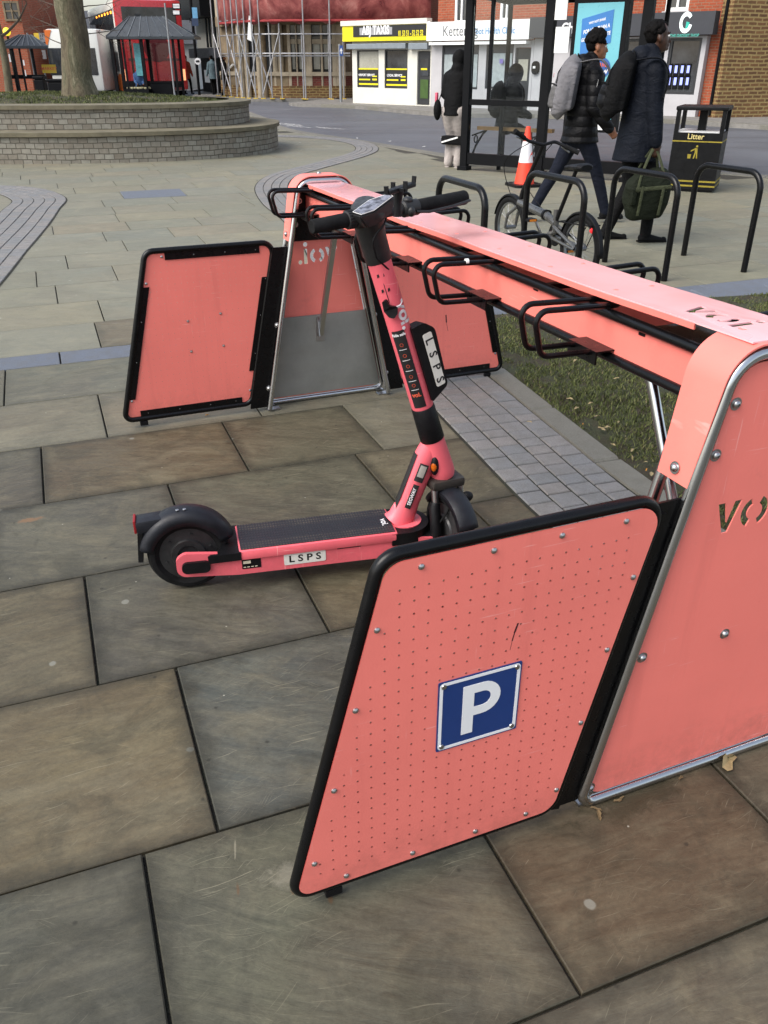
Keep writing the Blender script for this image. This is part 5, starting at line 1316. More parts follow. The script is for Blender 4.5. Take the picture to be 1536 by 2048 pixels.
x3 = S.L(835, 70)[0]; mb = MB(); mb.text('01 53 51 - 52 52 52', .24, lambda x, y, d: V((x3-.1+x, -.278, zc-.10+y)), 0, 0, .035, sx=.62); mb.build('sign_number', YEL, bk_)
mb = MB(); mb.bx(x3-.3, x3+.8, -.279, -.276, zc+.20, zc+.26); mb.build('small_print', SW, bk_)
# red brick storey above with white sash windows, foot clinic below
HT = 9.0
ups = [sh(899, 0, 925, 46), sh(990, 0, 1015, 41), sh(1083, 0, 1102, 34), sh(1322, 0, 1369, 21)]
zfa = S.L(960, 82)[1]; zfb = S.L(960, 42)[1]; zga = S.L(1250, 74)[1]; zgb = S.L(1250, 29)[1]
xB0 = xb+.02
rowb = S.root('brick_terrace', 'orange brick terrace with white windows above the clinic and the dark-signed shop', 'building')
walled(rowb, 'upper_wall', xB0, xd, zfb-.3, HT, [(a, b, c, c+1.9) for a, b, c, d in ups], BRK, .30)
for r in ups:
    win(rowb, (r[0], r[1], r[2], r[2]+1.9), WHT, DGL, .33, .09, (.5,), (.55,), sill=LGREY)
mb = MB(); mb.bx(xB0, xd-.05, .55, 8, 0, HT-.01); mb.build('inner_block', BRK, rowb)
mb = MB(); mb.bx(xB0, xd, -.1, 8, HT, HT+.2); mb.build('parapet', STONE, rowb)
pr_ = sh(1403, 75, 1447, 215); mb = MB(); mb.bx(S.L(1404, 150)[0], xd, .20, .50, 0, zfb-.3); pw = mb.build('brick_pier', BRK, rowb)
r = (S.L(1452, 60)[0]-.12, S.L(1452, 60)[0]-.02, 0, HT); mb = MB(); mb.tube([(r[0], .12, 0.05), (r[0], .12, HT)], .05, 10); mb.build('downpipe', SHB, rowb, True)
# clinic
cl_ = S.root('foot_clinic', 'white-fronted foot health clinic with a long white sign', 'shop')
cw1 = sh(884, 89, 957, 178); cw2 = sh(972, 88, 1026, 178); cdr = sh(1028, 95, 1059, 216)
walled(cl_, 'wall', xB0, xc+.05, 0, zfa, [cw1, cw2, (cdr[0], cdr[1], .03, cdr[3])], LGREY, -.02)
for r in (cw1, cw2):
    f = win(cl_, r, FRM, PALEG, .02, .07, proud=.0); mb = MB(); mb.bx(r[0]+.07, r[1]-.07, .04, .055, r[3]-.62, r[3]-.07); mb.build('blind_head', FASC, f)
    mb = MB(); mb.bx(r[0]+.07, r[1]-.07, .035, .045, r[2]+.07, r[2]+1.1); mb.build('frosted_band', pm('frost', (.30, .34, .35), .35), f)
mb = MB(); mb.bx(cdr[0]+.02, cdr[1]-.02, .05, .10, .04, cdr[3]-.02); d2_ = mb.build('door', FRM, cl_); mb = MB(); mb.bx(cdr[0]+.12, cdr[1]-.12, .03, .049, .9, cdr[3]-.35); mb.build('door_pane', PALEG, d2_)
mb = MB(); mb.bx(xB0, xc+.02, -.34, -.023, zfa+.02, zfb); sg2 = mb.build('sign_board', WHT, cl_)
zz = (zfa+zfb)/2; xt = S.L(897, 62)[0]; mb = MB(); mb.text('Kettering', .46, lambda x, y, d: V((xt+x, -.346, zz+y)), 0, 0, .0, 'LEFT', sx=.88); mb.build('sign_lettering', pm('sign_text_grey', '55585c', .5), sg2)
xt2 = S.L(958, 62)[0]; mb = MB(); mb.text('Foot Health Clinic', .27, lambda x, y, d: V((xt2+x, -.346, zz-.02+y)), 0, 0, .01, 'LEFT', sx=.86); mb.build('sign_lettering', pm('sign_text_blue', '3f86bd', .5), sg2)
r = sh(868, 83, 1062, 89); mb = MB(); mb.bx(r[0], r[1], -.30, -.023, r[2], r[3]); mb.build('awning_box', WHT, cl_)
r = sh(1066, 122, 1080, 149); mb = MB(); mb.prism([rrect(r[0], r[2], r[1], r[3], .15)], lambda x, y, d: V((x, -.10+d, y)), 0, .077); hs_ = mb.build('hanging_box', SHB, cl_); mb = MB(); mb.bx(r[0]+.06, r[1]-.12, -.108, -.101, (r[2]+r[3])/2-.02, (r[2]+r[3])/2+.05); mb.build('box_label', SW, hs_)
r = sh(1000, 118, 1007, 127); mb = MB(); mb.bx(r[0], r[1], -.03, -.02, r[2], r[3]); mb.build('window_sticker', pm('sticker_violet', '7468a8', .5), cl_)
# charcoal-signed shop
xs0 = xc+.06; xs1 = S.L(1404, 150)[0]
gs = S.root('phone_shop', 'shop with a charcoal fascia, teal curved logo and lit tablets in its window', 'shop')
gw = sh(1333, 76, 1397, 189); g2 = sh(1150, 78, 1290, 210)
walled(gs, 'wall', xs0, xs1-.01, 0, zga, [gw, (g2[0], g2[1], .3, g2[3])], LGREY, -.02)
win(gs, gw, FRM, DGL, .02, .08, proud=.0); gf = win(gs, (g2[0], g2[1], .3, g2[3]), FRM, DGL, .02, .08, (.35, .7), proud=.0)
mb = MB(); mb.bx(xs0-.03, S.L(1437, 55)[0], -.36, -.024, zga+.02, zgb); fs_ = mb.build('fascia', FASC, gs)
xg = S.L(1383, 45)[0]; zg = (zga+zgb)/2; LG = glow('logo_white', (.85, .95, .93), .25)
mb = MB(); o_ = circ(0, 0, .27, 26, R(38), R(345)); i_ = circ(.0, 0, .16, 26, R(345), R(38)); mb.prism([[(xg+p[0]*.72, zg+.03+p[1]) for p in o_+i_]], lambda x, y, d: V((x, -.37+d, y)), -.01, .008)
mb.build('logo_ring', LG, fs_)
mb = MB(); mb.prism([[(xg+p[0]*.72, zg+.03+p[1]) for p in circ(.03, -.04, .12, 12, R(-100), R(20)) + [(.02, .02)]]], lambda x, y, d: V((x, -.374+d, y)), -.01, .008); mb.build('logo_hook', pm('logo_teal', '2fae9c', .5), fs_)
mb = MB(); mb.text('THE GADGET SHOP', .10, lambda x, y, d: V((xg+x, -.364, zg-.30+y)), 0, 0, .01); mb.build('sign_lettering', pm('logo_teal_text', '4fb3a4', .5), fs_)
xg2 = S.L(1135, 50)[0]; mb = MB(); mb.text('Ch', .42, lambda x, y, d: V((xg2+x, -.366, zg-.05+y)), 0, 0, .02, 'LEFT', sx=.9); mb.build('sign_lettering', SW, fs_)
SCR = glow('tablet_screen', '7d86cf', .9)
for j in range(2):
    for i in range(4):
        px0 = 1336+i*12.2-j*2; py0 = 131+j*24; r = sh(px0, py0, px0+9, py0+15, .05); mb = MB(); mb.bx(r[0], r[1], .03, .045, r[2]-.12, r[3]+.05); tb_ = mb.build('tablet', SHB, gs); mb = MB(); mb.bx(r[0]+.03, r[1]-.03, .024, .029, r[2], r[3]); mb.build('screen', SCR, tb_)
# ironstone building on the right
ic = S.o+S.x*(xd+.03); I = Fac(ic, G(1570, 233)); iw = I.root('ironstone_building', 'rough brown ironstone wall of the building at the right edge', 'building')
mb = MB(); mb.bx(0, 14, 0, 7, 0, 9); mb.build('wall', IRON, iw)
# ------------------------------------------------------------------ corner bank building behind scaffolding
CB = G(600, 196); CBF = Fac(V((CB.x, CB.y, 0)), V((CB.x+1, CB.y, 0)))
bank = CBF.root('scaffolded_bank', 'sandstone corner building with tall mullioned windows behind scaffolding', 'building')
def cb(x0, y0, x1, y1, y=0.0): return CBF.rect(x0, y0, x1, y1, y)
REDP = brick('red_panel_brick', '6e2a20', '5e261e', '6a4a40', dirt=.2)
def segm(x0, x1, y): # a facet of the curved front
    return x0, x1
zb0 = CBF.L(620, 172)[1]; zb1 = CBF.L(620, 152)[1]; zb2 = CBF.L(620, 44)[1]; HB_ = 8.5
xs = [CBF.L(px, 120, y)[0] for px, y in ((438, 3.2), (470, 1.6), (520, .5), (575, 0), (690, .0), (712, .8))]
ys = [3.2, 1.6, .5, 0, 0, .8]
def facets(name, z0, z1, mat, off=0.0, th=.35, i0=0, i1=5):
    mb = MB()
    for i in range(i0, i1):
        a = V((xs[i], ys[i]+off, 0)); b = V((xs[i+1], ys[i+1]+off, 0))
        mb.prism([[(0, z0), ((b-a).length, z0), ((b-a).length, z1), (0, z1)]], lambda x, z, d: a+(b-a).normalized()*x+V((-(b-a).normalized().y, (b-a).normalized().x, 0))*d+V((0, 0, z)), 0, th)
    return mb.build(name, mat, bank)
facets('plinth', 0, zb0, IRON, -.03); facets('panel_course', zb0, zb1, REDP, 0, .35, 3, 5); facets('string_course', zb1, zb1+.16, STONE, -.10, .45); facets('door_course', zb0, zb1, STONED, 0, .35, 0, 3)
facets('stone_front', zb2, HB_, STONE); facets('cornice', zb2-.1, zb2+.3, STONED, -.2, .6)
facets('upper_course', zb1+.16, zb2, STONED, .35, .2)
wx = lambda px: CBF.L(px, 100)[0]
for px0, px1 in ((575, 581), (591.5, 594), (606, 612), (612, 623), (641, 645), (664, 672), (672, 690)):
    mb = MB(); mb.bx(wx(px0), wx(px1), -.03, .36, zb0, zb2, .02); mb.build('stone_mullion', STONE, bank)
zt = CBF.L(620, 83)[1]
for px0, px1 in ((581, 591), (595, 605), (624, 641), (645, 664)):
    mb = MB(); mb.bx(wx(px0), wx(px1), .06, .30, zt-.09, zt+.09); mb.build('stone_transom', STONE, bank)
    mb = MB(); mb.bx(wx(px0)-.02, wx(px1)+.02, .22, .26, zb1+.1, zb2); mb.build('window_glass', DGL, bank)
    mb = MB(); mb.bx(wx(px0)+.05, wx(px1)-.05, .17, .215, zb1+(zt-zb1)*.2, zt-.1); mb.build('window_blind', PALEG, bank)
# arched portal facets
for px0, px1, top_ in ((497, 508, 70), (530, 549, 62), (508, 516, 80)):
    y_ = .45 if px0 > 520 else 1.0; x0, x1, z0, z1 = cb(px0, top_, px1, 193, y_); r_ = (x1-x0)/2
    arch = [(x0, .02), (x1, .02), (x1, z1-r_)] + [((x0+x1)/2+r_*cos(a), z1-r_+r_*1.5*sin(a)) for a in [k*pi/10 for k in range(1, 10)]] + [(x0, z1-r_)]
    mb = MB(); mb.prism([arch], lambda x, z, d: V((x, y_-.06+d, z)), -.03, .05); mb.build('dark_portal', LBK, bank)
for px0 in (482, 494, 518, 528, 551, 562):
    y_ = .40 if px0 > 515 else .85; x0 = CBF.L(px0, 120, y_)[0]; mb = MB(); mb.tube([(x0, y_-.05, 0), (x0, y_-.05, zb2)], .13, 10); mb.build('shaft', STONE if px0 % 4 else STONED, bank, True)
mb = MB(); mb.bx(xs[5]-.25, xs[5]+.9, .9, 9, 0, HB_-.02); mb.build('side_wall', BRKD, bank)
# scaffolding
SCF = pm('scaffold_tube', (.33, .33, .34), .5, .6, .2, 5); scf = CBF.root('scaffolding', 'grid of scaffold tubes with red debris netting around the corner building', 'scaffolding')
def spt(px, py, y): x, z = CBF.L(px, py, y); return V((x, y, z))
scp = [(437, 2.4), (449, 1.8), (463, 1.0), (475, .3), (486, -.1), (498, -.5), (512, -.8), (527, -1.0), (545, -1.1), (565, -1.2), (608, -1.2), (612, -1.6), (660, -1.2), (663, -1.6), (688, -1.2)]
for px, y in scp:
    x = CBF.L(px, 195, y)[0]; mb = MB(); mb.tube([(x, y, 0), (x, y, 7.5)], .032, 7); mb.build('standard', SCF, scf, True)
    mb = MB(); mb.bx(x-.1, x+.1, y-.1, y+.1, .001, .03); mb.build('base_plate', YS, scf)
for py, ofs in ((107, 0), (112, .1), (69, 0), (38, 0)):
    pth = [spt(px, py, y-.06) for px, y in scp[::2]+[(700, -1.2)]]; z = sum(p.z for p in pth)/len(pth); mb = MB(); mb.tube([V((p.x, p.y+ofs, z)) for p in pth], .03, 7); mb.build('ledger', SCF, scf, True)
for k in range(8):
    a, b = scp[k], scp[k+2]; x0 = CBF.L(a[0], 190, a[1])[0]; x1 = CBF.L(b[0], 190, b[1])[0]
    z0, z1 = ((.2, 2.6) if k % 2 else (2.6, .2)); mb = MB(); mb.tube([(x0, a[1]-.04, z0), (x1, b[1]-.04, z1)], .028, 6); mb.build('diagonal', SCF, scf, True)
mb = MB(); zn = spt(560, 31, -1.0).z
pth = [spt(px, 30, y-.15) for px, y in ((437, 2.4), (463, 1.0), (498, -.5), (545, -1.1), (612, -1.3), (688, -1.3), (770, -1.3), (862, -1.0))]
n_ = NT('debris_netting'); a_ = n_.noise(1.6, 5, .7, None, .5); n_.base(n_.ramp(a_, [(.35, '6b2a2c'), (.55, '94504c'), (.7, 'b07a72')])); n_.rough(.9); n_.p.inputs['Alpha'].default_value = .80
rg = []
for i, p in enumerate(smooth_path3(pth, 6)):
    zo = .10*sin(i*1.3); rg.append([mb.b.verts.new((p.x, p.y+.05*sin(i*2.1), z)) for z in (zn+zo-.25, zn+.4+zo, zn+1.2, 7.2)])
for a, b in zip(rg[:-1], rg[1:]):
    for i in range(3): mb._f([a[i], b[i], b[i+1], a[i+1]])
nt_ = mb.build('debris_netting', n_.m, scf, True); nt_.modifiers.new('s', 'SOLIDIFY').thickness = .02
mb = MB(); mb.tube([V((p.x, p.y-.05, zn-.20)) for p in pth], .05, 6); mb.build('netting_hem', pm('netting_hem', '8e2f30', .8, 0, .2, 5), scf, True)
mb = MB(); q = [(p.x, p.y) for p in pth[:6]]; 
for (x0, y0), (x1, y1) in zip(q[:-1], q[1:]): mb.prism([[(x0, y0+.1), (x1, y1+.1), (x1, y1+1.2), (x0, y0+1.2)]], lambda x, y, d: V((x, y, d)), zn+.05, zn+.11)
mb.build('board_lift', STONED, scf)
mb = MB(); p = spt(497, 20, -.7); mb.prism([[(0, 0), (.16, -.1), (.08, -1.0), (-.14, -.9)]], lambda x, z, d: V((p.x+x, p.y+d, p.z+z-.2)), -.02, .02); mb.build('hanging_sheet', WHT, scf)
# block between the bank and the taxi office, along the side street
K = Fac(V((G(693, 196).x+.2, 44.5, 0)), V((G(862, 196).x+2.5, 44.5, 0))); kb = K.root('red_brick_block', 'dark red brick building rising behind the yellow-signed taxi office', 'building')
mb = MB(); mb.bx(0, 9.5, 0, 6, 0, 8.5); mb.build('wall', BRKD, kb)
for px in (700, 742, 790, 835):
    r = K.rect(px, 8, px+16, 34); win(kb, r, STONE, DGL, -.06, .1, (.5,), proud=.02, depth=.05)
# ------------------------------------------------------------------ buildings down the street on the left
def block(p0, p1, y0px, mat, name, label, H, depth=6, roof=None, wins=(), wmat=None):
    F = Fac(p0, p1); t = F.root(name, label, 'building'); mb = MB(); mb.bx(0, F.len, 0, depth, 0, H); mb.build('wall', mat, t)
    if roof:
        mb = MB(); o = .25; e = [V((-o, -o, H)), V((F.len+o, -o, H)), V((F.len+o, depth+o, H)), V((-o, depth+o, H))]; r0, r1 = V((-o, depth/2, H+1.5)), V((F.len+o, depth/2, H+1.5))
        mb.quad(e[0], e[1], r1, r0); mb.quad(e[2], e[3], r0, r1); mb.quad(e[1], e[2], r1); mb.quad(e[3], e[0], r0); mb.quad(*e[::-1]); mb.build('roof', roof, t)
    for w_ in wins: win(t, F.rect(*w_), wmat or WHT, DGL, -.05, .08, (.5,), (.5,), depth=.06, proud=.02)
    return F, t
SLATE = pm('slate_roof', (.045, .048, .055), .7, 0, .2, 4)
GP = lambda px, y: V((onplane(px, 190, V((0, y, 0)), V((0, 1, 0))).x, y, 0))
F, t = block(GP(-90, 46), GP(70, 46), 0, BRK, 'gabled_brick_house', 'orange-brown brick building with a tall window at the left edge', 7.5, 7, None, [(8, 2, 40, 42)], STONED)
r = F.rect(-90, 78, 68, 86); mb = MB(); mb.bx(0, r[1], -.1, -.002, r[2], r[3]); mb.build('stone_band', STONED, t)
r = F.rect(70, 0, 98, 0); F, t = block(GP(69, 50), GP(104, 50), 0, BRKD, 'dark_roofed_house', 'narrow dark brick house with a pitched slate roof left of the tree trunk', heightat(V((0, 50, 0)), 40), 6, SLATE)
F, t = block(GP(72, 48), GP(97, 48), 0, pm('pale_render', (.50, .50, .49), .8, 0, .1, 2), 'pale_rendered_house', 'pale rendered house front glimpsed right of the left-hand shelter', heightat(V((0, 48, 0)), 52), 1.5, None, [(78, 66, 90, 84), (82, 100, 92, 118)])
F, t = block(GP(104, 58), GP(240, 58), 0, pm('far_brick', '70503f', .9, 0, .2, 1), 'far_brick_terrace', 'distant brownish terrace between the tree trunk and the red bus', heightat(V((0, 58, 0)), 74), 6, SLATE)
F, t = block(GP(352, 62), GP(386, 62), 0, pm('far_cream', (.55, .52, .45), .9, 0, .1, 1), 'far_cream_shop', 'distant cream building just right of the bus', heightat(V((0, 62, 0)), 84), 6, SLATE, [(372, 92, 380, 104)])
F, t = block(GP(357, 70), GP(376, 70), 0, STONED, 'far_chimney_block', 'distant dark stone block standing above the cream building', heightat(V((0, 70, 0)), 36), 5)
F, t = block(GP(371, 56), GP(402, 56), 0, pm('far_white', (.60, .60, .58), .9, 0, .1, 1), 'far_white_shop', 'small distant white shop beside the dark street pole', heightat(V((0, 56, 0)), 88), 5, SLATE, [(378, 98, 388, 112)])
# half-timbered pub
PB = Fac(GP(404, 52), GP(462, 47)); pub = PB.root('half_timbered_pub', 'cream and black half-timbered pub with a dark ground floor left of the scaffolding', 'building')
zp0 = PB.L(430, 112)[1]; mb = MB(); mb.bx(0, PB.len, 0, 6, zp0, 7.5); mb.build('upper_wall', CREAM, pub); mb = MB(); mb.bx(0, PB.len, .1, 6, 0, zp0); mb.build('ground_floor', SHB, pub)
r = PB.rect(404, 96, 462, 116); mb = MB(); mb.bx(-.05, PB.len, -.5, -.003, r[2], r[3]); mb.build('jetty_fascia', FASC, pub)
for px in (414, 420, 431, 438, 446, 456):
    x = PB.L(px, 60)[0]; mb = MB(); mb.bx(x-.12, x+.12, -.05, -.002, zp0+.4, 7.4); mb.build('timber', SHB, pub)
mb = MB(); a = PB.L(404, 0)[0]; mb.bx(-.3, PB.len*.8, -.9, .2, PB.L(430, 34)[1], 7.6); mb.build('dark_gable', SHB, pub)
for p in ((424, 142, 431, 158), (441, 142, 448, 160), (407, 140, 418, 165)):
    r = PB.rect(*p); mb = MB(); mb.bx(r[0], r[1], .06, .095, r[2], r[3]); mb.build('lit_window', glow('lit_pub_window', 'b8bcc0', .15), pub)
# ------------------------------------------------------------------ bus shelter on the right
A_ = V((1.25, 14.0, 0)); B_ = V((3.42, 12.53, 0)); C_ = V((4.26, 14.56, 0)); D_ = A_+(C_-B_)
sx_ = (B_-A_).normalized(); sn_ = V((-sx_.y, sx_.x, 0)); SL = (B_-A_).length
shl = empty('bus_shelter', (A_.x, A_.y, 0), atan2(sx_.y, sx_.x), 'large black-framed glass bus shelter with a timber perch and an advert by the road', 'bus shelter')
SW_ = FasS = Fac(A_, B_)
def ls(p): p = V(p)-A_; return V((p.dot(sx_), p.dot(sn_), p.z))
HS = 2.36; cL = ls(C_); dL = ls(D_)
def bxp(name, x0, x1, y0, y1, z0, z1, mat=SHB, par=None, bev=.004):
    mb = MB(); mb.bx(x0, x1, y0, y1, z0, z1, bev); return mb.build(name, mat, par or shl)
xm_ = SW_.L(1079, 320)[0]
for x, w_ in ((0, .11), (xm_, .13), (SL, .13)):
    bxp('post', x-w_/2, x+w_/2, -.05, .06, 0, HS); bxp('post_foot', x-w_*.75, x+w_*.75, -.08, .09, .001, .06)
mb = MB(); mb.bar((cL.x, cL.y, 0), (cL.x, cL.y, HS), .035, 10); mb.build('front_post', SHB, shl, True)
mb = MB(); mb.bar((dL.x, dL.y, 0), (dL.x, dL.y, HS), .04, 10); mb.build('front_post', SHB, shl, True)
xg_ = SW_.L(982, 100)[0]; bxp('glazing_bar', xg_-.025, xg_+.025, -.02, .03, .93, HS-.1)
z0, z1 = SW_.L(1010, 212)[1], SW_.L(1010, 200)[1]; bxp('mid_rail', .05, xm_-.06, -.03, .04, z0, z1)
bxp('bottom_rail', .05, xm_-.06, -.03, .05, .09, .25); bxp('bottom_rail', xm_+.06, SL-.06, -.03, .05, .09, .25)
bxp('seat_post', .42, .47, .28, .33, 0, z0)
bxp('top_rail', -.1, SL+.1, -.05, .06, HS-.06, HS+.06)
for a, b in (((.0, 0), (dL.x, dL.y)), ((SL, 0), (cL.x, cL.y)), ((dL.x, dL.y), (cL.x, cL.y))):
    mb = MB(); mb.slat((a[0], a[1], HS+.0), (b[0], b[1], HS+.0), .06, .10); mb.build('roof_beam', SHB, shl)
mb = MB(); mb.prism([[(-.25, -.25), (SL+.3, -.25), (cL.x+.3, cL.y+.25), (dL.x-.25, dL.y+.25)]], lambda x, y, d: V((x, y, d)), HS+.065, HS+.13); mb.build('roof', SHB, shl)
for x0, x1, za, zb in ((.06, xg_-.03, z1, HS-.07), (xg_+.03, xm_-.07, z1, HS-.07), (.06, xm_-.07, .26, z0), ):
    bxp('glass_panel', x0, x1, 0, .008, za+.003, zb-.003, GLS, shl, 0)
mb = MB(); mb.prism([[(0, .26), ((C_-B_).length-.1, .26), ((C_-B_).length-.1, HS-.1), (0, HS-.1)]], lambda x, z, d: ls(B_)+(ls(C_)-ls(B_)).normalized()*(x+.08)+V((0, 0, z)), 0, .0); mb.b.free()
# timetable boards on the middle post
for p in ((1115, -4, 1139, 40), (1114, 54, 1142, 106)):
    r = SW_.rect(*p); bxp('timetable_board', r[0], r[1], -.075, -.055, r[2], r[3], WHT)
# advert
r = SW_.rect(1153, 6, 1243, 172); af = bxp('advert_frame', r[0]-.06, r[1]+.07, -.06, .08, .62, HS-.08)
CY = pm('poster_cyan', '67aebb', .35, 0, .04, 3); CB_ = pm('poster_blue', '2f6fb0', .35, 0, .05, 3)
ps_ = bxp('poster', r[0], r[1], -.066, -.062, .75, r[3], CY, af, 0)
W_ = r[1]-r[0]; X = lambda f: r[0]+W_*f; Zt = r[3]
mb = MB(); mb.prism([[(X(.14), Zt-.62), (X(.80), Zt-.46), (X(.80), Zt-.08), (X(.12), Zt-.18)]], lambda x, z, d: V((x, -.070+d, z)), -.001, .001); bp_ = mb.build('poster_block', CB_, ps_)
fr_ = lambda cx, cz: (lambda x, y, d: V((cx+x, -.0725, cz+y+x*.22)))
for tx, sz, dz in (('WHY NOT SHARE', .040, .21), ('FOR LESS THAN A', .064, .30), ('GINGERBREAD LATTE', .058, .39)):
    mb = MB(); mb.text(tx, sz, fr_(X(.46), Zt-dz), 0, 0, .03, sx=.70); mb.build('poster_lettering', SW, bp_)
mb = MB(); mb.lathe([(0, 0), (.125, 0)], 26, (X(.66), -.071, Zt-.76), (0, -1, 0)); rd_ = mb.build('poster_roundel', pm('roundel_blue', '27508f', .4), ps_)
for tx, dz in (('SAVE', -.035), ('NOW', .045)):
    mb = MB(); mb.text(tx, .07, lambda x, y, d: V((X(.66)+x, -.0735, Zt-.76-dz+y)), 0, 0, .03); mb.build('roundel_lettering', SW if dz > 0 else REDI, rd_)
GB = pm('gingerbread', 'b8743c', .6, 0, .15, 8); mb = MB(); mb.prism([[(X(.40), Zt-.98), (X(.52), Zt-.93), (X(.62), Zt-1.02), (X(.74), Zt-.96), (X(.80), Zt-1.1), (X(.72), Zt-1.45), (X(.36), Zt-1.5), (X(.30), Zt-1.2)]], lambda x, z, d: V((x, -.070+d, z)), -.001, .001); mb.build('poster_picture', GB, ps_)
mb = MB(); mb.prism([[(X(.5), Zt-1.3), (X(.86), Zt-1.3), (X(.84), Zt-1.52), (X(.52), Zt-1.52)]], lambda x, z, d: V((x, -.073+d, z)), -.001, .001); mb.build('poster_cup', SW, ps_)
# timber perch on scrolled brackets
TIM = pm('perch_timber', '8c6c44', .6, 0, .25, 6); br0 = V((-.10, .42, .60))
bz_ = .575
mb = MB(); mb.slat((-.02, .45, bz_), (xm_-.02, .45, bz_), .10, .05); mb.build('perch_seat', TIM, shl)
for x in (.12, xm_-.15):
    mb = MB(); mb.tube(fillet([(x, .01, .20), (x, .12, .34), (x, .34, .50), (x, .45, .545)], .06), .016, 8); mb.tube([(x, .12+.05*cos(a), .44+.05*sin(a)) for a in [k*pi/8 for k in range(17)]], .010, 6); mb.tube([(x, .0, .50), (x, .45, .545)], .012, 6); mb.build('perch_bracket', SHB, shl, True)

# ------------------------------------------------------------------ litter bin
bl, bm2, br2 = G(1330, 381), G(1400, 385), G(1437, 379)
BN = Fac(bl, bm2); wB = BN.len; dB = .50
lbn = empty('litter_bin', (bl.x, bl.y, 0), BN.rz, 'black litter bin with gold lettering, open hood and two gold bands near the kerb', 'litter bin')
BBK = pm('bin_black', (.004, .0042, .005), .45, 0, .35, 6, .1, 120, .2); GOLD = pm('bin_gold', '8f8028', .5, .2, .2, 9)
wB = .60; dB = .60
mb = MB(); tp = .025
P0 = [(0, 0), (wB, 0), (wB, dB), (0, dB)]
mb.prism([P0], lambda x, y, d: V((x+(.0 if d < .5 else 0), y, d)), .03, .70); body = mb.build('body', BBK, lbn)
mb = MB(); mb.bx(.02, wB-.02, .02, dB-.02, .001, .03); mb.build('base', BBK, lbn)
hood = MB()
for x in (0, wB-.05):
    for y in (0, dB-.05): hood.bx(x, x+.05, y, y+.05, .70, .96)
hood.bx(-.012, wB+.012, -.012, dB+.012, .955, 1.0, .012); hd = hood.build('hood', BBK, lbn)
mb = MB(); mb.bx(wB*.42, wB*.58, dB*.42, dB*.58, .70, .956); mb.build('stubber_post', BBK, lbn)
mb = MB(); mb.bx(.03, wB-.03, .03, dB-.03, .70, .715); mb.build('liner_rim', SILV, lbn)
for z in (.600, .075, .130):
    mb = MB(); hh = .007 if z > .5 else .010
    mb.prism([[(-.003, -.003), (wB+.003, -.003), (wB+.003, dB+.003), (-.003, dB+.003)], [(-.0005, -.0005), (-.0005, dB+.0005), (wB+.0005, dB+.0005), (wB+.0005, -.0005)]], lambda x, y, d: V((x, y, z+d)), -hh, hh); mb.build('gold_band', GOLD, body)
mb = MB(); mb.text('Litter', .090, lambda x, y, d: V((wB*.46+x, -.002, .655+y)), 0, 0, .015); mb.build('bin_lettering', pm('bin_letter_gold', 'c9b878', .5), body)
mb = MB(); cx, cz = wB*.50, .47
for q in (circ(cx+.012, cz+.075, .014, 10), [(cx-.012, cz+.055), (cx+.022, cz+.052), (cx+.026, cz), (cx-.006, cz+.002)], [(cx-.006, cz+.002), (cx+.010, cz+.002), (cx-.004, cz-.07), (cx-.020, cz-.07)], [(cx+.010, cz+.002), (cx+.026, cz), (cx+.034, cz-.068), (cx+.020, cz-.068)], [(cx-.012, cz+.05), (cx-.010, cz+.034), (cx-.055, cz+.010), (cx-.058, cz+.024)], [(cx-.085, cz-.07), (cx-.050, cz-.07), (cx-.044, cz-.02), (cx-.09, cz-.02)]):
    mb.prism([q], lambda x, y, d: V((x, -.0015+d, y)), -.001, .0005)
mb.build('tidy_symbol', GOLD, body)

# ------------------------------------------------------------------ cycle stands
def stand(L_, R_, label, lean=0):
    a = V((*L_, 0)); b = V((*R_, 0)); t = empty('cycle_stand', tuple((a+b)/2), atan2((b-a).y, (b-a).x), label, 'cycle stand', 'black hoop cycle stands'); h = (b-a).length/2
    mb = MB(); mb.tube(fillet([(-h, 0, 0), (-h, 0, .745), (h, 0, .745), (h, 0, 0)], .13, 8), .024, 14); mb.build('hoop', BLK, t, True)
    return t
stand((2.625, 7.489), (2.905, 6.84), 'black hoop cycle stand nearest the litter bin, furthest right')
stand((1.87, 7.22), (2.17, 6.53), 'black hoop cycle stand in front of the man holding the green bag')
stand((1.12, 6.93), (1.42, 6.24), 'black hoop cycle stand with the folding bicycle leaning on it')
stand((.41, 6.62), (.68, 5.90), 'black hoop cycle stand behind the scooter handlebar, without a bicycle')

# ------------------------------------------------------------------ traffic cone
cp = G(1048, 372); cone = empty('traffic_cone', (cp.x, cp.y, 0), .3, 'orange and white traffic cone standing in front of the bus shelter', 'traffic cone')
ORG = pm('cone_orange', 'e8432a', .5, 0, .1, 8); CW = pm('cone_reflective_white', (.72, .70, .72), .4, 0, .1, 12)
mb = MB(); mb.prism([rrect(-.21, -.21, .21, .21, .06)], lambda x, y, d: V((x, y, d)), .001, .035); mb.build('base', BLKM, cone)
rr_ = lambda z: .135-.105*(z-.035)/.70
for z0, z1, m, nm in ((.035, .30, ORG, 'lower_body'), (.30, .56, CW, 'reflective_sleeve'), (.56, .735, ORG, 'upper_body')):
    mb = MB(); mb.lathe([(rr_(z0)+(.002 if nm == 'reflective_sleeve' else 0), z0), (rr_(z1)+(.002 if nm == 'reflective_sleeve' else 0), z1)], 28)
    mb.build(nm, m, cone, True)
mb = MB(); mb.lathe([(rr_(.735), .735), (rr_(.735)*.7, .74)], 28); mb.build('rim', ORG, cone, True)
mb = MB(); Q = [(-.0, .40), (.05, .44), (.045, .40), (.10, .39), (.06, .34), (.09, .29), (.0, .30), (-.03, .33)]
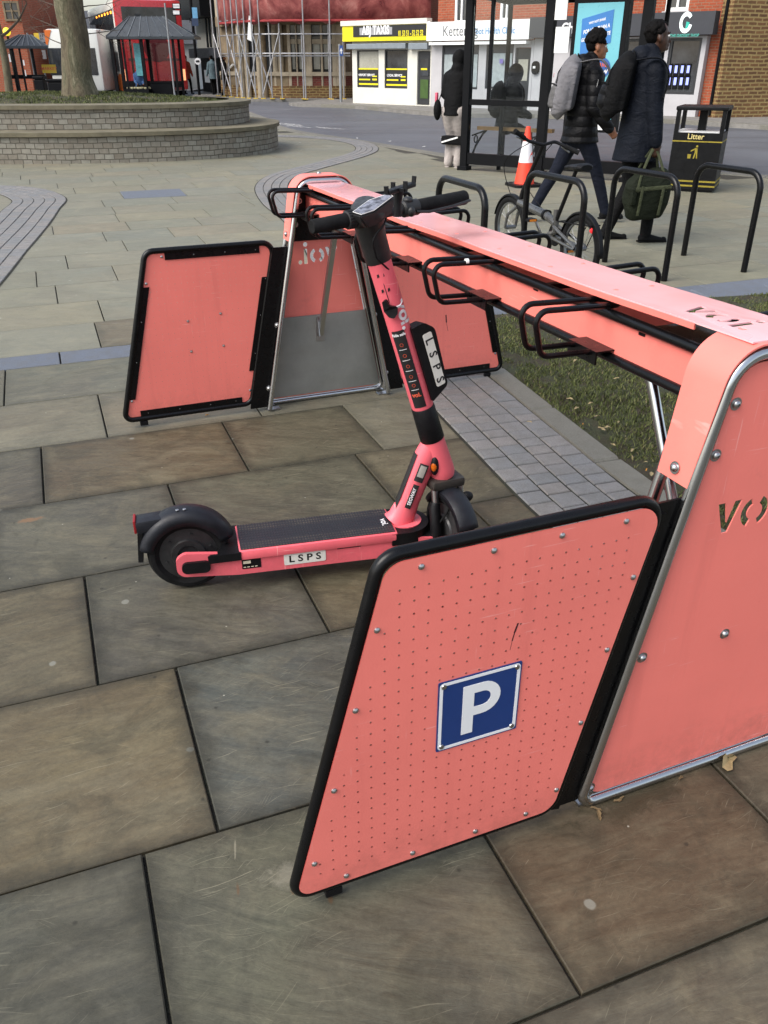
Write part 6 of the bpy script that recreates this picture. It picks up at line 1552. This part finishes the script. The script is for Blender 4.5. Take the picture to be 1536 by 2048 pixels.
mb.prism([Q], lambda x, z, d: V((sin(x/.09+.25)*(rr_(z)+.0045+d), -cos(x/.09+.25)*(rr_(z)+.0045+d), z)), 0, .0005); mb.build('torn_patch', ORG, cone)

# ------------------------------------------------------------------ folding bicycle
bo = V((1.48, 6.48, 0)); bd = V((1.08-1.48, 7.43-6.48, 0)); WB = bd.length; bd.normalize(); bn = V((-bd.y, bd.x, 0))
bk = empty('folding_bicycle', tuple(bo), atan2(bd.y, bd.x), 'grey folding bicycle with small wheels leaning on a black hoop stand', 'bicycle')
def bp(px, py, y=0.0): p = onplane(px, py, bo+bn*y, bn)-bo; return V((p.dot(bd), y, p.z))
GRB = pm('bike_grey', (.10, .10, .098), .3, .5, .1, 8, coat=.4); RIM = chrome('bike_rim', '8d8f92', .3)
def bwheel(x, z=.25):
    w_ = empty('wheel', (x, 0, z), 0); w_.parent = bk
    mb = MB(); mb.lathe([(.222+.023*(1-cos(a))/1 if 0 else .224+.026*cos(a), .023*sin(a)) for a in [k*pi/5 for k in range(11)]], 40, (0, 0, 0), (0, 1, 0)); mb.build('tyre', RUB, w_, True)
    mb = MB(); mb.lathe([(.205, -.010), (.205, .010), (.190, .008), (.190, -.008), (.205, -.010)], 40, (0, 0, 0), (0, 1, 0)); mb.build('rim', RIM, w_, True)
    mb = MB()
    for k in range(24):
        a = k*2*pi/24; s_ = .028*(1 if k % 2 else -1); mb.bar((.012*cos(a+1.2), s_, .012*sin(a+1.2)), (.192*cos(a), 0, .192*sin(a)), .0013, 4)
    mb.bar((0, -.05, 0), (0, .05, 0), .016, 10); mb.build('spokes', RIM, w_, True)
    mb = MB(); rg = []
    a0, a1 = (R(-5), R(165)) if x < .5 else (R(15), R(150))
    for k in range(19):
        a = a0+(a1-a0)*k/18; rg.append([mb.b.verts.new(((.262+h)*cos(pi-a) if x < .5 else (.262+h)*cos(a), y, (.262+h)*sin(a))) for y, h in ((-.026, -.01), (-.016, .006), (.016, .006), (.026, -.01))])
    for p, q in zip(rg[:-1], rg[1:]):
        for i in range(3): mb._f([p[i], q[i], q[i+1], p[i+1]])
    m_ = mb.build('mudguard', BLKM, w_, True); m_.modifiers.new('s', 'SOLIDIFY').thickness = .002
    return w_
bwheel(0); bwheel(WB)
hd0 = bp(1040, 405); hd1 = bp(1046, 382); hinge = bp(1092, 430); st0 = bp(1112, 447); bbp = bp(1098, 470); sp_top = bp(1152, 342); hbar = bp(1086, 290)
mb = MB(); mb.tube([hd0, hd0.lerp(hinge, .5), hinge, st0], [.033, .030, .034, .028], 14); mb.build('main_tube', GRB, bk, True)
mb = MB(); mb.text('ALSACE' if 0 else 'R A L', .035, lambda x, y, d: hd0.lerp(st0, .3)+(hd0-st0).normalized()*(-x)*-1+V((0, .033, y)), 0, 0, .02); mb.b.free()
mb = MB(); mb.tube([hinge-V((.012, 0, .0)), hinge+V((.012, 0, 0))], [.042, .042], 14); mb.build('fold_hinge', BLKM, bk, True)
mb = MB(); mb.tube([st0+V((.01, 0, .10)), st0-V((-.0, 0, .06)), bbp], [.022, .024, .026], 12); 
for s in (-1, 1): mb.tube([st0+V((0, s*.02, -.02)), (.02, s*.05, .27), (0, s*.055, .25)], [.014, .012, .012], 8); mb.tube([bbp+V((0, s*.02, 0)), (0, s*.055, .25)], [.013, .011], 8)
mb.build('rear_frame', GRB, bk, True)
mb = MB(); mb.tube([st0+V((.0, 0, .02)), sp_top], [.016, .015], 10); mb.build('seat_post', BLKM, bk, True)
mb = MB(); s_ = sp_top+V((.0, 0, .012)); mb.tube([s_+V((-.13, 0, .02)), s_+V((-.10, 0, .022)), s_+V((-.02, 0, .014)), s_+V((.06, 0, .010)), s_+V((.13, 0, .0))], [.05, .075, .055, .024, .018], 14, ry=[.022, .03, .026, .018, .014]); mb.build('saddle', BLKM, bk, True)
mb = MB(); mb.tube([hd0-V((-.01, 0, .03)), hd1, hbar], [.020, .019, .016], 12); mb.build('stem_post', BLKM, bk, True)
mb = MB()
for s in (-1, 1): mb.tube([hd0+V((.01, s*.02, -.03)), (WB-.03, s*.05, .36), (WB, s*.052, .25)], [.016, .014, .010], 8)
mb.build('fork', GRB, bk, True)
e1, e2 = bp(1030, 262, .27), bp(1158, 306, -.27)
mb = MB(); mb.tube(fillet([e1, hbar+V((.02, .12, .03)), hbar+V((0, 0, 0)), hbar+V((.02, -.12, .02)), e2], .05), .0125, 10); hb_ = mb.build('handlebar', BLKM, bk, True)
for e, o in ((e1, hbar+V((.02, .12, .03))), (e2, hbar+V((.02, -.12, .02)))):
    d = (o-e).normalized(); mb = MB(); mb.tube([e, e+d*.12], [.019, .017], 10); mb.build('grip', RUB, hb_, True)
    mb = MB(); mb.tube([e+d*.14+V((.02, 0, -.01)), e+d*.05+V((.05, 0, -.02))], .006, 6); mb.build('brake_lever', STL, hb_, True)
for k, (a, m_, b_) in enumerate(((hbar+V((.03, .1, .02)), V((WB+.08, .05, .75)), V((WB-.02, 0, .45))), (hbar+V((.03, -.1, .0)), V((WB+.03, -.14, .62)), hinge+V((.05, .0, .03))))):
    mb = MB(); mb.tube(smooth_path3([a, m_, b_], 8), .0035, 6); mb.build('cable', RUB, bk, True)
rk = bp(1125, 442); rk2 = bp(1190, 452); mb = MB()
for s in (-.045, .045): mb.bar(V((rk.x, s, rk.z)), V((rk2.x, s, rk2.z)), .005, 6); mb.bar(V((rk2.x*.7, s, (rk.z+rk2.z)/2)), V((0, s*1.2, .25)), .004, 6)
for f in (0, .35, .7, 1): p = rk.lerp(rk2, f); mb.bar(V((p.x, -.047, p.z)), V((p.x, .047, p.z)), .005, 6)
mb.build('luggage_rack', BLKM, bk, True)
mb = MB(); p = bp(1188, 461); mb.sph(p, .026, .6, 1.5, .9, 14); mb.build('rear_light', glow('bike_red_light', 'd0282c', .5), bk, True)
mb = MB(); mb.lathe([(0, -.005), (.085, -.005), (.09, 0), (.085, .005), (0, .005)], 26, bbp+V((0, -.055, 0)), (0, 1, 0)); mb.build('chainring', BLKM, bk, True)
for s, dx, dz in ((1, .10, .11), (-1, -.10, -.11)):
    mb = MB(); mb.slat(bbp+V((0, s*.07, 0)), bbp+V((dx, s*.08, dz)), .02, .012, (0, 1, 0)); mb.build('crank', STL, bk)
    mb = MB(); mb.box(bbp+V((dx, s*.125, dz)), (.09, .08, .022), None, .004); pd = mb.build('pedal', BLKM, bk); mb = MB(); mb.bx(bbp.x+dx-.048, bbp.x+dx-.0455, bbp.y+s*.125-.03, bbp.y+s*.125+.03, bbp.z+dz-.008, bbp.z+dz+.008); mb.build('pedal_reflector', ORB, pd)

# ------------------------------------------------------------------ people
SKIN1 = pm('brown_skin', '8a5a40', .5, 0, .06, 12); SKIN2 = pm('dark_brown_skin', '3f2619', .45, 0, .06, 12); HAIR = pm('black_hair', (.0035, .003, .003), .8, 0, .4, 40, .8, 120, .1)
def cloth(name, c, rough=.75, q=0.0):
    n = NT(name); n.base(n.ramp(n.noise(6, 5, .6), [(.3, dark(c, .75)), (.7, dark(c, 1.2))])); n.rough(rough); n.p.inputs['Specular IOR Level'].default_value = .14
    f = n.noise(1, 5, .6, n.co(scale=(9, 9, 16)), .6)
    if q:
        z = n.sep(n.co())[2]; f = n.math('ADD', n.math('MULTIPLY', n.math('ABSOLUTE', n.math('SINE', n.math('MULTIPLY', z, q))), .6), n.math('MULTIPLY', f, .8))
    n.bump(f, .6, .03); return n.m
PUFF = cloth('black_puffer', (.0045, .0045, .0055), .5, 34); NAVY = cloth('dark_navy_coat', (.0045, .0062, .011), .7); BLKC = cloth('black_cloth', (.0045, .0045, .005), .8); JEAN = cloth('dark_navy_trousers', (.008, .010, .018), .8)
BEI = cloth('beige_trousers', (.38, .34, .32), .8); GRYC = cloth('grey_backpack_cloth', (.16, .155, .165), .8); GRY2 = cloth('grey_lower_cloth', (.11, .107, .108), .8); OLV = cloth('olive_bag_cloth', (.010, .013, .007), .75); OLV2 = cloth('olive_webbing', (.055, .062, .034), .8)
def ik(a, b, l1, l2, pole):
    a, b = V(a), V(b); d = b-a; L = min(d.length, (l1+l2)*.999); u = d.normalized(); x = (l1*l1-l2*l2+L*L)/(2*L); h = sqrt(max(0, l1*l1-x*x))
    p = V(pole); p = (p-u*p.dot(u)).normalized(); return a+u*x+p*h, a+u*L
def remesh(o, v, sm=1):
    m = o.modifiers.new('r', 'REMESH'); m.mode = 'VOXEL'; m.voxel_size = v; m.use_smooth_shade = True
    if sm: s = o.modifiers.new('s', 'SMOOTH'); s.factor = .5; s.iterations = sm
    return o
def person(label, loc, rz, H=1.75, hip=(0, 0, .93), lean=0.0, feet=((0, .09, .0), (0, -.09, .0)), hands=((.1, .3, .82), (.1, -.3, .82)), coat=PUFF, hem=.72, trs=JEAN, skin=SKIN1, hood=True, hair='crop', headturn=0.0, headtilt=0.0, bulk=1.0, shoe=BLKC, hoodup=False, detail=True, trouser_fat=1.0):
    s = H/1.75; t = empty('person', loc, rz, label, 'person'); P = lambda *a: V(a)*s
    hip = V(hip); ch = hip+V((sin(lean)*.50, 0, cos(lean)*.50)); nk = hip+V((sin(lean)*.60, 0, cos(lean)*.60)); hc = nk+V((sin(lean)*.10+.035, 0, .135))
    sh = [ch+V((0, .175, -.01)), ch+V((0, -.175, -.01))]
    vs = .011*s if detail else .02
    def T(mb, pts, rr, ry=None, seg=14):
        mb.tube([p*s for p in pts], [r*s for r in rr], seg, ry=[r*s for r in ry] if ry else None); 
        for p, r in ((pts[0], rr[0]), (pts[-1], rr[-1])): mb.sph(p*s, r*s*.98, 1, 1, 1, 10)
    legs = []; arms = []
    for i, f in enumerate(feet):
        h_ = hip+V((0, .09 if i == 0 else -.09, -.02)); ank = V(f)+V((0, 0, .085)); kn, ank = ik(h_, ank, .43, .43, (1, 0, .1)); legs.append((h_, kn, ank))
    for i, h in enumerate(hands):
        el, wr = ik(sh[i], V(h), .29, .26, (-1, .3 if i == 0 else -.3, -.3)); arms.append((sh[i], el, wr))
    # body: one skinned surface with head and hands
    mb = MB(); T(mb, [hip, (hip+ch)/2, ch, nk, nk+V((.01, 0, .05))], [.11, .11, .12, .055, .052])
    for h_, kn, ank in legs: T(mb, [h_, kn, ank], [.07, .05, .038])
    for a, e, w_ in arms: T(mb, [a, e, w_], [.045, .038, .028])
    for i, (a, e, w_) in enumerate(arms):
        d = (w_-e).normalized(); sd_ = V((0, 1 if i == 0 else -1, 0)); fwd_ = d.cross(sd_).normalized()*(1 if i == 0 else -1)
        mb.sph((w_+d*.045)*s, .05*s, .78, .42, .9, 12)
        if detail:
            for k in range(4):
                b0 = w_+d*.08+fwd_*(.027-.018*k); ln = (.065, .075, .07, .055)[k]; m1 = b0+d*ln*.5+sd_*-.006; m2 = b0+d*ln*.75-sd_*.028; T(mb, [b0-d*.03, m1, m2], [.011, .0095, .008], None, 8)
            T(mb, [w_+d*.02+fwd_*.02, w_+d*.05+fwd_*.045-sd_*.01, w_+d*.08+fwd_*.04-sd_*.03], [.013, .011, .009], None, 8)
    rt = M4.Rotation(headturn, 3, 'Z') @ M4.Rotation(headtilt, 3, 'Y'); hp = lambda x, y, z: (hc + rt @ V((x, y, z)))*s
    def E(x, y, z, r, a, b, c): mb.sph(hp(x, y, z), r*s, a, b, c, 18, rt)
    E(-.012, 0, .035, .1, .98, .78, .92); E(.018, 0, -.02, .1, .76, .68, 1.0); E(.045, 0, -.075, .05, .95, .9, .72); E(.088, 0, -.082, .018, 1, 1.2, .8)
    mb.tube([hp(.082, 0, .015), hp(.104, 0, -.012), hp(.112, 0, -.026), hp(.092, 0, -.034)], [.010*s, .012*s, .014*s, .011*s], 8)
    E(.097, 0, -.052, .012, .8, 1.7, .55); E(.095, 0, -.065, .012, .75, 1.6, .6); E(.083, 0, .034, .02, .6, 2.2, .5)
    T(mb, [nk, hc+V((-.015, 0, -.06))], [.058, .056])
    for y in (-1, 1): E(-.005, y*.078, -.008, .03, .65, .35, 1.05)
    body = remesh(mb.build('body', skin, t, True), .0075 if detail else .014, 1)
    if detail:
        for y in (-1, 1):
            mb = MB(); mb.sph(hp(.080, y*.034, .012), .0135*s, 1, 1, .75, 10); ey = mb.build('eye', WHT, body, True)
            mb = MB(); mb.sph(hp(.090, y*.036, .012), .0065*s, .8, 1, 1, 8); mb.build('pupil', INK, ey, True)
            mb = MB(); mb.tube([hp(.088, y*.018, .034), hp(.090, y*.036, .040), hp(.078, y*.056, .032)], .0035*s, 6); mb.build('eyebrow', HAIR, body, True)
    # trousers
    mb = MB(); T(mb, [hip+V((0, 0, .04)), hip-V((0, 0, .06))], [.135, .145], [.12, .125])
    for h_, kn, ank in legs: F_ = trouser_fat; T(mb, [h_+V((0, 0, -.03)), h_.lerp(kn, .5), kn, kn.lerp(ank, .5), ank+V((0, 0, -.02))], [.098*F_, .088*F_, .066*F_, .060*F_, .052*F_])
    remesh(mb.build('trousers', trs, t, True), vs, 1)
    for (h_, kn, ank), f in zip(legs, feet):
        mb = MB(); a = ank+V((-.02, 0, -.045)); T(mb, [a, a+V((.06, 0, -.005)), a+V((.15, 0, -.018)), a+V((.20, 0, -.022))], [.045, .045, .040, .030], [.042, .038, .026, .02], 12)
        mb.tube([(a+V((-.045, 0, -.032)))*s, (a+V((.22, 0, -.032)))*s], [.042*s, .040*s], 10, ry=[.010*s, .010*s]); mb.build('shoe', shoe, t, True)
    # coat
    mb = MB(); b = bulk; hz = V((hip.x, 0, hem)); N = []
    pts = [hz, hz.lerp(hip, .5), hip+V((0, 0, .12)), hip.lerp(ch, .6), ch, ch.lerp(nk, .55)]; mb.tube([p*s for p in pts], [r*s*b for r in (.190, .172, .150, .155, .145, .105)], 20, ry=[r*s*b for r in (.20, .195, .185, .20, .205, .12)])
    for i, (a, e, w_) in enumerate(arms): T(mb, [a, a.lerp(e, .5), e, e.lerp(w_, .55), w_+(w_-e).normalized()*.01], [.085*b, .078*b, .068*b, .062*b, .052*b])
    T(mb, [ch+V((0, .12, .03)), ch+V((0, -.12, .03))], [.075*b, .075*b])
    T(mb, [ch.lerp(nk, .5), nk+V((.0, 0, .035))], [.105, .078])
    if hood and not hoodup:
        mb.sph((nk+V((-.085, 0, -.01)))*s, .115*s, .85, 1.05, .8, 16); mb.sph((nk+V((-.02, 0, .005)))*s, .10*s, 1, 1.15, .55, 16)
    if hoodup: mb.sph((hc+V((-.02, 0, .015)))*s, .135*s, 1.0, .92, 1.08, 18); mb.sph((nk+V((-.02, 0, .0)))*s, .12*s, 1, 1, .9, 14)
    co_ = remesh(mb.build('coat', coat, t, True), vs, 2)
    if hair and not hoodup:
        mb = MB(); rnd = random.Random(len(label)); n_ = 420 if hair == 'curls' else 110
        for k in range(n_):
            u_, v__ = rnd.uniform(0, 2*pi), rnd.uniform(.0, 1.0); el = math.asin(v__*.98); dx, dy, dz = cos(el)*cos(u_), cos(el)*sin(u_), sin(el)
            if dx > .72 and dz < .62: continue
            if hair == 'curls': q = hp(-.012+dx*.094*(1+.0*k), dy*.084, .040+dz*.110); q = hp(0, 0, .04)*(1-(f_ := rnd.uniform(.98, 1.14)))+q*f_; mb.sph(q, rnd.uniform(.012, .022)*s, 1, 1, 1, 6)
            else: q = hp(-.018+dx*.094, dy*.078, .035+dz*.088); mb.sph(q, rnd.uniform(.016, .021)*s, 1, 1, 1, 6)
        mb.sph(hp(-.035, 0, .03), .09*s, .9, .84, 1.0, 14); mb.sph(hp(-.015, 0, .062), .092*s, .92, .78, .72, 14)
        hr = remesh(mb.build('hair', HAIR, t, True), .006, 0)
    return t, dict(ch=ch*s, nk=nk*s, hip=hip*s, arms=[(a*s, e*s, w_*s) for a, e, w_ in arms], hc=hc*s)
def backpack(label, par_loc, rz, c0, w_, h_, d_, m1, m2, accent=None):
    t = empty('backpack', par_loc, rz, label, 'backpack')
    mb = MB(); Z = (-.50, -.46, -.30, -.05, .18, .34, .44, .50); mb.tube([(d_*.5-d_*.62*k, 0, z*h_) for z, k in zip(Z, (.7, .9, 1, .97, .88, .74, .58, .40))], [w_*.5*k for k in (.72, .95, 1.05, 1.04, .96, .84, .64, .30)], 20, ry=[d_*.62*k for k in (.7, .9, 1, .97, .88, .74, .58, .40)], up=(1, 0, 0)); mb.box((d_*.15, 0, -.03*h_), (d_*.5, w_*.9, h_*.8), None, .03); bb_ = mb.build('main_bag', m1, t, True); remesh(bb_, .012, 3)
    mb = MB(); mb.tube([(-d_*.42, 0, z*h_) for z in (-.44, -.38, -.20, -.04, .02)], [w_*.40*k for k in (.7, 1, 1, .95, .6)], 16, ry=[d_*.42*k for k in (.6, 1, 1, .85, .5)], up=(1, 0, 0)); remesh(mb.build('front_pocket', m2, t, True), .012, 3)
    mb = MB(); z = h_*.06; mb.tube(fillet([(-d_*.53, -w_*.36, z-.02), (-d_*.56, -w_*.28, h_*.20), (-d_*.38, 0, h_*.38), (-d_*.56, w_*.28, h_*.20), (-d_*.53, w_*.36, z-.02)], .05), .0045, 6); mb.tube([(-d_*.50, -w_*.42, -h_*.01), (-d_*.80, 0, -h_*.0), (-d_*.50, w_*.42, -h_*.01)], .006, 6); mb.build('zip', BLKC, t, True)
    mb = MB(); mb.tube(fillet([(d_*.3, -.04, h_*.47), (d_*.2, -.02, h_*.55), (d_*.2, .02, h_*.55), (d_*.3, .04, h_*.47)], .02), .008, 6); mb.build('carry_loop', BLKC, t, True)
    for s in (-1, 1):
        mb = MB(); y = s*w_*.36; mb.tube(smooth_path3([(.37, y*1.35, -h_*.10), (.385, y*1.1, h_*.12), (.36, y*1.0, h_*.34), (.26, y, h_*.50), (.08, y*.9, h_*.42)], 6), [.007]*25, 8, ry=[.026]*25, up=(0, 1, 0)); mb.build('shoulder_strap', m2, t, True)
    return t
mloc = V((1.98, 9.22, 0)); mz = R(8)
m1, J1 = person('man with curly black hair in a black padded jacket walking right, wearing a grey backpack', tuple(mloc), mz, 1.70, lean=R(4), feet=((-.42, .08, .05), (.36, -.08, 0)), hands=((.12, .28, .90), (.20, -.26, .95)), coat=PUFF, hem=.80, trs=JEAN, skin=SKIN1, hair='curls', headturn=R(-6), headtilt=R(4), bulk=1.05, shoe=BLKC)
def wpos(loc, rz, p): return V((loc[0]+p[0]*cos(rz)-p[1]*sin(rz), loc[1]+p[0]*sin(rz)+p[1]*cos(rz), p[2]))
q = wpos(mloc, mz, J1['ch']+V((-.225, -.06, -.10)))
b1 = backpack('grey backpack with a small pink mark worn by the curly-haired man', tuple(q), mz-R(30), None, .34, .50, .20, GRYC, GRY2)
b1.rotation_euler = (0, R(6), mz-R(24))
PNK = pm('pink_mark', 'c8506a', .6); mb = MB()
for a in (R(45), R(-45)): mb.box((-.152, -.045, .075), (.002, .045, .006), M4.Rotation(a, 3, 'X'))
mb.build('pink_emblem', PNK, b1)
m2loc = V((2.28, 8.18, 0)); m2z = R(4)
m2, J2 = person('tall man with short hair in a dark navy coat holding a green bag', tuple(m2loc), m2z, 1.76, lean=R(2), feet=((-.16, .09, 0), (.16, -.09, 0)), hands=((.05, .26, .80), (.10, -.24, .74)), coat=NAVY, hem=.70, trs=BLKC, skin=SKIN2, hair='crop', bulk=1.08, shoe=BLKC)
q = wpos(m2loc, m2z, J2['ch']+V((-.245, -.04, -.12)))
b2_ = backpack('black backpack worn by the man in the navy coat', tuple(q), m2z-R(16), None, .32, .48, .20, BLKC, PUFF); b2_.rotation_euler = (0, R(8), m2z-R(20))
mb = MB(); mb.box((-.20, .05, -.02), (.002, .014, .06)); mb.build('reflective_tag', SILV, b2_)
mb = MB(); mb.box((-.165, .04, .10), (.002, .04, .03)); mb.build('small_patch', GRY2, b2_)
# green bag hanging from his right hand
hw_ = wpos(m2loc, m2z, J2['arms'][1][2]+V((.0, 0, -.075)))
gb = empty('green_bag', tuple(hw_), m2z+R(6), 'bulky dark green holdall hanging from the hand of the man in the navy coat', 'bag'); gb.scale = (.9, .9, .93)
mb = MB(); W0, W1 = .34, .47
rg = []
for z, w_, d_ in ((-.62, .30, .16), (-.60, .36, .20), (-.45, .47, .24), (-.30, .45, .22), (-.20, .36, .17), (-.17, .28, .12)):
    rg.append([mb.b.verts.new((x*w_*.5-.02, y*d_*.5, z+.035*x*(1 if z > -.3 else .3))) for x, y in ((-1, -.55), (-.8, -1), (.8, -1), (1, -.55), (1, .55), (.8, 1), (-.8, 1), (-1, .55))])
for a, b in zip(rg[:-1], rg[1:]):
    for i in range(8): mb._f([a[i], a[(i+1) % 8], b[(i+1) % 8], b[i]])
mb._f(rg[0][::-1]); mb._f(rg[-1]); gbody = mb.build('bag_body', OLV, gb, True); sdm = gbody.modifiers.new('s', 'SUBSURF'); sdm.levels = sdm.render_levels = 2
tx = bpy.data.textures.new('folds', 'CLOUDS'); tx.noise_scale = .12; dm = gbody.modifiers.new('d', 'DISPLACE'); dm.texture = tx; dm.strength = .045; dm.texture_coords = 'LOCAL'
for y in (-.07, .06):
    mb = MB(); mb.tube(smooth_path3([(-.17, y*1.5, -.36), (-.13, y, -.20), (-.03, y*.25, .0), (.02, y*.2, .0), (.10, y, -.20), (.13, y*1.5, -.36)], 6), [.004]*31, 8, ry=[.014]*31, up=(1, 0, .2)); mb.build('bag_handle', OLV2, gb, True)
mb = MB()
for x in (-.13, .09): mb.tube([(x, -.135, -.30), (x-.01, -.132, -.46), (x-.01, -.11, -.57)], [.003]*3, 8, ry=[.016]*3, up=(1, 0, 0))
mb.tube([(-.20, -.13, -.33), (.17, -.135, -.31)], [.003]*2, 8, ry=[.018]*2, up=(0, 0, 1)); mb.build('bag_webbing', OLV2, gb, True)
mb = MB(); mb.box((-.20, -.08, -.40), (.05, .08, .14), None, .015); mb.build('side_pocket', OLV, gb, True)
# woman at the shelter and person on the perch
w3 = V((1.10, 14.36, 0))
m3, J3 = person('person in a black padded jacket and pale trousers standing by the left shelter post', tuple(w3), R(60), 1.60, lean=R(10), hip=(-.02, 0, .93), feet=((.02, .10, 0), (-.02, -.10, 0)), hands=((.24, .16, 1.02), (.24, -.16, 1.02)), coat=BLKC, hem=.82, trs=BEI, skin=SKIN2, hair=None, hoodup=True, bulk=1.0, shoe=BEI, detail=False, trouser_fat=1.5)
for i, z in enumerate((.40,)):
    mb = MB(); mb.box((.0, .085, z), (.20, .19, .13), None, .03); mb.box((0, -.085, z), (.20, .19, .13), None, .03); kp_ = mb.build('black_knee_panel', BLKC, m3, True)
    mb = MB(); mb.slat((-.105, .16, z-.03), (-.108, -.12, z+.05), .008, .022, (0, 0, 1)); mb.build('white_stripe', WHT, m3)
mb = MB(); mb.sph(J3['hip']+V((-.10, .24, -.02)), .10, .7, .6, 1.5, 12); mb.tube([J3['hip']+V((-.08, .24, .08)), J3['ch']+V((.05, .20, .0))], .008, 6); hbg = mb.build('shoulder_bag', BLKC, m3, True)
mb = MB(); mb.box(J3['hip']+V((-.08, .27, .14)), (.05, .04, .16), None, .01); mb.build('red_and_white_packet', PNK, m3, True)
m4loc = V((1.98, 14.50, 0))
m4, J4 = person('hooded person in black sitting on the timber perch inside the bus shelter', tuple(m4loc), R(20), 1.62, hip=(-.05, 0, .70), lean=R(8), feet=((.46, .10, 0), (.40, -.10, 0)), hands=((.30, .12, .80), (.30, -.12, .80)), coat=PUFF, hem=.62, trs=BLKC, skin=SKIN2, hair=None, hoodup=True, bulk=1.12, detail=False)
b = backpack('black backpack on the back of the seated hooded person', tuple(wpos(m4loc, R(20), J4['ch']+V((-.24, 0, -.12)))), R(20), None, .30, .44, .18, BLKC, BLKC)
# small figures across the road
REDC = cloth('red_cloth', (.30, .05, .03)); BLUC = cloth('blue_cloth', (.06, .12, .25)); TEAL = cloth('teal_cloth', (.12, .17, .19))
for px, py, lab, ct, rz_ in ((429, 189, 'distant pedestrian in a pale teal top by the dark pub front', TEAL, 2.0), (452, 192, 'distant pedestrian in black carrying a white roll beside the scaffolding', BLKC, .4), (377, 188, 'distant pedestrian in a red coat just right of the red bus', REDC, 1.2)):
    p = G(px, py); tt, _ = person(lab, (p.x, p.y, 0), rz_, 1.7, coat=ct, trs=BLKC, detail=False, hood=False, hair='crop', feet=((-.15, .09, 0), (.2, -.09, 0)))
    if 'roll' in lab: mb = MB(); mb.tube([(.1, .2, 1.0), (.35, -.5, 1.35)], .05, 8); rl = mb.build('white_roll', WHT, None, True); rl.location = (p.x, p.y, 0); rl.rotation_euler = (0, 0, rz_); tag(rl, 'white paper roll carried by the distant pedestrian beside the scaffolding', 'roll')
p = V((F1.o.x, F1.o.y, 0)); x = F1.L(270, 160)[0]; q = p+F1.x*x+F1.n*.7
person('distant seated person in blue inside the grey-roofed shelter', tuple(q), -1.2, 1.65, hip=(0, 0, .50), feet=((.42, .1, 0), (.42, -.1, 0)), hands=((.3, .15, .6), (.3, -.15, .6)), coat=BLUC, trs=BLKC, detail=False, hem=.42)
# ------------------------------------------------------------------ fallen leaves and litter
LF = pm('dry_leaf', '6e5a3c', .8, 0, .3, 30); LF2 = pm('pale_leaf', '93835f', .8, 0, .3, 30); LIT = pm('white_litter', (.6, .6, .57), .7); BUT = pm('filter_tip', 'b9812f', .8)
def leafmesh(s, seed, mat, name):
    rnd = random.Random(seed); mb = MB(); n = 10; top_ = []
    for k in range(n):
        a = 2*pi*k/n; r = s*(1+.3*cos(2*a)+rnd.uniform(-.3, .25)); top_.append((r*cos(a), r*.55*sin(a), rnd.uniform(.0, .6)*s*abs(sin(a))+.002))
    c = mb.b.verts.new((0, 0, .002)); vv = [mb.b.verts.new(p) for p in top_]
    for k in range(n): mb._f([c, vv[k], vv[(k+1) % n]])
    o = mb.build(name, mat, None, True); return o
def put(kind, pts, s, mat, lab, cat, grp, z=.003):
    base = None
    for i, (px, py) in enumerate(pts):
        p = G(px, py); 
        if base is None: base = leafmesh(s, 3+len(pts), mat, kind); o = base; tag(o, lab, cat, grp)
        else: o = base.copy(); COL.objects.link(o)
        zz = z if not inside((p.x, p.y), lawn) else .035
        o.location = (p.x, p.y, zz); o.rotation_euler = (random.uniform(-.2, .2), random.uniform(-.2, .2), random.uniform(0, 6.28)); f = random.uniform(.6, 1.25); o.scale = (f, f, f)
put('fallen_leaf', [(1192, 1622), (1198, 1634), (1243, 1598), (1234, 1604), (1360, 1559)], .010, LF, 'small dry brown leaf on the paving beside the chromed end of the rack', 'leaf', 'dry leaves by the near end of the rack')
put('fallen_leaf', [(1455, 1527)], .028, LF2, 'large pale curled leaf lying under the chromed rail of the near panel', 'leaf', None)
put('grass_leaf', [(1150, 733), (1048, 706), (1192, 847), (1060, 848), (1105, 838), (1152, 830), (1200, 872), (1235, 858), (1225, 905), (1262, 915), (1180, 820), (1240, 955), (1290, 940), (1215, 870), (1140, 812), (1300, 965), (1120, 690), (1230, 770), (1310, 860), (1160, 890)], .016, LF2, 'pale dead leaf lying in the grass of the lawn', 'leaf', 'dead leaves scattered over the lawn')
put('cigarette_end', [(415, 832), (1164, 862), (1290, 955)], .010, BUT, 'small orange cigarette end on the ground', 'cigarette end', 'cigarette ends dropped around the rack')
put('paper_scrap', [(885, 275), (848, 294), (714, 277), (780, 283), (516, 247), (600, 286)], .035, LIT, 'scrap of white paper lying near the road kerb', 'litter', 'paper scraps along the kerb')
